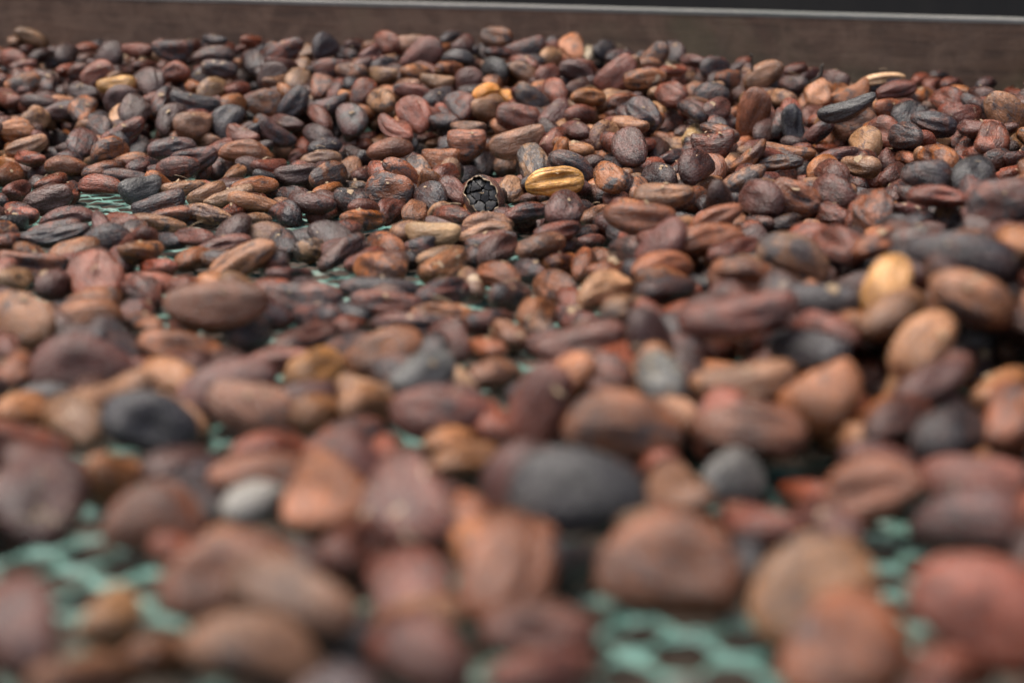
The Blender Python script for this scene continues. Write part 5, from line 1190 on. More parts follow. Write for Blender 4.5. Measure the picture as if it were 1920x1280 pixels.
(263,613,28,1,1467),(263,626,28,1,1468),(265,643,29,1,1469),(264,655,31,1,1470),(263,671,30,1,1471),(267,687,31,1,1472),(271,702,31,1,1473),(263,717,32,1,1474),(265,731,35,1,1475),(264,743,36,1,1476),
(266,756,39,1,1477),(269,789,38,1,1479),(266,806,40,1,1480),(267,823,40,1,1481),(264,839,41,1,1482),(277,486,31,1,1496),(279,502,28,1,1497),(282,518,29,1,1498),(276,533,28,1,1499),(278,552,28,1,1500),
(282,569,27,1,1501),(282,584,27,1,1502),(279,594,28,1,1503),(276,611,28,1,1504),(281,623,29,1,1505),(278,642,30,1,1506),(278,656,31,1,1507),(278,668,33,1,1508),(278,682,31,1,1509),(285,694,32,1,1510),
(281,710,33,1,1511),(282,728,34,1,1512),(278,741,36,1,1513),(278,762,38,1,1514),(283,773,40,1,1515),(283,794,40,1,1516),(280,804,41,1,1517),(279,817,41,1,1518),(280,831,41,1,1519),(299,520,28,1,1533),
(299,534,25,1,1534),(292,546,28,1,1535),(295,561,27,1,1536),(296,579,27,1,1537),(293,608,30,1,1539),(297,620,29,1,1540),(292,639,30,1,1541),(292,655,30,1,1542),(294,672,30,1,1543),(300,687,32,1,1544),
(295,705,34,1,1545),(292,717,36,1,1546),(297,729,35,1,1547),(291,747,37,1,1548),(295,763,37,1,1549),(294,778,40,1,1550),(298,790,40,1,1551),(297,806,41,1,1552),(296,823,44,1,1553),(295,833,44,1,1554),
(297,849,46,1,1555),(296,866,46,1,1556),(300,879,46,1,1557),(311,562,29,1,1568),(309,579,28,1,1569),(312,594,27,1,1570),(308,607,27,1,1571),(306,627,30,1,1572),(306,639,30,1,1573),(306,654,31,1,1574),
(310,668,30,1,1575),(314,684,32,1,1576),(313,699,34,1,1577),(305,718,35,1,1578),(306,735,37,1,1579),(306,750,37,1,1580),(310,763,38,1,1581),(309,775,39,1,1582),(310,789,41,1,1583),(307,806,41,1,1584),
(313,825,42,1,1585),(309,839,44,1,1586),(310,852,46,1,1587),(311,866,47,1,1588),(311,880,49,1,1589),(310,898,48,1,1590),(327,591,28,1,1600),(325,607,28,1,1601),(322,622,30,1,1602),(327,639,30,1,1603),
(330,656,31,1,1604),(324,673,32,1,1605),(329,686,32,1,1606),(328,703,34,1,1607),(320,715,35,1,1608),(322,734,37,1,1609),(324,748,38,1,1610),(323,763,40,1,1611),(326,776,40,1,1612),(322,789,41,1,1613),
(321,801,42,1,1614),(322,814,45,1,1615),(325,835,46,1,1616),(323,849,45,1,1617),(322,862,46,1,1618),(326,881,48,1,1619),(325,898,49,1,1620),(329,915,50,1,1621),(326,929,51,1,1622),(326,944,53,1,1623),
(324,959,53,1,1624),(343,652,33,1,1630),(344,669,32,1,1631),(344,683,33,1,1632),(341,699,35,1,1633),(339,715,34,1,1634),(341,730,35,1,1635),(340,745,39,1,1636),(340,761,40,1,1637),(344,778,41,1,1638),
(338,791,41,1,1639),(338,806,43,1,1640),(336,821,44,1,1641),(340,834,46,1,1642),(338,855,46,1,1643),(337,864,48,1,1644),(346,880,49,1,1645),(338,893,49,1,1646),(339,908,51,1,1647),(344,925,53,1,1648),
(344,941,53,1,1649),(344,956,54,1,1650),(339,970,55,1,1651),(339,985,57,1,1652),(340,1001,57,1,1653),(345,1009,57,1,1654),(357,699,35,1,1656),(357,712,36,1,1657),(355,726,38,1,1658),(353,745,38,1,1659),
(359,757,38,1,1660),(359,777,42,1,1661),(352,788,42,1,1662),(355,800,43,1,1663),(359,820,45,1,1664),(357,837,47,1,1665),(350,851,47,1,1666),(354,862,47,1,1667),(357,884,50,1,1668),(359,897,51,1,1669),
(354,908,51,1,1670),(358,925,52,1,1671),(357,942,54,1,1672),(357,956,54,1,1673),(353,971,56,1,1674),(348,986,56,1,1675),(356,997,59,1,1676),(351,1020,60,1,1677),(370,729,38,1,1678),(372,745,38,1,1679),
(372,761,40,1,1680),(374,771,43,1,1681),(369,785,42,1,1682),(369,802,42,1,1683),(373,817,46,1,1684),(372,832,44,1,1685),(374,847,47,1,1686),(370,861,47,1,1687),(369,876,49,1,1688),(370,892,49,1,1689),
(367,911,52,1,1690),(371,920,51,1,1691),(371,938,54,1,1692),(373,954,55,1,1693),(367,971,56,1,1694),(369,987,57,1,1695),(371,1002,59,1,1696),(366,1013,61,1,1697),(384,791,42,1,1698),(382,808,46,1,1699),
(385,823,46,1,1700),(383,836,46,1,1701),(388,849,47,1,1702),(382,867,49,1,1703),(385,880,48,1,1704),(384,896,51,1,1705),(382,908,50,1,1706),(386,928,54,1,1707),(389,942,54,1,1708),(384,956,55,1,1709),
(384,971,56,1,1710),(382,985,56,1,1711),(383,1002,60,1,1712),(385,1019,59,1,1713),(397,803,44,1,1714),(398,840,47,1,1716),(398,855,47,1,1717),(403,868,49,1,1718),(402,884,49,1,1719),(396,897,51,1,1720),
(402,910,52,1,1721),(402,923,54,1,1722),(401,938,55,1,1723),(397,954,57,1,1724),(405,969,57,1,1725),(397,987,59,1,1726),(399,1002,58,1,1727),(398,1014,61,1,1728),(417,861,48,1,1729),(420,880,51,1,1730),
(420,896,51,1,1731),(416,910,53,1,1732),(417,923,54,1,1733),(416,938,55,1,1734),(418,958,56,1,1735),(418,973,59,1,1736),(413,983,59,1,1737),(412,995,60,1,1738),(410,1012,60,1,1739),(435,906,53,1,1740),
(428,919,53,1,1741),(429,936,54,1,1742),(430,953,58,1,1743),(433,971,59,1,1744),(432,984,59,1,1745),(433,997,60,1,1746),(429,1011,62,1,1747),(444,937,56,1,1748),(445,959,57,1,1749),(448,969,59,1,1750),
(447,979,61,1,1751),(447,1007,59,1,1752),(467,983,57,1,1753),(461,1001,59,1,1754),(-469,1005,17,2,1755),(-469,1027,19,2,1756),(-466,1043,20,2,1757),(-469,1055,22,2,1758),(-468,1070,21,2,1759),(-471,1089,23,2,1760),
(-458,981,16,2,1761),(-458,998,17,2,1762),(-450,1014,17,2,1763),(-452,1026,19,2,1764),(-452,1052,18,2,1765),(-451,1064,21,2,1766),(-454,1075,23,2,1767),(-451,1088,24,2,1768),(-439,910,7,2,1769),(-443,926,10,2,1770),
(-436,943,12,2,1771),(-441,955,13,2,1772),(-440,968,14,2,1773),(-437,982,15,2,1774),(-443,995,17,2,1775),(-435,1019,17,2,1776),(-438,1032,18,2,1777),(-442,1043,22,2,1778),(-436,1060,22,2,1779),(-437,1077,22,2,1780),
(-438,1092,25,2,1781),(-424,899,6,2,1782),(-426,909,8,2,1783),(-429,921,8,2,1784),(-425,939,10,2,1785),(-425,952,10,2,1786),(-425,969,11,2,1787),(-421,982,15,2,1788),(-424,1000,15,2,1789),(-421,1015,18,2,1790),
(-423,1029,21,2,1791),(-426,1046,20,2,1792),(-422,1060,23,2,1793),(-421,1074,21,2,1794),(-421,1086,24,2,1795),(-408,909,7,2,1796),(-414,923,8,2,1797),(-411,940,9,2,1798),(-408,956,12,2,1799),(-408,969,13,2,1800),
(-412,989,14,2,1801),(-410,1003,18,2,1802),(-407,1015,17,2,1803),(-413,1031,15,2,1804),(-410,1041,20,2,1805),(-409,1060,23,2,1806),(-409,1078,23,2,1807),(-410,1095,25,2,1808),(-392,910,6,2,1809),(-390,929,8,2,1810),
(-392,940,8,2,1811),(-392,957,11,2,1812),(-396,972,13,2,1813),(-397,984,14,2,1814),(-398,996,13,2,1815),(-395,1014,17,2,1816),(-391,1031,19,2,1817),(-396,1043,21,2,1818),(-396,1058,20,2,1819),(-392,1078,23,2,1820),
(-397,1091,23,2,1821),(-376,927,7,2,1822),(-378,943,9,2,1823),(-379,955,8,2,1824),(-380,967,12,2,1825),(-383,986,13,2,1826),(-378,998,15,2,1827),(-379,1013,14,2,1828),(-376,1028,16,2,1829),(-384,1047,20,2,1830),
(-376,1059,19,2,1831),(-378,1075,23,2,1832),(-380,1093,25,2,1833),(-367,919,6,2,1834),(-362,943,7,2,1835),(-364,955,10,2,1836),(-363,969,10,2,1837),(-364,986,14,2,1838),(-365,1000,14,2,1839),(-366,1015,17,2,1840),
(-360,1029,17,2,1841),(-369,1040,18,2,1842),(-364,1059,21,2,1843),(-366,1071,19,2,1844),(-366,1088,23,2,1845),(-345,924,6,2,1846),(-347,940,8,2,1847),(-349,953,9,2,1848),(-348,966,10,2,1849),(-349,982,13,2,1850),
(-349,996,13,2,1851),(-351,1012,16,2,1852),(-347,1032,18,2,1853),(-353,1047,21,2,1854),(-345,1058,19,2,1855),(-351,1077,24,2,1856),(-350,1092,27,2,1857),(-335,935,6,2,1858),(-336,960,9,2,1859),(-337,976,11,2,1860),
(-339,992,13,2,1861),(-338,1003,12,2,1862),(-336,1012,15,2,1863),(-338,1027,17,2,1864),(-338,1049,21,2,1865),(-329,1063,24,2,1866),(-339,1080,25,2,1867),(-319,935,5,2,1869),(-313,982,15,2,1872),(-318,998,15,2,1873),
(-320,1015,17,2,1874),(-320,1030,22,2,1875),(-318,1046,21,2,1876),(-318,1063,25,2,1877),(-321,1076,27,2,1878),(-320,1089,30,2,1879),(-300,929,4,2,1880),(-309,941,9,2,1881),(-307,969,11,2,1883),(-299,982,13,2,1884),
(-306,1001,14,2,1885),(-307,1052,23,2,1888),(-300,1059,28,2,1889),(-305,1072,30,2,1890),(-302,1093,32,2,1891),(-297,943,8,2,1893),(-289,955,12,2,1894),(-293,969,16,2,1895),(-287,986,17,2,1896),(-291,1005,19,2,1897),
(-289,1016,23,2,1898),(-287,1030,23,2,1899),(-292,1045,29,2,1900),(-288,1057,26,2,1901),(-291,1071,32,2,1902),(-288,1088,35,2,1903),(-269,906,5,2,1904),(-276,938,10,2,1906),(-271,955,14,2,1907),(-278,967,17,2,1908),
(-275,981,20,2,1909),(-275,999,22,2,1910),(-270,1015,26,2,1911),(-272,1032,29,2,1912),(-279,1044,32,2,1913),(-279,1063,35,2,1914),(-266,1096,35,2,1916),(-257,910,8,2,1918),(-263,940,13,2,1920),(-257,970,20,2,1922),
(-262,992,27,2,1923),(-260,1004,27,2,1924),(-258,1062,39,2,1928),(-264,1078,35,2,1929),(-256,1090,37,2,1930),(-241,895,6,2,1931),(-245,909,11,2,1932),(-248,924,12,2,1933),(-242,937,14,2,1934),(-246,953,18,2,1935),
(-243,971,23,2,1936),(-239,997,25,2,1938),(-240,1016,36,2,1939),(-238,1062,46,2,1942),(-249,1077,34,2,1943),(-244,1088,38,2,1944),(-229,878,7,2,1945),(-226,894,9,2,1946),(-230,910,12,2,1947),(-230,928,18,2,1948),
(-227,941,20,2,1949),(-232,959,20,2,1950),(-227,976,28,2,1951),(-232,988,28,2,1952),(-234,998,34,2,1953),(-231,1014,35,2,1954),(-228,1030,39,2,1955),(-224,1099,39,2,1959),(-211,869,5,2,1960),(-217,881,8,2,1961),
(-206,918,16,2,1963),(-214,933,14,2,1964),(-215,941,20,2,1965),(-210,958,24,2,1966),(-220,965,27,2,1967),(-221,1007,35,2,1969),(-208,1018,36,2,1970),(-212,1034,36,2,1971),(-213,1057,37,2,1973),(-213,1070,39,2,1974),
(-215,1092,41,2,1975),(-193,912,13,2,1978),(-203,928,17,2,1979),(-196,939,18,2,1980),(-198,952,21,2,1981),(-205,970,26,2,1982),(-196,983,29,2,1983),(-199,1001,30,2,1984),(-199,1015,31,2,1985),(-195,1041,40,2,1987),
(-192,869,5,2,1991),(-186,879,6,2,1992),(-187,894,10,2,1993),(-183,911,9,2,1994),(-188,925,15,2,1995),(-184,945,19,2,1996),(-185,957,21,2,1997),(-191,968,24,2,1998),(-181,985,25,2,1999),(-180,997,30,2,2000),
(-184,1059,43,2,2004),(-186,1089,36,2,2006),(-168,885,5,2,2007),(-167,901,6,2,2008),(-169,913,11,2,2009),(-171,956,20,2,2012),(-175,975,25,2,2013),(-171,1035,37,2,2017),(-170,1050,40,2,2018),(-170,1060,40,2,2019),
(-171,1079,40,2,2020),(-171,1094,41,2,2021),(-153,911,7,2,2022),(-157,942,17,2,2024),(-158,956,21,2,2025),(-155,970,26,2,2026),(-151,983,29,2,2027),(-156,1003,32,2,2028),(-157,1016,37,2,2029),(-157,1034,39,2,2030),
(-147,1042,38,2,2031),(-154,1057,39,2,2032),(-158,1072,38,2,2033),(-154,1093,40,2,2034),(-144,910,8,2,2035),(-139,919,16,2,2036),(-142,945,21,2,2037),(-137,962,24,2,2038),(-141,976,25,2,2039),(-137,986,33,2,2040),
(-140,999,33,2,2041),(-140,1012,39,2,2042),(-143,1028,38,2,2043),(-131,1040,37,2,2044),(-140,1063,41,2,2045),(-145,1075,39,2,2046),(-141,1093,41,2,2047),(-121,923,19,2,2051),(-130,941,21,2,2052),(-124,952,27,2,2053),
(-122,971,32,2,2054),(-124,989,35,2,2055),(-125,1002,38,2,2056),(-122,1015,40,2,2057),(-126,1028,40,2,2058),(-122,1048,43,2,2059),(-127,1059,42,2,2060),(-121,1073,38,2,2061),(-119,1090,40,2,2062),(-106,955,28,2,2068),
(-111,972,31,2,2069),(-104,987,36,2,2070),(-110,999,36,2,2071),(-107,1019,39,2,2072),(-112,1031,39,2,2073),(-108,1057,43,2,2075),(-110,1074,39,2,2076),(-98,851,6,2,2077),(-94,898,16,2,2080),(-99,914,18,2,2081),
(-93,927,21,2,2082),(-98,942,20,2,2083),(-92,954,30,2,2084),(-94,968,32,2,2085),(-92,982,34,2,2086),(-94,1002,36,2,2087),(-93,1012,38,2,2088),(-96,1028,39,2,2089),(-94,1042,42,2,2090),(-94,1061,42,2,2091),
(-95,1076,38,2,2092),(-98,1088,41,2,2093),(-77,848,5,2,2095),(-76,897,15,2,2098),(-87,943,26,2,2101),(-78,955,28,2,2102),(-76,1008,36,2,2105),(-81,1020,37,2,2106),(-80,1029,42,2,2107),(-81,1040,41,2,2108),
(-81,1072,41,2,2110),(-66,884,13,2,2114),(-64,897,17,2,2115),(-64,912,19,2,2116),(-64,927,23,2,2117),(-65,938,28,2,2118),(-63,956,28,2,2119),(-67,970,30,2,2120),(-66,985,34,2,2121),(-68,999,36,2,2122),
(-63,1015,39,2,2123),(-65,1041,40,2,2125),(-67,1059,44,2,2126),(-67,1074,42,2,2127),(-52,915,20,2,2133),(-53,929,25,2,2134),(-52,944,27,2,2135),(-46,956,27,2,2136),(-50,970,31,2,2137),(-51,989,35,2,2138),
(-53,1002,35,2,2139),(-52,1014,38,2,2140),(-51,1044,43,2,2142),(-55,1060,41,2,2143),(-51,1073,42,2,2144),(-34,830,5,2,2145),(-35,849,11,2,2146),(-34,879,13,2,2148),(-39,896,18,2,2149),(-37,911,19,2,2150),
(-42,926,23,2,2151),(-34,940,26,2,2152),(-34,954,27,2,2153),(-31,975,29,2,2154),(-41,1059,44,2,2160),(-34,1079,45,2,2161),(-25,828,9,2,2162),(-21,839,6,2,2163),(-23,850,8,2,2164),(-20,863,10,2,2165),
(-25,877,17,2,2166),(-17,901,12,2,2167),(-22,933,27,2,2169),(-17,943,25,2,2170),(-19,955,27,2,2171),(-17,968,32,2,2172),(-19,981,35,2,2173),(-22,999,39,2,2174),(-16,1017,40,2,2175),(-20,1035,41,2,2176),
(-17,1059,43,2,2178),(-16,1075,45,2,2179),(0,837,8,2,2180),(-7,851,8,2,2181),(-4,866,13,2,2182),(-6,876,9,2,2183),(-3,899,16,2,2184),(-2,913,21,2,2185),(-6,926,23,2,2186),(-3,942,23,2,2187),
(-5,951,30,2,2188),(-7,973,31,2,2189),(0,1019,38,2,2192),(-8,1034,43,2,2193),(-10,1046,43,2,2194),(0,1058,43,2,2195),(-3,1072,45,2,2196),(13,811,5,2,2197),(12,822,7,2,2198),(11,833,7,2,2199),
(14,848,8,2,2200),(11,880,12,2,2202),(10,895,16,2,2203),(10,909,16,2,2204),(11,924,20,2,2205),(11,939,22,2,2206),(11,955,24,2,2207),(14,972,30,2,2208),(10,984,36,2,2209),(10,997,32,2,2210),
(12,1010,40,2,2211),(8,1027,42,2,2212),(8,1044,41,2,2213),(13,1058,43,2,2214),(29,789,8,2,2215),(31,810,8,2,2216),(29,822,7,2,2217),(29,836,8,2,2218),(21,854,12,2,2219),(30,864,15,2,2220),
(24,884,13,2,2221),(30,892,21,2,2222),(29,906,21,2,2223),(25,923,22,2,2224),(28,938,27,2,2225),(26,955,27,2,2226),(26,976,28,2,2227),(23,989,33,2,2228),(21,1001,34,2,2229),(27,1012,37,2,2230),
(23,1029,39,2,2231),(24,1045,41,2,2232),(25,1061,44,2,2233),(39,702,5,2,2234),(38,748,7,2,2235),(38,762,8,2,2236),(46,779,8,2,2237),(46,795,7,2,2238),(37,801,10,2,2239),(39,819,13,2,2240),
(40,837,13,2,2241),(39,854,12,2,2242),(41,864,19,2,2243),(41,899,18,2,2245),(37,909,25,2,2246),(38,924,26,2,2247),(38,941,26,2,2248),(43,954,26,2,2249),(35,964,31,2,2250),(38,986,34,2,2251),
(40,1000,36,2,2252),(40,1018,37,2,2253),(41,1033,40,2,2254),(40,1049,40,2,2255),(39,1063,42,2,2256),(55,624,6,2,2257),(56,640,7,2,2258),(56,656,5,2,2259),(57,672,9,2,2260),(57,683,6,2,2261),
(52,702,9,2,2262),(61,715,7,2,2263),(55,730,10,2,2264),(57,746,11,2,2265),(54,761,11,2,2266),(55,775,12,2,2267),(53,789,15,2,2268),(56,805,14,2,2269),(56,823,16,2,2270),(59,838,17,2,2271),
(58,850,19,2,2272),(58,868,21,2,2273),(59,885,23,2,2274),(65,898,20,2,2275),(49,913,21,2,2276),(57,926,28,2,2277),(57,940,27,2,2278),(59,957,32,2,2279),(58,972,34,2,2280),(52,985,36,2,2281),
(59,998,36,2,2282),(55,1012,36,2,2283),(57,1028,40,2,2284),(67,1061,46,2,2286),(78,596,6,2,2287),(65,608,6,2,2288),(73,625,6,2,2289),(68,639,6,2,2290),(72,666,10,2,2292),(71,678,9,2,2293),
(69,700,10,2,2294),(71,715,8,2,2295),(69,728,9,2,2296),(71,748,11,2,2297),(72,766,10,2,2298),(65,776,9,2,2299),(65,788,12,2,2300),(73,802,15,2,2301),(69,823,14,2,2302),(74,837,21,2,2303),
(72,847,21,2,2304),(69,860,21,2,2305),(70,878,23,2,2306),(74,903,26,2,2307),(72,913,25,2,2308),(73,924,27,2,2309),(73,943,29,2,2310),(74,962,29,2,2312),(68,984,32,2,2313),(73,998,38,2,2314),
(70,1020,37,2,2315),(73,1034,41,2,2316),(68,1042,43,2,2317),(79,1056,38,2,2318),(90,402,5,2,2319),(85,421,7,2,2320),(90,438,11,2,2321),(77,449,9,2,2322),(82,462,7,2,2323),(84,471,6,2,2324),
(89,495,5,2,2325),(80,612,5,2,2326),(89,619,7,2,2327),(85,639,5,2,2328),(82,659,6,2,2329),(85,673,7,2,2330),(85,687,8,2,2331),(83,699,7,2,2332),(84,715,10,2,2333),(86,727,10,2,2334),
(85,743,11,2,2335),(83,764,11,2,2336),(90,773,14,2,2337),(89,790,12,2,2338),(86,803,18,2,2339),(87,819,18,2,2340),(81,830,16,2,2341),(83,853,14,2,2342),(84,866,19,2,2343),(87,879,22,2,2344),
(84,913,30,2,2346),(87,929,31,2,2347),(90,945,32,2,2348),(90,962,33,2,2349),(83,971,34,2,2350),(84,985,36,2,2351),(83,999,36,2,2352),(88,1016,38,2,2353),(86,1031,39,2,2354),(85,1042,43,2,2355),
(82,1064,44,2,2356),(95,358,10,2,2357),(100,367,9,2,2358),(99,390,11,2,2359),(106,395,7,2,2360),(96,411,7,2,2361),(98,427,9,2,2362),(99,445,8,2,2363),(99,459,6,2,2364),(99,475,6,2,2365),
(101,490,7,2,2366),(105,505,6,2,2367),(96,520,6,2,2368),(99,659,4,2,2369),(99,671,7,2,2370),(102,684,8,2,2371),(99,699,7,2,2372),(101,712,8,2,2373),(99,728,10,2,2374),(103,743,9,2,2375),
(97,756,11,2,2376),(102,773,12,2,2377),(105,786,13,2,2378),(99,806,14,2,2379),(102,818,17,2,2380),(99,832,18,2,2381),(100,848,20,2,2382),(100,864,19,2,2383),(105,878,26,2,2384),(99,893,27,2,2385),
(99,928,30,2,2387),(96,935,33,2,2388),(100,955,33,2,2389),(99,974,34,2,2390),(103,991,33,2,2391),(101,1005,37,2,2392),(101,1019,41,2,2393),(101,1030,41,2,2394),(95,1043,39,2,2395),(98,1059,38,2,2396),
(116,343,6,2,2397),(112,356,7,2,2398),(109,370,16,2,2399),(111,385,16,2,2400),(116,399,15,2,2401),(118,416,17,2,2402),(111,430,12,2,2403),(112,449,13,2,2404),(119,459,12,2,2405),(120,474,9,2,2406),
(117,490,12,2,2407),(121,501,8,2,2408),(116,524,8,2,2409),(117,536,8,2,2410),(120,554,4,2,2411),(113,565,7,2,2412),(110,581,5,2,2413),(117,701,6,2,2414),(115,717,5,2,2415),(117,733,7,2,2416),
(116,747,9,2,2417),(110,761,12,2,2418),(118,772,11,2,2419),(119,793,12,2,2420),(111,805,12,2,2421),(118,820,15,2,2422),(113,836,21,2,2423),(113,852,22,2,2424),(117,865,24,2,2425),(118,879,24,2,2426),
(111,896,25,2,2427),(118,912,29,2,2428),(113,930,32,2,2429),(118,942,34,2,2430),(116,953,32,2,2431),(114,971,36,2,2432),(117,1027,38,2,2436),(119,1041,42,2,2437),(112,1054,44,2,2438),(132,343,7,2,2439),
(132,357,9,2,2440),(129,402,16,2,2443),(131,413,20,2,2444),(134,432,20,2,2445),(125,446,15,2,2446),(135,456,16,2,2447),(130,477,13,2,2448),(134,491,12,2,2449),(128,506,12,2,2450),(136,523,13,2,2451),
(130,536,8,2,2452),(130,549,8,2,2453),(127,566,7,2,2454),(132,580,8,2,2455),(126,592,5,2,2456),(127,626,9,2,2458),(130,672,6,2,2459),(135,685,6,2,2460),(127,711,6,2,2461),(127,726,6,2,2462),
(129,744,6,2,2463),(127,759,11,2,2464),(133,775,9,2,2465),(129,786,14,2,2466),(132,803,12,2,2467),(131,825,14,2,2468),(126,839,18,2,2469),(130,851,20,2,2470),(133,863,21,2,2471),(130,877,22,2,2472),
(132,893,23,2,2473),(127,926,31,2,2475),(128,942,28,2,2476),(129,960,34,2,2477),(131,974,34,2,2478),(126,983,37,2,2479),(128,1002,38,2,2480),(132,1014,38,2,2481),(129,1030,39,2,2482),(147,338,10,2,2484),
(142,359,15,2,2485),(144,370,16,2,2486),(153,387,19,2,2487),(146,399,21,2,2488),(147,418,17,2,2489),(147,432,20,2,2490),(145,448,21,2,2491),(150,458,19,2,2492),(146,477,17,2,2493),(146,492,20,2,2494),
(143,506,15,2,2495),(148,535,10,2,2497),(141,547,14,2,2498),(144,561,9,2,2499),(148,576,7,2,2500),(142,593,10,2,2501),(147,613,10,2,2502),(145,629,8,2,2503),(143,645,8,2,2504),(141,656,7,2,2505),
(142,675,11,2,2506),(150,686,9,2,2507),(142,698,8,2,2508),(148,717,8,2,2509),(145,732,9,2,2510),(146,746,9,2,2511),(140,766,6,2,2512),(149,772,11,2,2513),(147,794,11,2,2514),(145,804,14,2,2515),
(143,829,13,2,2516),(148,839,19,2,2517),(145,854,20,2,2518),(144,868,20,2,2519),(147,882,23,2,2520),(145,895,25,2,2521),(145,916,26,2,2522),(147,929,28,2,2523),(140,944,30,2,2524),(146,957,34,2,2525),
(149,976,32,2,2526),(144,984,36,2,2527),(147,1000,37,2,2528),(148,1013,35,2,2529),(144,1033,41,2,2530),(161,341,9,2,2533),(159,358,12,2,2534),(156,373,18,2,2535),(163,384,19,2,2536),(161,402,22,2,2537),
(160,428,21,2,2539),(158,442,21,2,2540),(161,458,21,2,2541),(157,474,20,2,2542),(161,487,20,2,2543),(158,506,19,2,2544),(161,519,17,2,2545),(158,536,16,2,2546),(158,550,15,2,2547),(162,567,15,2,2548),
(160,585,15,2,2549),(164,597,13,2,2550),(155,606,14,2,2551),(161,628,13,2,2552),(164,644,12,2,2553),(164,656,10,2,2554),(163,669,11,2,2555),(165,689,12,2,2556),(164,698,8,2,2557),(161,717,11,2,2558),
(162,732,12,2,2559),(164,746,12,2,2560),(161,759,13,2,2561),(165,774,10,2,2562),(159,787,14,2,2563),(159,805,13,2,2564),(160,825,15,2,2565),(162,840,15,2,2566),(161,851,17,2,2567),(162,866,22,2,2568),
(162,878,24,2,2569),(159,897,23,2,2570),(159,911,27,2,2571),(159,923,29,2,2572),(154,941,31,2,2573),(159,958,31,2,2574),(161,967,33,2,2575),(164,988,34,2,2576),(163,1002,36,2,2577),(158,1016,38,2,2578),
(156,1032,40,2,2579),(157,1047,39,2,2580),(174,323,7,2,2581),(172,339,12,2,2582),(176,352,16,2,2583),(172,367,16,2,2584),(174,381,18,2,2585),(174,395,21,2,2586),(173,411,21,2,2587),(174,427,20,2,2588),
(178,444,21,2,2589),(178,461,21,2,2590),(169,473,20,2,2591),(172,494,18,2,2592),(173,504,18,2,2593),(177,515,19,2,2594),(176,536,17,2,2595),(177,549,14,2,2596),(177,563,15,2,2597),(174,577,16,2,2598),
(176,590,14,2,2599),(174,605,15,2,2600),(173,620,15,2,2601),(179,638,15,2,2602),(175,657,14,2,2603),(181,674,10,2,2604),(173,684,14,2,2605),(176,698,13,2,2606),(175,719,9,2,2607),(173,730,16,2,2608),
(181,745,13,2,2609),(176,763,17,2,2610),(176,776,15,2,2611),(175,788,17,2,2612),(177,802,18,2,2613),(179,825,15,2,2614),(181,838,18,2,2615),(176,853,17,2,2616),(176,868,22,2,2617),(177,884,25,2,2618),
(181,894,24,2,2619),(171,905,27,2,2620),(168,936,25,2,2622),(172,959,34,2,2623),(178,972,32,2,2624),(178,988,32,2,2625),(173,1001,35,2,2626),(173,1021,36,2,2627),(173,1031,39,2,2628),(193,332,8,2,2630),
(190,344,11,2,2631),(189,357,18,2,2632),(184,372,19,2,2633),(191,384,20,2,2634),(190,397,21,2,2635),(190,415,20,2,2636),(189,427,21,2,2637),(193,446,21,2,2638),(189,463,21,2,2639),(187,477,19,2,2640),
(185,494,20,2,2641),(193,504,18,2,2642),(189,524,17,2,2643),(191,537,17,2,2644),(190,552,18,2,2645),(191,566,16,2,2646),(190,579,14,2,2647),(187,612,16,2,2649),(192,624,13,2,2650),(189,639,14,2,2651),
(194,655,17,2,2652),(194,672,16,2,2653),(186,686,15,2,2654),(192,697,19,2,2655),(191,711,15,2,2656),(193,728,16,2,2657),(189,741,18,2,2658),(190,760,19,2,2659),(192,774,18,2,2660),(191,790,19,2,2661),
(193,804,19,2,2662),(188,819,19,2,2663),(196,832,23,2,2664),(192,847,23,2,2665),(191,864,25,2,2666),(194,880,27,2,2667),(192,894,27,2,2668),(188,905,25,2,2669),(187,922,27,2,2670),(187,937,32,2,2671),
(184,958,30,2,2672),(191,966,35,2,2673),(192,981,31,2,2674),(192,1003,36,2,2675),(190,1017,36,2,2676),(203,322,10,2,2679),(209,345,10,2,2680),(211,356,14,2,2681),(202,373,19,2,2682),(204,387,20,2,2683),
(205,401,19,2,2684),(203,419,22,2,2685),(204,432,20,2,2686),(209,448,21,2,2687),(203,459,21,2,2688),(204,472,19,2,2689),(202,493,16,2,2690),(207,507,19,2,2691),(200,519,17,2,2692),(208,531,18,2,2693),
(208,548,18,2,2694),(203,567,16,2,2695),(204,580,16,2,2696),(202,593,18,2,2697),(205,606,18,2,2698),(203,624,17,2,2699),(208,639,17,2,2700),(206,654,15,2,2701),(208,666,20,2,2702),(206,681,15,2,2703),
(206,697,17,2,2704),(204,715,20,2,2705),(207,728,18,2,2706),(200,744,21,2,2707),(210,758,19,2,2708),(208,776,20,2,2709),(208,792,22,2,2710),(205,806,23,2,2711),(210,821,24,2,2712),(204,838,24,2,2713),
(210,852,23,2,2714),(206,866,23,2,2715),(209,876,27,2,2716),(208,892,28,2,2717),(201,914,28,2,2718),(201,927,32,2,2719),(208,939,30,2,2720),(202,950,33,2,2721),(205,972,33,2,2722),(202,985,35,2,2723),
(204,1000,36,2,2724),(202,1015,35,2,2725),(221,323,11,2,2728),(216,344,16,2,2729),(223,360,18,2,2730),(218,368,19,2,2731),(216,386,21,2,2732),(221,402,19,2,2733),(218,416,21,2,2734),(218,434,19,2,2735),
(223,445,21,2,2736),(219,462,19,2,2737),(221,478,20,2,2738),(218,492,18,2,2739),(218,504,17,2,2740),(218,518,19,2,2741),(220,538,17,2,2742),(219,556,15,2,2743),(216,565,16,2,2744),(222,581,17,2,2745),
(221,595,18,2,2746),(219,613,14,2,2747),(220,625,17,2,2748),(218,636,17,2,2749),(223,657,18,2,2750),(221,666,18,2,2751),(221,686,18,2,2752),(218,700,19,2,2753),(218,717,17,2,2754),(224,731,21,2,2755),
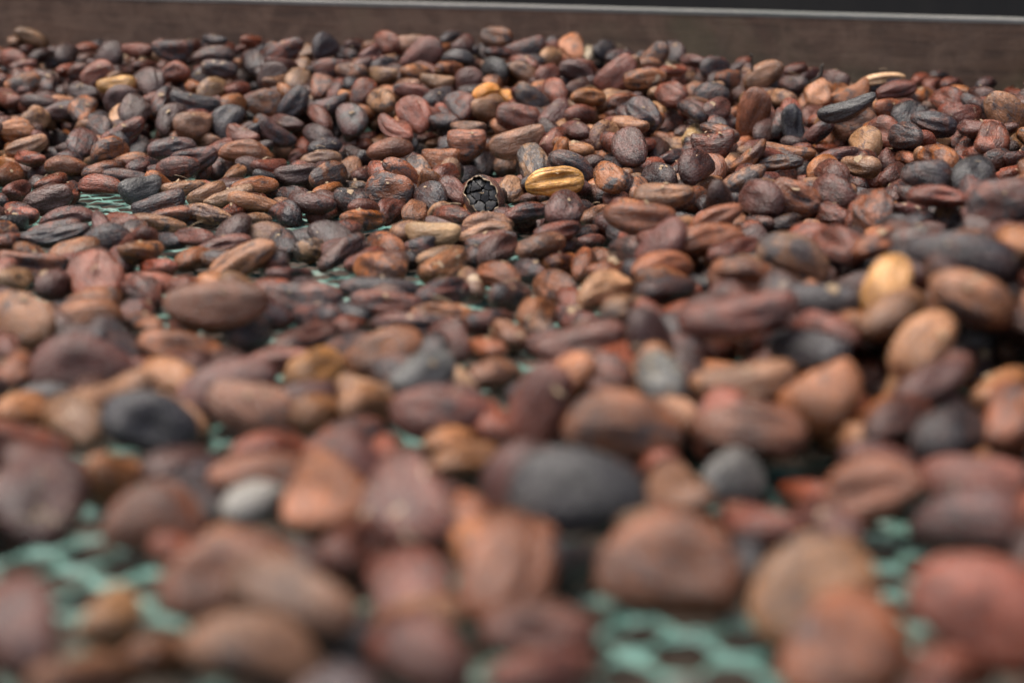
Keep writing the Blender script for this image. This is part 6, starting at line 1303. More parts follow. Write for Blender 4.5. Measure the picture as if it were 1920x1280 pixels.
(217,749,21,2,2756),(224,761,21,2,2757),(220,773,24,2,2758),(220,786,22,2,2759),(218,801,24,2,2760),(224,820,25,2,2761),(218,835,26,2,2762),(222,846,24,2,2763),(220,865,27,2,2764),(219,881,30,2,2765),
(222,895,28,2,2766),(221,916,27,2,2767),(218,924,32,2,2768),(219,940,33,2,2769),(226,953,33,2,2770),(221,970,35,2,2771),(233,343,14,2,2776),(238,353,18,2,2777),(233,373,20,2,2778),(234,385,19,2,2779),
(234,401,21,2,2780),(239,416,20,2,2781),(240,430,19,2,2782),(238,443,21,2,2783),(233,463,16,2,2784),(239,473,23,2,2785),(235,488,19,2,2786),(233,503,19,2,2787),(230,522,18,2,2788),(239,532,18,2,2789),
(237,553,16,2,2790),(234,569,19,2,2791),(234,584,16,2,2792),(237,595,19,2,2793),(235,607,19,2,2794),(233,621,18,2,2795),(232,637,17,2,2796),(238,653,19,2,2797),(235,671,20,2,2798),(237,682,18,2,2799),
(238,702,20,2,2800),(236,716,21,2,2801),(239,744,22,2,2803),(234,757,24,2,2804),(240,776,26,2,2805),(231,786,26,2,2806),(237,804,25,2,2807),(233,820,28,2,2808),(236,839,25,2,2809),(236,852,30,2,2810),
(235,867,28,2,2811),(229,883,29,2,2812),(238,895,32,2,2813),(233,909,30,2,2814),(234,928,29,2,2815),(237,943,34,2,2816),(240,956,35,2,2817),(235,975,35,2,2818),(249,384,22,2,2823),(249,399,20,2,2824),
(252,416,22,2,2825),(249,434,22,2,2826),(252,444,20,2,2827),(248,459,21,2,2828),(250,472,16,2,2829),(249,492,19,2,2830),(246,508,17,2,2831),(251,520,18,2,2832),(250,537,18,2,2833),(248,552,19,2,2834),
(249,569,15,2,2835),(252,579,19,2,2836),(251,597,16,2,2837),(248,613,18,2,2838),(251,627,15,2,2839),(247,641,18,2,2840),(254,656,20,2,2841),(253,669,21,2,2842),(251,682,21,2,2843),(252,699,23,2,2844),
(254,719,23,2,2845),(248,728,22,2,2846),(251,744,27,2,2847),(248,764,24,2,2848),(255,777,28,2,2849),(251,789,26,2,2850),(252,807,30,2,2851),(248,821,28,2,2852),(249,835,29,2,2853),(250,848,29,2,2854),
(247,863,32,2,2855),(249,877,28,2,2856),(254,900,29,2,2857),(248,913,34,2,2858),(249,923,28,2,2859),(252,941,31,2,2860),(252,955,34,2,2861),(263,428,21,2,2867),(266,447,21,2,2868),(265,461,20,2,2869),
(263,476,19,2,2870),(267,493,19,2,2871),(265,521,19,2,2873),(265,537,15,2,2874),(261,548,16,2,2875),(262,564,18,2,2876),(267,576,18,2,2877),(265,593,17,2,2878),(266,606,19,2,2879),(265,627,20,2,2880),
(266,640,20,2,2881),(268,654,18,2,2882),(267,669,19,2,2883),(262,685,20,2,2884),(268,699,23,2,2885),(262,713,20,2,2886),(262,730,23,2,2887),(265,741,23,2,2888),(266,755,26,2,2889),(268,773,27,2,2890),
(266,787,30,2,2891),(265,802,30,2,2892),(261,818,33,2,2893),(265,833,29,2,2894),(264,854,28,2,2895),(263,865,32,2,2896),(264,882,34,2,2897),(263,894,34,2,2898),(262,922,33,2,2900),(268,943,34,2,2901),
(260,971,35,2,2903),(279,472,20,2,2908),(279,493,15,2,2909),(281,509,18,2,2910),(277,521,17,2,2911),(279,532,18,2,2912),(277,548,17,2,2913),(281,581,18,2,2915),(277,596,17,2,2916),(278,613,19,2,2917),
(282,624,19,2,2918),(283,638,18,2,2919),(280,657,21,2,2920),(283,666,19,2,2921),(276,682,21,2,2922),(283,696,21,2,2923),(277,719,23,2,2924),(275,729,24,2,2925),(285,745,25,2,2926),(278,757,28,2,2927),
(282,773,29,2,2928),(280,789,29,2,2929),(275,805,31,2,2930),(277,822,32,2,2931),(277,840,35,2,2932),(276,852,34,2,2933),(280,863,34,2,2934),(277,893,36,2,2936),(293,525,18,2,2946),(292,539,18,2,2947),
(294,550,18,2,2948),(294,563,17,2,2949),(298,582,19,2,2950),(292,597,17,2,2951),(294,611,18,2,2952),(298,625,20,2,2953),(293,642,21,2,2954),(299,656,21,2,2955),(300,670,22,2,2956),(292,685,22,2,2957),
(294,705,25,2,2958),(290,717,24,2,2959),(299,728,26,2,2960),(299,744,28,2,2961),(292,760,29,2,2962),(293,775,28,2,2963),(298,789,29,2,2964),(295,805,30,2,2965),(291,821,32,2,2966),(295,839,34,2,2967),
(299,851,34,2,2968),(296,860,35,2,2969),(295,880,38,2,2970),(296,893,37,2,2971),(313,567,17,2,2981),(310,578,17,2,2982),(308,599,19,2,2983),(308,612,19,2,2984),(312,625,19,2,2985),(308,641,21,2,2986),
(315,656,22,2,2987),(312,670,21,2,2988),(310,686,23,2,2989),(308,701,21,2,2990),(312,711,22,2,2991),(311,734,26,2,2992),(312,744,29,2,2993),(309,758,28,2,2994),(307,774,29,2,2995),(313,789,30,2,2996),
(309,804,31,2,2997),(307,821,33,2,2998),(313,838,35,2,2999),(313,855,36,2,3000),(314,868,37,2,3001),(307,878,33,2,3002),(313,892,38,2,3003),(311,909,39,2,3004),(330,614,20,2,3013),(324,626,21,2,3014),
(322,637,21,2,3015),(326,650,20,2,3016),(323,676,23,2,3017),(321,687,20,2,3018),(326,699,26,2,3019),(330,716,24,2,3020),(324,730,28,2,3021),(325,743,27,2,3022),(326,760,29,2,3023),(323,778,29,2,3024),
(326,793,33,2,3025),(328,807,34,2,3026),(326,822,33,2,3027),(325,832,35,2,3028),(326,846,35,2,3029),(325,864,38,2,3030),(328,880,39,2,3031),(327,896,40,2,3032),(323,907,41,2,3033),(328,922,42,2,3034),
(323,942,43,2,3035),(340,642,21,2,3042),(345,659,19,2,3043),(340,673,23,2,3044),(345,680,22,2,3045),(337,701,25,2,3046),(342,713,25,2,3047),(340,733,27,2,3048),(336,749,29,2,3049),(340,763,29,2,3050),
(334,779,31,2,3051),(345,787,31,2,3052),(342,803,34,2,3053),(338,822,35,2,3054),(341,837,34,2,3055),(339,852,36,2,3056),(340,867,37,2,3057),(339,880,40,2,3058),(345,913,41,2,3060),(341,928,40,2,3061),
(338,943,43,2,3062),(338,957,44,2,3063),(342,970,47,2,3064),(339,988,49,2,3065),(341,1001,48,2,3066),(355,700,23,2,3068),(360,711,26,2,3069),(353,730,26,2,3070),(351,743,29,2,3071),(348,757,31,2,3072),
(357,789,30,2,3074),(354,806,33,2,3075),(355,822,34,2,3076),(351,836,37,2,3077),(357,849,33,2,3078),(359,866,37,2,3079),(354,880,39,2,3080),(356,900,38,2,3081),(358,913,41,2,3082),(355,924,41,2,3083),
(357,942,45,2,3084),(350,952,46,2,3085),(352,966,45,2,3086),(354,983,46,2,3087),(354,999,48,2,3088),(359,1011,48,2,3089),(367,729,29,2,3090),(373,741,28,2,3091),(372,761,31,2,3092),(370,777,30,2,3093),
(369,791,32,2,3094),(369,810,32,2,3095),(368,825,33,2,3096),(368,839,36,2,3097),(369,853,38,2,3098),(374,862,39,2,3099),(367,878,36,2,3100),(370,893,41,2,3101),(371,911,40,2,3102),(369,930,43,2,3103),
(374,945,43,2,3104),(366,958,43,2,3105),(368,971,47,2,3106),(373,983,45,2,3107),(371,1002,50,2,3108),(370,1016,49,2,3109),(384,771,30,2,3110),(380,790,32,2,3111),(383,805,34,2,3112),(383,817,36,2,3113),
(388,830,36,2,3114),(383,844,36,2,3115),(389,867,39,2,3116),(381,884,39,2,3117),(383,897,40,2,3118),(389,910,43,2,3119),(384,922,43,2,3120),(386,936,44,2,3121),(386,957,45,2,3122),(384,970,48,2,3123),
(385,987,48,2,3124),(386,1003,48,2,3125),(385,1013,50,2,3126),(396,809,36,2,3127),(404,825,37,2,3128),(403,839,37,2,3129),(400,848,38,2,3130),(403,868,40,2,3131),(399,880,41,2,3132),(398,894,40,2,3133),
(402,913,43,2,3134),(396,927,43,2,3135),(403,942,44,2,3136),(401,957,45,2,3137),(399,975,48,2,3138),(401,985,48,2,3139),(401,998,50,2,3140),(401,1012,50,2,3141),(416,862,40,2,3142),(418,875,40,2,3143),
(415,890,40,2,3144),(415,911,42,2,3145),(411,926,43,2,3146),(419,937,44,2,3147),(414,957,46,2,3148),(414,971,47,2,3149),(413,986,48,2,3150),(416,1001,50,2,3151),(415,1013,49,2,3152),(426,898,43,2,3153),
(430,908,43,2,3154),(435,925,45,2,3155),(434,938,45,2,3156),(431,958,46,2,3157),(429,970,48,2,3158),(426,983,50,2,3159),(431,999,49,2,3160),(426,1011,48,2,3161),(449,950,48,2,3162),(446,970,50,2,3163),
(446,986,48,2,3164),(441,1002,50,2,3165),(463,971,49,2,3166),(455,998,51,2,3167),(-469,995,38,0,3168),(-474,1018,39,0,3169),(-471,1033,42,0,3170),(-468,1045,42,0,3171),(-469,1059,43,0,3172),(-475,1068,43,0,3173),
(-474,1080,45,0,3174),(-456,952,32,0,3175),(-461,968,33,0,3176),(-459,981,37,0,3177),(-455,997,39,0,3178),(-463,1006,36,0,3179),(-460,1018,40,0,3180),(-459,1033,42,0,3181),(-453,1045,41,0,3182),(-458,1056,41,0,3183),
(-458,1071,41,0,3184),(-458,1088,43,0,3185),(-446,943,31,0,3186),(-444,955,33,0,3187),(-449,964,34,0,3188),(-446,977,33,0,3189),(-444,992,36,0,3190),(-445,1004,37,0,3191),(-446,1015,42,0,3192),(-446,1031,44,0,3193),
(-441,1049,40,0,3194),(-442,1058,43,0,3195),(-443,1069,45,0,3196),(-445,1081,43,0,3197),(-434,891,25,0,3198),(-425,902,26,0,3199),(-433,911,28,0,3200),(-432,927,28,0,3201),(-431,943,31,0,3202),(-429,953,32,0,3203),
(-432,966,32,0,3204),(-435,982,34,0,3205),(-428,991,36,0,3206),(-430,1004,40,0,3207),(-433,1019,38,0,3208),(-433,1035,41,0,3209),(-429,1043,37,0,3210),(-429,1057,42,0,3211),(-430,1071,42,0,3212),(-435,1088,45,0,3213),
(-421,862,22,0,3214),(-419,876,22,0,3215),(-422,888,23,0,3216),(-416,902,26,0,3217),(-420,916,26,0,3218),(-420,931,27,0,3219),(-417,941,33,0,3220),(-416,957,31,0,3221),(-419,973,37,0,3222),(-417,982,35,0,3223),
(-416,992,35,0,3224),(-418,1008,37,0,3225),(-420,1023,38,0,3226),(-417,1043,42,0,3228),(-418,1057,41,0,3229),(-418,1071,42,0,3230),(-417,1086,44,0,3231),(-405,826,18,0,3232),(-400,837,20,0,3233),(-409,850,21,0,3234),
(-407,863,21,0,3235),(-405,878,25,0,3236),(-409,890,23,0,3237),(-404,906,26,0,3238),(-408,920,30,0,3239),(-402,928,26,0,3240),(-407,942,29,0,3241),(-405,956,34,0,3242),(-405,971,32,0,3243),(-401,983,33,0,3244),
(-400,989,40,0,3245),(-403,1020,41,0,3247),(-404,1034,38,0,3248),(-400,1046,40,0,3249),(-406,1057,44,0,3250),(-407,1072,44,0,3251),(-400,1082,45,0,3252),(-393,797,17,0,3253),(-398,809,16,0,3254),(-391,822,22,0,3255),
(-389,836,16,0,3256),(-395,849,21,0,3257),(-391,861,22,0,3258),(-392,875,21,0,3259),(-396,889,24,0,3260),(-391,899,23,0,3261),(-393,916,26,0,3262),(-390,929,30,0,3263),(-388,944,32,0,3264),(-394,955,30,0,3265),
(-392,969,33,0,3266),(-387,983,31,0,3267),(-392,994,32,0,3268),(-393,1005,36,0,3269),(-390,1017,37,0,3270),(-391,1033,39,0,3271),(-386,1049,40,0,3272),(-394,1061,42,0,3273),(-390,1076,43,0,3274),(-392,1093,43,0,3275),
(-380,754,12,0,3276),(-381,769,13,0,3277),(-384,785,16,0,3278),(-379,797,15,0,3279),(-375,812,16,0,3280),(-380,825,16,0,3281),(-379,837,19,0,3282),(-382,854,19,0,3283),(-381,870,27,0,3284),(-375,879,23,0,3285),
(-381,890,23,0,3286),(-382,902,24,0,3287),(-382,917,26,0,3288),(-376,930,28,0,3289),(-377,942,30,0,3290),(-380,954,31,0,3291),(-383,966,32,0,3292),(-377,976,34,0,3293),(-375,989,37,0,3294),(-378,1009,38,0,3295),
(-378,1021,35,0,3296),(-376,1029,40,0,3297),(-376,1045,42,0,3298),(-376,1059,42,0,3299),(-375,1071,44,0,3300),(-380,1085,46,0,3301),(-367,715,10,0,3302),(-369,728,11,0,3303),(-362,743,11,0,3304),(-364,758,13,0,3305),
(-364,773,13,0,3306),(-366,800,14,0,3308),(-363,811,16,0,3309),(-366,828,20,0,3310),(-364,841,23,0,3311),(-366,850,16,0,3312),(-363,876,24,0,3314),(-365,890,22,0,3315),(-368,903,24,0,3316),(-367,918,22,0,3317),
(-364,925,30,0,3318),(-364,940,27,0,3319),(-364,952,33,0,3320),(-365,966,30,0,3321),(-364,981,31,0,3322),(-365,997,33,0,3323),(-362,1010,33,0,3324),(-364,1022,38,0,3325),(-363,1037,38,0,3326),(-368,1054,34,1,3328),
(-370,1071,37,1,3329),(-366,1084,41,1,3330),(-354,678,8,0,3331),(-353,691,8,0,3332),(-356,705,9,0,3333),(-355,722,11,0,3334),(-355,734,12,0,3335),(-352,760,13,0,3337),(-352,775,14,0,3338),(-352,790,12,0,3339),
(-353,795,20,0,3340),(-349,810,14,0,3341),(-352,823,21,0,3342),(-351,836,19,0,3343),(-351,850,17,0,3344),(-356,861,21,0,3345),(-351,875,22,0,3346),(-353,888,23,0,3347),(-352,901,24,0,3348),(-356,927,26,0,3350),
(-353,948,31,0,3351),(-352,960,29,0,3352),(-349,975,32,0,3353),(-353,983,37,0,3354),(-356,995,32,0,3355),(-354,1018,37,0,3357),(-357,1061,41,1,3360),(-340,626,9,0,3363),(-344,641,5,0,3364),(-338,655,8,0,3365),
(-342,667,7,0,3366),(-341,685,8,0,3367),(-338,698,9,0,3368),(-342,710,8,0,3369),(-339,722,10,0,3370),(-343,738,11,0,3371),(-338,748,11,0,3372),(-342,763,12,0,3373),(-340,777,13,0,3374),(-339,787,21,0,3375),
(-340,801,16,0,3376),(-340,814,17,0,3377),(-339,837,17,0,3379),(-336,854,21,0,3380),(-342,864,19,0,3381),(-339,876,21,0,3382),(-341,906,26,0,3384),(-339,920,24,0,3385),(-336,934,29,0,3386),(-347,940,26,0,3387),
(-340,955,31,0,3388),(-339,967,29,0,3389),(-338,979,31,0,3390),(-342,994,31,1,3391),(-338,1004,30,1,3392),(-327,631,4,0,3398),(-330,640,10,0,3399),(-324,671,7,0,3400),(-326,680,8,0,3401),(-328,693,8,0,3402),
(-327,708,9,0,3403),(-325,721,9,0,3404),(-327,734,10,0,3405),(-324,747,11,0,3406),(-329,758,11,0,3407),(-330,770,11,0,3408),(-327,781,15,0,3409),(-329,799,16,0,3410),(-325,812,14,0,3411),(-328,838,19,0,3413),
(-326,852,16,0,3414),(-329,865,20,0,3415),(-328,877,22,0,3416),(-326,893,21,0,3417),(-327,903,27,0,3418),(-324,915,23,0,3419),(-327,927,27,0,3420),(-328,946,24,1,3421),(-330,958,25,1,3422),(-330,1070,43,1,3430),
(-318,578,6,0,3432),(-311,628,7,0,3433),(-316,644,5,0,3434),(-314,658,7,0,3435),(-310,672,7,0,3436),(-311,692,9,0,3437),(-315,724,11,0,3438),(-313,735,10,0,3439),(-311,745,10,0,3440),(-313,759,11,0,3441),
(-315,771,12,0,3442),(-315,784,13,0,3443),(-316,796,15,0,3444),(-311,809,19,0,3445),(-314,819,22,0,3446),(-315,835,16,0,3447),(-313,846,18,0,3448),(-312,860,21,0,3449),(-318,883,20,0,3450),(-307,888,24,0,3451),
(-313,902,19,1,3452),(-315,940,25,1,3455),(-313,975,32,1,3457),(-312,992,35,1,3458),(-314,1056,45,1,3463),(-299,546,7,0,3466),(-301,560,7,0,3467),(-301,575,6,0,3468),(-303,589,6,0,3469),(-305,604,6,0,3470),
(-297,622,6,0,3471),(-302,652,6,0,3472),(-297,681,7,0,3473),(-299,696,8,0,3474),(-305,706,8,0,3475),(-301,718,8,0,3476),(-301,739,10,0,3477),(-300,752,11,0,3478),(-300,764,12,0,3479),(-298,776,13,0,3480),
(-303,790,12,0,3481),(-302,801,16,0,3482),(-298,811,18,0,3483),(-305,827,18,0,3484),(-298,838,16,0,3485),(-296,851,20,0,3486),(-299,862,16,1,3487),(-305,875,16,1,3488),(-303,946,24,1,3493),(-300,984,34,1,3495),
(-285,484,7,0,3501),(-285,501,7,0,3502),(-292,538,10,0,3503),(-286,549,8,0,3504),(-288,594,6,0,3505),(-289,617,6,0,3506),(-285,670,8,0,3507),(-284,696,6,0,3508),(-289,705,10,0,3509),(-286,720,9,0,3510),
(-290,732,9,0,3511),(-288,744,10,0,3512),(-288,759,12,0,3513),(-289,770,7,0,3514),(-290,784,13,0,3515),(-289,799,13,0,3516),(-284,813,16,0,3517),(-291,828,17,0,3518),(-285,839,16,1,3519),(-283,854,16,1,3520),
(-284,871,16,1,3521),(-286,943,24,1,3526),(-289,988,39,1,3529),(-273,487,7,0,3537),(-273,500,7,0,3538),(-279,514,7,0,3539),(-276,529,7,0,3540),(-273,554,7,0,3541),(-276,574,7,0,3542),(-279,590,6,0,3543),
(-277,620,6,0,3544),(-280,658,10,0,3545),(-273,665,10,0,3546),(-273,678,7,0,3547),(-274,691,11,0,3548),(-277,709,9,0,3549),(-268,731,9,0,3550),(-274,760,10,0,3552),(-278,775,14,0,3553),(-279,787,13,0,3554),
(-271,846,14,1,3558),(-272,880,19,1,3559),(-271,904,19,1,3561),(-261,432,7,0,3573),(-258,449,7,0,3574),(-268,464,7,0,3575),(-260,489,7,0,3576),(-259,511,7,0,3577),(-260,525,7,0,3578),(-263,577,7,0,3579),
(-268,603,6,0,3581),(-264,616,5,0,3582),(-266,632,7,0,3583),(-259,640,5,0,3584),(-258,659,6,0,3585),(-262,670,5,0,3586),(-261,693,7,0,3587),(-258,707,8,0,3588),(-265,744,10,0,3589),(-263,892,22,1,3597),
(-256,911,21,1,3599),(-263,975,39,1,3602),(-252,401,8,0,3610),(-247,410,10,0,3611),(-251,420,9,0,3612),(-248,466,7,0,3613),(-247,500,6,0,3614),(-246,530,7,0,3615),(-252,551,7,0,3616),(-252,575,7,0,3617),
(-251,595,11,0,3618),(-243,605,4,0,3619),(-253,617,10,0,3620),(-250,630,7,0,3621),(-248,645,7,0,3622),(-247,678,9,0,3623),(-249,691,8,0,3624),(-256,734,8,1,3627),(-246,931,32,1,3639),(-250,957,35,1,3641),
(-235,360,8,0,3650),(-241,374,7,0,3651),(-238,395,7,0,3652),(-235,436,7,0,3653),(-239,449,7,0,3654),(-234,502,9,0,3655),(-234,516,9,0,3656),(-235,538,7,0,3657),(-236,556,7,0,3658),(-235,580,8,0,3659),
(-236,592,5,0,3660),(-238,617,5,0,3661),(-236,630,7,0,3662),(-237,643,10,0,3663),(-241,656,10,0,3664),(-236,665,6,0,3665),(-237,871,20,1,3677),(-236,923,32,1,3680),(-229,331,6,0,3693),(-219,343,6,0,3694),
(-223,359,6,0,3695),(-222,386,7,0,3696),(-220,408,7,0,3697),(-220,423,7,0,3698),(-222,437,9,0,3699),(-221,449,8,0,3700),(-225,459,7,0,3701),(-218,482,7,0,3702),(-224,496,7,0,3703),(-223,509,5,0,3704),
(-221,523,7,0,3705),(-225,541,8,0,3706),(-220,554,4,0,3707),(-221,564,12,0,3708),(-220,579,5,0,3709),(-223,587,9,0,3710),(-222,599,10,0,3711),(-226,614,8,0,3712),(-222,629,6,0,3713),(-226,643,6,1,3714),
(-231,654,5,1,3715),(-222,717,4,1,3720),(-222,758,10,1,3722),(-225,826,10,1,3726),(-227,872,21,1,3730),(-223,954,40,1,3734),(-214,307,6,0,3744),(-211,319,6,0,3745),(-210,339,9,0,3746),(-210,353,6,0,3747),
(-213,371,6,0,3748),(-208,421,7,0,3749),(-211,437,5,0,3750),(-207,451,7,0,3751),(-213,459,7,0,3752),(-207,478,7,0,3753),(-212,497,9,0,3754),(-211,517,12,0,3755),(-206,528,7,0,3756),(-211,540,8,0,3757),
(-209,573,8,0,3758),(-209,587,5,1,3759),(-215,612,6,1,3761),(-210,677,5,1,3764),(-212,794,13,1,3770),(-210,900,29,1,3775),(-200,286,6,0,3789),(-195,303,5,0,3790),(-199,316,7,0,3791),(-199,330,6,0,3792),
(-194,343,6,0,3793),(-200,358,7,0,3794),(-195,372,7,0,3795),(-202,382,8,0,3796),(-194,392,7,0,3797),(-197,405,7,0,3798),(-195,428,7,0,3799),(-198,438,8,0,3800),(-194,450,7,0,3801),(-200,464,7,0,3802),
(-196,502,7,0,3803),(-203,560,8,0,3805),(-199,579,5,1,3806),(-205,746,5,1,3814),(-199,758,7,1,3815),(-192,867,20,1,3822),(-194,898,29,1,3824),(-192,927,33,1,3826),(-186,228,6,0,3835),(-185,242,6,0,3836),
(-185,268,5,0,3837),(-186,280,10,0,3838),(-181,291,5,0,3839),(-186,307,7,0,3840),(-186,321,5,0,3841),(-186,334,10,0,3842),(-181,343,6,0,3843),(-187,363,6,0,3844),(-185,408,7,0,3845),(-183,424,6,0,3846),
(-186,438,8,0,3847),(-185,485,7,0,3848),(-184,510,7,0,3849),(-188,522,7,0,3850),(-181,586,5,1,3854),(-181,864,21,1,3865),(-183,877,23,1,3866),(-181,894,24,1,3867),(-174,178,6,0,3880),(-176,191,8,0,3881),
(-170,210,6,0,3882),(-170,227,5,0,3883),(-172,241,6,0,3884),(-175,253,5,0,3885),(-169,266,8,0,3886),(-169,278,9,0,3887),(-171,305,6,0,3888),(-171,318,6,0,3889),(-171,333,5,0,3890),(-174,353,6,0,3891),
(-172,368,6,0,3892),(-173,379,8,0,3893),(-174,394,7,0,3894),(-173,409,6,0,3895),(-168,421,10,0,3896),(-175,435,6,0,3897),(-178,471,11,0,3898),(-176,500,5,1,3900),(-174,539,5,1,3902),(-172,709,5,1,3910),
(-171,746,6,1,3912),(-175,762,7,1,3913),(-170,863,22,1,3918),(-173,885,19,1,3920),(-161,146,6,0,3933),(-155,165,8,0,3934),(-159,174,6,0,3935),(-160,188,5,0,3936),(-162,200,5,0,3937),(-157,216,6,0,3938),
(-159,229,11,0,3939),(-157,240,7,0,3940),(-156,262,5,0,3941),(-157,277,8,0,3942),(-155,289,7,0,3943),(-156,303,5,0,3944),(-157,315,9,0,3945),(-158,326,6,0,3946),(-160,341,6,0,3947),(-158,356,6,0,3948),
(-157,372,7,0,3949),(-161,387,6,0,3950),(-158,398,6,0,3951),(-159,432,7,0,3952),(-163,443,10,0,3953),(-159,456,5,1,3954),(-154,526,4,1,3958),(-158,537,6,1,3959),(-160,550,4,1,3960),(-157,577,7,1,3962),
(-154,591,4,1,3963),(-160,604,5,1,3964),(-163,703,7,1,3969),(-154,801,13,1,3976),(-161,928,28,1,3982),(-152,977,43,1,3985),(-157,1005,49,1,3987),(-148,136,5,0,3994),(-148,150,6,0,3995),(-145,178,6,0,3996),
(-150,188,8,0,3997),(-145,203,6,0,3998),(-141,216,5,0,3999),(-146,253,5,0,4000),(-144,275,5,0,4001),(-140,290,5,0,4002),(-150,334,12,0,4005),(-140,359,6,0,4007),(-147,369,7,0,4008),(-145,386,5,0,4009),
(-145,394,10,0,4010),(-154,416,4,1,4012),(-142,438,6,1,4013),(-144,503,7,1,4018),(-139,557,7,1,4022),(-144,574,6,1,4023),(-146,712,4,1,4030),(-143,798,7,1,4036),(-147,844,14,1,4039),(-139,853,18,1,4040),
(-142,922,26,1,4045),(-145,933,32,1,4046),(-139,955,40,1,4047),(-148,965,47,1,4048),(-132,134,6,0,4057),(-137,161,6,0,4058),(-131,176,5,0,4059),(-135,189,6,0,4060),(-129,201,5,0,4061),(-136,227,6,0,4062),
(-132,241,5,0,4063),(-132,252,6,0,4064),(-134,265,6,0,4065),(-133,277,9,0,4066),(-132,307,5,0,4067),(-134,317,9,0,4068),(-124,335,5,0,4069),(-130,348,7,0,4070),(-134,429,5,1,4075),(-133,450,5,1,4076),
(-131,459,5,1,4077),(-132,718,5,1,4093),(-133,776,7,1,4096),(-134,797,13,1,4097),(-135,879,20,1,4100),(-135,918,30,1,4102),(-125,109,6,0,4114),(-116,119,6,0,4115),(-116,140,5,0,4116),(-122,154,6,0,4117),
(-116,173,6,0,4118),(-117,185,5,0,4119),(-116,201,5,0,4120),(-122,215,6,0,4121),(-116,226,9,0,4122),(-120,241,5,0,4123),(-117,271,12,0,4125),(-116,292,8,0,4127),(-121,302,9,0,4128),(-120,314,5,0,4129),
(-127,325,7,0,4130),(-117,394,7,1,4133),(-123,422,4,1,4135),(-123,497,4,1,4138),(-120,738,6,1,4148),(-116,751,5,1,4149),(-122,928,35,1,4161),(-124,958,45,1,4163),(-107,106,6,0,4173),(-105,129,6,0,4174),
(-106,149,6,0,4175),(-109,165,7,0,4176),(-105,180,6,0,4177),(-105,200,7,0,4178),(-108,213,6,0,4179),(-104,228,10,0,4180),(-108,239,5,0,4181),(-107,271,5,0,4182),(-104,282,4,0,4183),(-109,307,7,1,4184),
(-107,320,5,1,4185),(-103,354,5,1,4188),(-106,399,7,1,4190),(-106,485,5,1,4196),(-104,543,4,1,4200),(-109,580,7,1,4201),(-108,594,5,1,4202),(-99,745,5,1,4209),(-107,758,8,1,4210),(-103,811,10,1,4214),
(-107,904,36,1,4217),(-104,918,36,1,4218),(-90,108,10,0,4231),(-95,118,5,0,4232),(-89,132,5,0,4233),(-92,149,8,0,4234),(-93,172,6,0,4235),(-90,187,5,0,4236),(-93,198,7,0,4237),(-88,213,6,0,4238),
(-92,224,5,0,4239),(-94,237,6,0,4240),(-95,302,5,1,4243),(-92,342,10,1,4246),(-93,389,4,1,4249),(-94,437,7,1,4252),(-90,450,6,1,4253),(-92,465,5,1,4254),(-98,474,5,1,4255),(-92,484,5,1,4256),
(-91,540,6,1,4259),(-97,587,5,1,4262),(-93,750,10,1,4270),(-98,902,31,1,4277),(-95,908,39,1,4278),(-96,946,38,1,4280),(-99,952,45,1,4281),(-90,966,47,1,4282),(-78,105,6,0,4290),(-84,118,10,0,4291),
(-79,132,9,0,4292),(-79,144,6,0,4293),(-80,160,6,0,4294),(-78,181,6,0,4295),(-82,199,7,0,4296),(-82,347,5,1,4301),(-85,383,5,1,4303),(-76,393,4,1,4304),(-81,441,5,1,4307),(-78,454,6,1,4308),
(-82,463,8,1,4309),(-80,476,5,1,4310),(-83,523,6,1,4314),(-79,590,4,1,4318),(-80,676,5,1,4323),(-80,891,34,1,4337),(-75,944,44,1,4340),(-70,123,4,0,4349),(-66,134,5,0,4350),(-68,149,6,0,4351),
(-64,162,9,0,4352),(-65,176,6,0,4353),(-63,282,5,1,4356),(-69,306,5,1,4358),(-68,482,5,1,4365),(-64,564,5,1,4370),(-70,578,6,1,4371),(-68,602,5,1,4373),(-64,637,7,1,4374),(-67,693,5,1,4378),
(-62,828,20,1,4385),(-70,903,34,1,4390),(-67,927,39,1,4392),(-69,996,52,1,4394),(-51,110,6,0,4400),(-55,137,6,0,4402),(-53,148,6,0,4403),(-54,164,5,0,4404),(-55,188,5,0,4405),(-55,256,5,1,4409),
(-54,355,5,1,4413),(-54,686,6,1,4426),(-53,698,10,1,4427),(-52,862,29,1,4435),(-55,952,46,1,4438),(-58,991,54,1,4440),(-42,117,11,0,4448),(-42,145,6,0,4449),(-43,158,9,0,4450),(-42,172,6,0,4451),
(-41,186,8,0,4452),(-44,249,6,1,4456),(-41,258,4,1,4457),(-39,296,5,1,4459),(-38,323,5,1,4461),(-35,363,5,1,4463),(-43,410,5,1,4467),(-43,472,5,1,4471),(-43,539,5,1,4474),(-42,587,6,1,4476),
(-39,682,10,1,4481),(-39,693,7,1,4482),(-41,706,4,1,4483),(-39,721,7,1,4484),(-39,762,12,1,4486),(-37,890,30,1,4493),(-30,113,5,0,4503),(-29,123,10,0,4504),(-31,160,5,0,4505),(-31,174,8,0,4506),
(-26,188,7,0,4507),(-24,284,6,1,4513),(-27,293,8,1,4514),(-28,304,6,1,4515),(-28,386,5,1,4518),(-22,396,6,1,4519),(-29,592,6,1,4528),(-27,605,6,1,4529),(-32,647,6,1,4531),(-22,682,6,1,4534),
(-28,798,21,1,4541),(-32,810,19,1,4542),(-22,875,28,1,4546),(-24,893,39,1,4547),(-27,904,34,1,4548),(-28,914,36,1,4549),(-15,111,6,0,4559),(-18,123,10,0,4560),(-10,132,5,0,4561),(-16,148,8,0,4562),
(-17,162,6,0,4563),(-17,177,7,0,4564),(-15,231,4,1,4566),(-12,290,5,1,4568),(-12,349,4,1,4571),(-17,359,5,1,4572),(-13,628,5,1,4586),(-12,674,6,1,4588),(-20,698,6,1,4590),(-7,877,29,1,4603),
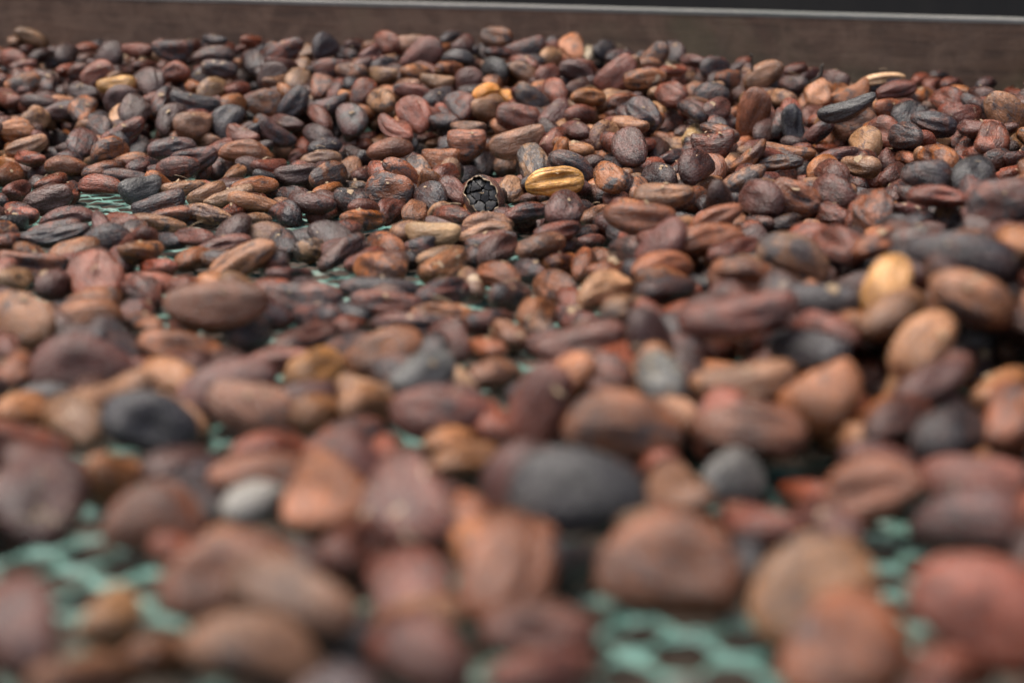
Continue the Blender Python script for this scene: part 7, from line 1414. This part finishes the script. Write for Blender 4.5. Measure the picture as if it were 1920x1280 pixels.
(-13,890,29,1,4604),(-17,925,40,1,4607),(-5,106,7,0,4615),(-5,139,8,0,4616),(-3,150,7,0,4617),(-4,180,6,0,4618),(-3,261,5,1,4623),(0,292,8,1,4625),(-3,343,5,1,4628),(-1,628,8,1,4644),
(-1,641,4,1,4645),(0,784,19,1,4656),(-1,799,20,1,4657),(-2,862,28,1,4661),(-3,953,49,1,4667),(11,108,6,0,4674),(13,124,6,0,4675),(8,144,11,0,4676),(11,169,5,0,4677),(15,187,6,0,4678),
(9,295,7,1,4682),(9,305,5,1,4683),(10,359,9,1,4686),(9,374,5,1,4687),(17,384,7,1,4688),(13,426,4,1,4691),(11,794,23,1,4710),(10,809,22,1,4711),(12,850,27,1,4714),(18,881,28,1,4716),
(7,907,37,1,4717),(15,918,38,1,4718),(13,953,43,1,4720),(6,987,50,1,4722),(8,1026,56,1,4723),(25,113,7,0,4728),(21,135,9,0,4729),(22,174,7,0,4730),(20,199,5,0,4731),(29,268,6,1,4732),
(21,286,5,1,4733),(24,329,12,1,4736),(20,341,6,1,4737),(25,354,7,1,4738),(27,378,10,1,4739),(31,395,6,1,4740),(26,408,7,1,4741),(23,420,7,1,4742),(20,478,5,1,4745),(25,672,17,1,4758),
(21,687,15,1,4759),(19,709,15,1,4760),(22,722,19,1,4761),(22,736,20,1,4762),(25,764,22,1,4763),(21,802,25,1,4764),(27,821,24,1,4766),(19,857,27,1,4768),(27,1013,49,1,4777),(25,1024,56,1,4778),
(37,112,7,0,4782),(31,124,7,0,4783),(36,136,5,0,4784),(32,149,9,0,4785),(35,159,7,0,4786),(34,172,6,0,4787),(32,188,6,0,4788),(33,333,9,1,4794),(34,361,11,1,4795),(35,372,18,1,4796),
(39,389,15,1,4797),(43,421,11,1,4800),(32,706,21,1,4817),(39,964,50,1,4832),(35,976,50,1,4833),(48,122,8,0,4839),(46,135,10,0,4840),(46,147,6,0,4841),(51,166,8,0,4842),(50,185,8,0,4843),
(47,330,11,1,4849),(50,406,16,1,4854),(47,434,11,1,4856),(46,457,17,1,4858),(48,489,23,1,4859),(51,500,19,1,4860),(53,512,21,1,4861),(45,542,22,1,4862),(47,564,22,1,4864),(50,736,28,1,4874),
(58,769,24,1,4876),(55,882,36,1,4885),(48,943,42,1,4890),(59,114,9,0,4899),(62,123,9,0,4900),(58,134,9,0,4901),(63,145,8,0,4902),(61,158,9,0,4903),(63,173,9,0,4904),(62,187,9,0,4905),
(57,332,11,1,4914),(61,353,11,1,4915),(64,395,19,1,4918),(60,409,20,1,4919),(59,539,19,1,4926),(63,602,21,1,4931),(63,789,33,1,4943),(61,814,32,1,4944),(60,831,34,1,4945),(60,940,48,1,4952),
(62,959,47,1,4953),(61,966,53,1,4954),(64,981,50,1,4955),(77,113,10,0,4960),(80,124,10,0,4961),(73,135,10,0,4962),(72,150,14,0,4963),(74,166,10,0,4964),(80,178,10,0,4965),(75,188,12,0,4966),
(81,307,8,1,4971),(78,382,16,1,4973),(74,398,18,1,4974),(73,410,23,1,4975),(79,462,23,1,4979),(74,473,17,1,4980),(75,488,18,1,4981),(77,567,24,1,4986),(78,916,47,1,5010),(68,933,50,1,5011),
(76,943,51,1,5012),(77,996,51,1,5015),(89,112,10,0,5021),(92,124,10,0,5022),(91,137,10,0,5023),(85,147,8,0,5024),(86,158,10,0,5025),(88,171,9,0,5026),(89,187,10,0,5027),(89,199,11,0,5028),
(89,215,12,0,5029),(91,225,11,0,5030),(90,239,12,0,5031),(86,334,11,1,5035),(89,381,22,1,5038),(95,395,25,1,5039),(87,475,22,1,5044),(92,646,20,1,5055),(94,844,36,1,5069),(87,864,41,1,5070),
(101,108,10,0,5082),(102,123,10,0,5083),(104,136,10,0,5084),(102,161,11,0,5086),(101,170,11,0,5087),(103,185,12,0,5088),(101,200,12,0,5089),(104,214,8,0,5090),(104,227,12,0,5091),(100,240,10,0,5092),
(103,253,9,0,5093),(104,268,11,0,5094),(106,279,15,0,5095),(101,343,18,1,5100),(103,397,29,1,5102),(100,488,25,1,5107),(101,512,22,1,5109),(103,604,21,1,5115),(99,615,23,1,5116),(105,627,22,1,5117),
(106,644,23,1,5118),(99,654,24,1,5119),(100,772,31,1,5125),(97,822,37,1,5128),(100,835,38,1,5129),(110,109,10,0,5144),(115,124,10,0,5145),(115,137,11,0,5146),(114,149,13,0,5147),(115,163,11,0,5148),
(115,188,12,0,5150),(120,201,10,0,5151),(111,211,17,0,5152),(115,227,11,0,5153),(113,243,10,0,5154),(118,254,11,0,5155),(116,267,7,0,5156),(116,281,12,0,5157),(115,291,20,0,5158),(117,303,20,0,5159),
(120,319,16,1,5160),(112,370,35,1,5164),(116,410,36,1,5165),(112,423,31,1,5166),(118,473,30,1,5169),(111,596,23,1,5178),(111,618,23,1,5179),(117,631,20,1,5180),(118,710,26,1,5186),(121,721,23,1,5187),
(119,916,47,1,5201),(126,109,11,0,5212),(129,125,11,0,5213),(130,138,11,0,5214),(128,151,10,0,5215),(129,160,10,0,5216),(128,170,11,0,5217),(127,186,12,0,5218),(131,204,13,0,5219),(124,214,10,0,5220),
(130,228,11,0,5221),(124,240,11,0,5222),(128,254,7,0,5223),(128,265,12,0,5224),(131,279,12,0,5225),(131,290,24,0,5226),(126,310,18,0,5227),(126,318,23,0,5228),(127,332,23,0,5229),(126,343,30,0,5230),
(134,366,38,0,5232),(127,400,37,1,5234),(126,424,35,1,5236),(127,616,22,1,5250),(131,638,21,1,5252),(129,820,36,1,5260),(131,851,38,1,5262),(145,109,11,0,5278),(144,123,11,0,5279),(148,139,11,0,5280),
(140,147,11,0,5281),(143,160,13,0,5282),(141,174,12,0,5283),(146,188,12,0,5284),(141,201,11,0,5285),(141,215,13,0,5286),(146,226,10,0,5287),(138,239,10,0,5288),(139,252,11,0,5289),(143,265,12,0,5290),
(142,286,17,0,5291),(144,294,20,0,5292),(142,306,17,0,5293),(140,321,22,0,5294),(142,330,24,0,5295),(141,341,30,0,5296),(143,353,34,0,5297),(144,368,36,0,5298),(139,381,44,0,5299),(145,393,45,0,5300),
(139,406,38,1,5301),(144,436,36,1,5303),(136,671,26,1,5320),(146,817,35,1,5328),(137,867,34,1,5332),(141,880,41,1,5333),(143,892,40,1,5334),(139,933,46,1,5336),(152,130,11,0,5346),(154,150,12,0,5347),
(160,159,11,0,5348),(152,172,11,0,5349),(161,184,12,0,5350),(152,199,12,0,5351),(155,214,11,0,5352),(154,243,11,0,5354),(152,255,12,0,5355),(153,269,11,0,5356),(151,278,19,0,5357),(157,293,20,0,5358),
(154,307,22,0,5359),(155,319,26,0,5360),(155,332,31,0,5361),(158,343,30,0,5362),(156,352,36,0,5363),(154,367,35,0,5364),(152,383,40,0,5365),(157,394,40,0,5366),(151,406,40,0,5367),(151,416,44,0,5368),
(156,430,41,0,5369),(155,498,36,1,5372),(160,518,36,1,5373),(155,680,29,1,5385),(154,718,23,1,5387),(149,836,35,1,5394),(167,174,12,0,5407),(174,186,12,0,5408),(167,214,11,0,5410),(169,229,11,0,5411),
(170,243,11,0,5412),(166,252,12,0,5413),(167,265,13,0,5414),(171,279,12,0,5415),(169,289,19,0,5416),(166,303,22,0,5417),(167,316,23,0,5418),(172,328,33,0,5419),(170,346,36,0,5420),(166,358,35,0,5421),
(167,366,41,0,5422),(171,385,39,0,5423),(163,401,44,0,5424),(164,410,39,0,5425),(164,423,40,0,5426),(169,438,44,0,5427),(167,447,38,0,5428),(171,458,43,0,5429),(164,488,35,1,5431),(170,500,38,1,5432),
(170,513,34,1,5433),(171,529,37,1,5434),(164,538,33,1,5435),(168,551,32,1,5436),(169,601,33,1,5438),(169,799,36,1,5450),(164,812,35,1,5451),(164,922,45,1,5457),(183,202,11,0,5466),(183,215,11,0,5467),
(181,227,11,0,5468),(181,242,12,0,5469),(179,255,12,0,5470),(187,267,12,0,5471),(181,278,19,0,5472),(181,294,16,0,5473),(179,305,20,0,5474),(180,317,30,0,5475),(183,332,28,0,5476),(180,343,34,0,5477),
(181,357,37,0,5478),(179,372,36,0,5479),(184,385,42,0,5480),(183,399,42,0,5481),(179,409,40,0,5482),(177,419,42,0,5483),(177,432,44,0,5484),(180,449,43,0,5485),(184,461,39,0,5486),(176,476,38,0,5487),
(179,486,42,0,5488),(182,500,41,0,5489),(181,515,41,0,5490),(181,525,35,1,5491),(180,543,34,1,5492),(188,556,35,1,5493),(179,589,31,1,5496),(180,646,29,1,5500),(180,658,34,1,5501),(188,723,33,1,5505),
(179,743,35,1,5506),(179,759,35,1,5507),(184,771,34,1,5508),(183,788,34,1,5509),(181,802,38,1,5510),(178,816,38,1,5511),(177,830,36,1,5512),(182,877,44,1,5515),(182,893,39,1,5516),(193,238,12,0,5528),
(194,252,13,0,5529),(197,268,15,0,5530),(193,282,17,0,5531),(194,289,23,0,5532),(191,305,22,0,5533),(196,318,30,0,5534),(195,331,32,0,5535),(193,346,33,0,5536),(195,361,38,0,5537),(188,369,40,0,5538),
(193,379,40,0,5539),(196,396,40,0,5540),(195,407,44,0,5541),(191,420,44,0,5542),(190,433,39,0,5543),(191,448,41,0,5544),(197,462,40,0,5545),(188,488,44,0,5547),(196,498,38,0,5548),(194,510,40,0,5549),
(195,523,39,0,5550),(196,536,39,0,5551),(195,565,35,1,5553),(195,889,42,1,5574),(207,297,19,0,5585),(212,306,28,0,5586),(207,321,28,0,5587),(208,333,35,0,5588),(206,345,37,0,5589),(204,357,43,0,5590),
(207,368,37,0,5591),(206,382,40,0,5592),(207,394,42,0,5593),(207,410,43,0,5594),(204,424,41,0,5595),(208,464,42,0,5598),(203,487,41,0,5600),(208,504,38,0,5601),(205,530,38,0,5603),(207,541,39,0,5604),
(205,553,35,0,5605),(211,567,35,0,5606),(203,576,40,0,5607),(209,773,35,1,5620),(202,799,40,1,5622),(209,814,40,1,5623),(221,300,25,0,5639),(222,316,28,0,5640),(219,328,33,0,5641),(215,340,38,0,5642),
(217,355,39,0,5643),(219,367,39,0,5644),(222,396,41,0,5646),(217,409,39,0,5647),(216,423,40,0,5648),(221,437,43,0,5649),(221,453,41,0,5650),(222,466,41,0,5651),(222,477,44,0,5652),(216,486,41,0,5653),
(216,496,41,0,5654),(218,508,37,0,5655),(219,524,40,0,5656),(223,540,37,0,5657),(216,553,39,0,5658),(223,562,36,0,5659),(219,580,38,0,5660),(219,593,36,0,5661),(219,604,42,0,5662),(218,618,39,0,5663),
(223,733,38,1,5670),(221,785,41,1,5673),(231,340,35,0,5692),(236,352,38,0,5693),(235,371,42,0,5694),(231,385,42,0,5695),(234,398,41,0,5696),(226,413,41,0,5697),(232,425,42,0,5698),(236,436,40,0,5699),
(231,448,40,0,5700),(234,459,44,0,5701),(234,475,41,0,5702),(229,488,40,0,5703),(232,499,43,0,5704),(230,512,38,0,5705),(230,526,37,0,5706),(234,541,38,0,5707),(230,555,39,0,5708),(234,566,40,0,5709),
(232,576,37,0,5710),(233,590,36,0,5711),(230,605,37,0,5712),(228,620,38,0,5713),(233,631,38,0,5714),(228,642,39,0,5715),(233,657,42,0,5716),(231,799,39,1,5725),(245,398,43,0,5743),(252,410,40,0,5744),
(240,417,44,0,5745),(249,429,40,0,5746),(246,449,41,0,5747),(245,460,42,0,5748),(247,475,39,0,5749),(242,488,38,0,5750),(244,499,39,0,5751),(245,515,38,0,5752),(244,528,38,0,5753),(249,539,39,0,5754),
(242,552,38,0,5755),(246,563,35,0,5756),(242,575,40,0,5757),(247,587,41,0,5758),(249,606,38,0,5759),(241,618,39,0,5760),(246,634,39,0,5761),(241,645,38,0,5762),(244,657,41,0,5763),(248,667,43,0,5764),
(243,679,41,0,5765),(245,693,42,0,5766),(240,706,48,0,5767),(247,721,42,0,5768),(249,762,39,1,5770),(247,765,48,1,5771),(249,780,46,1,5772),(242,794,44,1,5773),(259,438,41,0,5790),(264,447,40,0,5791),
(258,461,41,0,5792),(259,474,37,0,5793),(257,486,43,0,5794),(256,503,39,0,5795),(262,516,38,0,5796),(258,525,38,0,5797),(263,538,37,0,5798),(255,553,36,0,5799),(258,567,39,0,5800),(255,580,36,0,5801),
(259,594,36,0,5802),(260,603,40,0,5803),(262,630,43,0,5805),(255,642,39,0,5806),(261,650,44,0,5807),(255,663,38,0,5808),(256,677,42,0,5809),(258,692,41,0,5810),(255,710,45,0,5811),(261,723,46,0,5812),
(258,735,46,0,5813),(259,762,44,1,5815),(256,773,47,1,5816),(257,792,45,1,5817),(274,457,40,0,5837),(272,472,43,0,5838),(271,486,41,0,5839),(272,500,39,0,5840),(276,512,38,0,5841),(272,527,41,0,5842),
(275,535,37,0,5843),(267,553,39,0,5844),(270,565,37,0,5845),(269,576,39,0,5846),(273,590,37,0,5847),(272,605,37,0,5848),(270,619,41,0,5849),(271,631,38,0,5850),(269,642,40,0,5851),(273,658,43,0,5852),
(268,670,40,0,5853),(267,684,41,0,5854),(271,692,44,0,5855),(267,704,43,0,5856),(272,717,45,0,5857),(269,734,48,0,5858),(271,759,48,0,5860),(267,788,50,0,5862),(273,802,52,0,5863),(282,476,39,0,5882),
(287,504,38,0,5883),(288,517,38,0,5884),(284,527,36,0,5885),(289,541,39,0,5886),(289,553,37,0,5887),(282,564,38,0,5888),(284,580,36,0,5889),(285,594,42,0,5890),(284,606,38,0,5891),(284,619,38,0,5892),
(285,630,39,0,5893),(282,644,39,0,5894),(287,657,41,0,5895),(283,671,41,0,5896),(288,682,40,0,5897),(280,695,43,0,5898),(286,711,44,0,5899),(280,726,42,0,5900),(286,737,49,0,5901),(280,747,43,0,5902),
(285,757,49,0,5903),(287,777,50,0,5904),(284,789,53,0,5905),(286,799,51,0,5906),(284,811,50,0,5907),(280,822,54,0,5908),(286,838,54,0,5909),(299,535,39,0,5924),(300,547,37,0,5925),(299,562,38,0,5926),
(294,576,37,0,5927),(297,591,40,0,5928),(300,606,36,0,5929),(300,630,41,0,5931),(294,642,39,0,5932),(300,654,41,0,5933),(298,666,40,0,5934),(297,681,43,0,5935),(295,695,44,0,5936),(299,706,44,0,5937),
(294,719,48,0,5938),(297,730,46,0,5939),(295,745,48,0,5940),(299,758,46,0,5941),(300,771,53,0,5942),(298,783,49,0,5943),(299,800,54,0,5944),(296,809,53,0,5945),(295,822,53,0,5946),(296,838,54,0,5947),
(299,850,55,0,5948),(297,869,58,0,5949),(297,880,58,1,5950),(309,561,37,0,5962),(307,579,38,0,5963),(311,591,36,0,5964),(309,601,41,0,5965),(309,616,36,0,5966),(314,628,42,0,5967),(309,642,40,0,5968),
(312,657,41,0,5969),(316,669,40,0,5970),(308,694,41,0,5972),(310,707,44,0,5973),(309,719,45,0,5974),(308,734,46,0,5975),(310,747,47,0,5976),(314,762,50,0,5977),(307,773,47,0,5978),(312,786,52,0,5979),
(311,802,53,0,5980),(311,813,54,0,5981),(309,828,55,0,5982),(308,839,55,0,5983),(312,851,55,0,5984),(311,873,61,0,5986),(312,887,60,0,5987),(307,908,66,0,5988),(316,908,56,0,5989),(325,592,39,0,5998),
(321,605,39,0,5999),(330,617,39,0,6000),(323,628,39,0,6001),(323,641,42,0,6002),(321,653,37,0,6003),(324,665,45,0,6004),(322,677,46,0,6005),(321,691,46,0,6006),(324,706,43,0,6007),(320,719,50,0,6008),
(321,731,46,0,6009),(325,746,47,0,6010),(323,755,48,0,6011),(322,772,49,0,6012),(322,785,53,0,6013),(322,800,51,0,6014),(327,811,53,0,6015),(322,824,53,0,6016),(322,837,55,0,6017),(327,850,57,0,6018),
(322,862,57,0,6019),(323,877,59,0,6020),(321,889,60,0,6021),(323,902,59,0,6022),(319,921,60,0,6023),(321,934,61,0,6024),(325,944,67,0,6025),(325,958,65,0,6026),(338,639,41,0,6032),(336,655,41,0,6033),
(334,671,42,0,6034),(340,681,41,0,6035),(333,693,46,0,6036),(337,706,45,0,6037),(339,722,49,0,6038),(333,734,44,0,6039),(335,746,52,0,6040),(334,777,56,0,6042),(338,784,49,0,6043),(335,797,52,0,6044),
(337,812,54,0,6045),(334,827,54,0,6046),(334,841,55,0,6047),(341,849,56,0,6048),(333,874,57,0,6050),(335,885,60,0,6051),(337,906,61,0,6052),(332,917,62,0,6053),(337,940,59,0,6055),(336,955,63,0,6056),
(335,967,66,0,6057),(334,979,65,0,6058),(337,993,69,0,6059),(350,670,42,0,6062),(349,687,44,0,6063),(351,699,50,0,6064),(348,713,45,0,6065),(352,721,47,0,6066),(344,734,48,0,6067),(348,745,49,0,6068),
(347,756,50,0,6069),(348,769,49,0,6070),(352,783,54,0,6071),(346,797,54,0,6072),(352,808,52,0,6073),(347,821,56,0,6074),(350,836,56,0,6075),(352,849,61,0,6076),(347,864,56,0,6077),(353,877,58,0,6078),
(345,893,59,0,6079),(351,907,61,0,6080),(349,918,61,0,6081),(347,930,65,0,6082),(348,944,64,0,6083),(349,957,65,0,6084),(349,966,65,0,6085),(352,977,67,0,6086),(351,994,66,0,6087),(347,1006,71,0,6088),
(346,1019,73,0,6089),(362,690,43,0,6090),(364,706,46,0,6091),(367,716,47,0,6092),(360,730,48,0,6093),(362,745,51,0,6094),(362,757,49,0,6095),(364,769,51,0,6096),(364,783,54,0,6097),(367,801,56,0,6098),
(362,813,55,0,6099),(359,827,55,0,6100),(365,839,57,0,6101),(358,855,55,0,6102),(359,866,60,0,6103),(368,876,59,0,6104),(360,890,65,0,6105),(360,902,60,0,6106),(365,919,63,0,6107),(359,931,63,0,6108),
(366,944,64,0,6109),(365,956,64,0,6110),(363,968,69,0,6111),(363,985,69,0,6112),(364,996,70,0,6113),(357,1011,69,0,6114),(359,1024,70,0,6115),(375,734,48,0,6116),(378,747,48,0,6117),(375,759,50,0,6118),
(374,776,51,0,6119),(376,788,51,0,6120),(376,802,52,0,6121),(377,811,58,0,6122),(377,827,56,0,6123),(375,838,56,0,6124),(373,861,59,0,6126),(374,880,67,0,6127),(372,887,57,0,6128),(373,904,63,0,6129),
(377,918,60,0,6130),(376,929,65,0,6131),(377,940,63,0,6132),(376,949,68,0,6133),(373,966,65,0,6134),(373,979,69,0,6135),(375,991,67,0,6136),(375,1005,69,0,6137),(374,1017,69,0,6138),(389,775,52,0,6139),
(390,785,54,0,6140),(387,799,56,0,6141),(393,811,55,0,6142),(388,821,55,0,6143),(385,836,57,0,6144),(389,854,60,0,6145),(389,866,58,0,6146),(385,877,56,0,6147),(389,888,61,0,6148),(386,900,63,0,6149),
(389,919,61,0,6150),(389,933,67,0,6151),(390,947,62,0,6152),(384,959,65,0,6153),(389,968,68,0,6154),(389,981,68,0,6155),(386,991,70,0,6156),(390,1008,71,0,6157),(384,1020,72,0,6158),(402,824,56,0,6159),
(396,836,56,0,6160),(399,849,58,0,6161),(405,862,59,0,6162),(402,889,60,0,6164),(401,901,61,0,6165),(401,914,64,0,6166),(397,926,63,0,6167),(401,942,66,0,6168),(402,958,66,0,6169),(403,971,66,0,6170),
(403,979,72,0,6171),(397,992,70,0,6172),(403,1003,68,0,6173),(400,1017,70,0,6174),(415,848,58,0,6175),(417,865,59,0,6176),(414,887,61,0,6178),(413,902,62,0,6179),(416,919,63,0,6180),(410,932,66,0,6181),
(414,946,65,0,6182),(413,957,69,0,6183),(415,969,69,0,6184),(416,983,68,0,6185),(416,994,71,0,6186),(417,1008,71,0,6187),(427,892,61,0,6188),(427,905,63,0,6189),(424,929,64,0,6191),(429,941,65,0,6192),
(427,952,67,0,6193),(426,969,68,0,6194),(427,984,71,0,6195),(430,998,70,0,6196),(429,1012,75,0,6197),(438,931,65,0,6198),(447,941,66,0,6199),(442,954,68,0,6200),(438,966,69,0,6201),(440,981,72,0,6202),
(440,995,67,0,6203),(441,1010,69,0,6204),(454,955,68,0,6205),(453,971,68,0,6206),(452,980,75,0,6207),(452,989,68,0,6208),(450,1005,72,0,6209),(466,982,68,0,6210),(467,997,71,0,6211)
]
COLS = 'rrrrmmmdddkkkooott'
def filler_look(k):
    g = np.random.default_rng(50000 + k)
    az = g.uniform(0, 2 * np.pi); el = g.normal(0, 0.5)
    uu = np.array([np.cos(az) * np.cos(el), np.sin(az) * np.cos(el), np.sin(el)])
    ww = np.array([0, 0, 1.]) + g.normal(0, 0.35, 3); ww -= uu * (ww @ uu); ww /= np.linalg.norm(ww); vv = np.cross(ww, uu)
    return np.stack([uu, vv, ww], 1), (g.uniform(9.5, 13), g.uniform(5.6, 7), g.uniform(4.2, 5.2)), COLS[g.integers(len(COLS))]
for (x, y, z, lvl, k) in UNDER:
    R, (A, B, C), col = filler_look(k)
    nu, nv = ((12, 12), (14, 14), (8, 8))[lvl]
    V, b, p, loc, par = bean_arrays(A, B, C, col, '', 9000 + k, nu, nv)
    heap.append((V @ R.T + np.array((x, y, z)), b, p, loc, par, nu, nv))
off = 0; Vs = []; Qs = []; Ts = []; bs = []; ps = []; ls = []; pr = []
for (V, b, p, loc, par, nu, nv) in heap:
    Q, T = topo(nu, nv); Vs.append(V); Qs.append(Q + off); Ts.append(T + off); bs.append(b); ps.append(p); ls.append(loc); pr.append(par); off += len(V)
cat = np.concatenate
me = poly_mesh('cacao_beans', cat(Vs) * MM, cat(Qs), cat(Ts), M_BEAN, {'base': ('FLOAT_COLOR', cat(bs)), 'patch': ('FLOAT_COLOR', cat(ps)), 'loc': ('FLOAT_VECTOR', cat(ls)), 'par': ('FLOAT_VECTOR', cat(pr))})
ho = bpy.data.objects.new('cacao_beans', me); COL.objects.link(ho)
tag(ho, 'mass of smaller and half hidden brown cacao beans filling the heap', 'cacao beans', None, 'stuff')

# ------------------------------------------------------------------ loose bits: flakes of shell and dry pulp lying on the beans, two stalks
def flakes():
    r = np.random.default_rng(21)
    V = []; Fc = []
    rows = [b for b in BEANS if b[1] > 3300]
    for n in range(750):
        b = rows[r.integers(len(rows))]
        R = quat_m(b[3:7]); d = np.array((r.normal(0, 0.5), r.normal(0, 0.5) - 0.35, 1.0)); d /= np.linalg.norm(d)
        A, B, C = b[7] / 100, b[8] / 100, b[9] / 100
        l = R.T @ d; k = 1 / math.sqrt((l[0] / A) ** 2 + (l[1] / B) ** 2 + (l[2] / C) ** 2)
        c = np.array(b[:3]) / 10 + d * (k * 0.98)
        t1 = np.cross(d, r.normal(0, 1, 3)); t1 /= np.linalg.norm(t1); t2 = np.cross(d, t1)
        s = r.uniform(0.35, 1.3) if r.random() < 0.8 else r.uniform(1.2, 2.2); e = r.uniform(0.35, 1.0); m = len(V); nn = 7
        V.append(c + d * 0.18)
        for j in range(nn):
            a = j / nn * 6.283; q = s * r.uniform(0.6, 1.15)
            V.append(c + t1 * q * math.cos(a) + t2 * q * e * math.sin(a) + d * (r.uniform(-0.1, 0.25) * s))
        for j in range(nn): Fc.append((m, m + 1 + j, m + 1 + (j + 1) % nn))
    for n in range(120):                                     # dry fibres
        b = rows[r.integers(len(rows))]; c = np.array(b[:3]) / 10 + np.array((0, -0.2, 1)) * b[9] / 105
        a = r.uniform(0, 6.28); dv = np.array((math.cos(a), math.sin(a), r.uniform(-0.1, 0.5))); L = r.uniform(3, 8); m = len(V)
        for j in range(6):
            f = j / 5; p = c + dv * L * (f - 0.5) + np.array((0.6 * math.sin(3 * f + n), 0.6 * math.cos(2.5 * f + n), 0.5 - 2 * (f - 0.5) ** 2))
            V += [p + (0, -0.12, -0.06), p + (0, 0.0, 0.13), p + (0, 0.12, -0.06)]
        for j in range(5):
            for k in range(3): Fc.append((m + j * 3 + k, m + j * 3 + (k + 1) % 3, m + j * 3 + 3 + (k + 1) % 3, m + j * 3 + 3 + k))
    return np.array(V) * MM, Fc
V, Fc = flakes()
M_FLAKE = plain('dry_pulp_flake', (0.26, 0.18, 0.105), 0.75)
tag(mesh_obj('shell_flakes', V, Fc, M_FLAKE), 'tiny pale flakes of shell and dry pulp scattered over the beans', 'flakes', None, 'stuff')

def twig(loc, pts, label):
    V = []; Fc = []; n = 7
    for i, (x, y, z, r_) in enumerate(pts):
        for k in range(n):
            a = k / n * 6.283; V.append((x + r_ * math.cos(a) * (1 + 0.2 * math.sin(3 * a + i)), y + r_ * math.sin(a), z + 0.2 * r_ * math.sin(2 * a)))
    for i in range(len(pts) - 1):
        for k in range(n): Fc.append((i * n + k, i * n + (k + 1) % n, (i + 1) * n + (k + 1) % n, (i + 1) * n + k))
    Fc.append(tuple(range(n))[::-1]); Fc.append(tuple((len(pts) - 1) * n + k for k in range(n)))
    o = mesh_obj('stalk', np.array(V) * MM, Fc, M_TWIG, None, True); o.location = Vector(loc) * MM
    return tag(o, label, 'stalk')
twig((138.1, 914.5, 59.5), [(0, 0, -7, 0.7), (0.3, 0, -4, 0.6), (-0.2, 0, -1, 0.5), (-0.6, 0, 1.2, 0.5), (-0.9, 0, 2.2, 1.0), (-0.8, 0, 3.2, 0.8), (-0.7, 0, 3.6, 0.3)], 'tiny dark knob-headed stalk poking up behind the right crest of the heap')
twig((170.4, 871.7, 52.9), [(-7, 0, -4, 1.0), (-3, 0, -1.5, 1.2), (-0.5, 0, 0.2, 1.4), (0.6, 0, 3, 1.0), (0.2, 0, 6, 0.9), (1.0, 0, 7.6, 0.5)], 'crooked black stalk lying on the right crest of the heap')
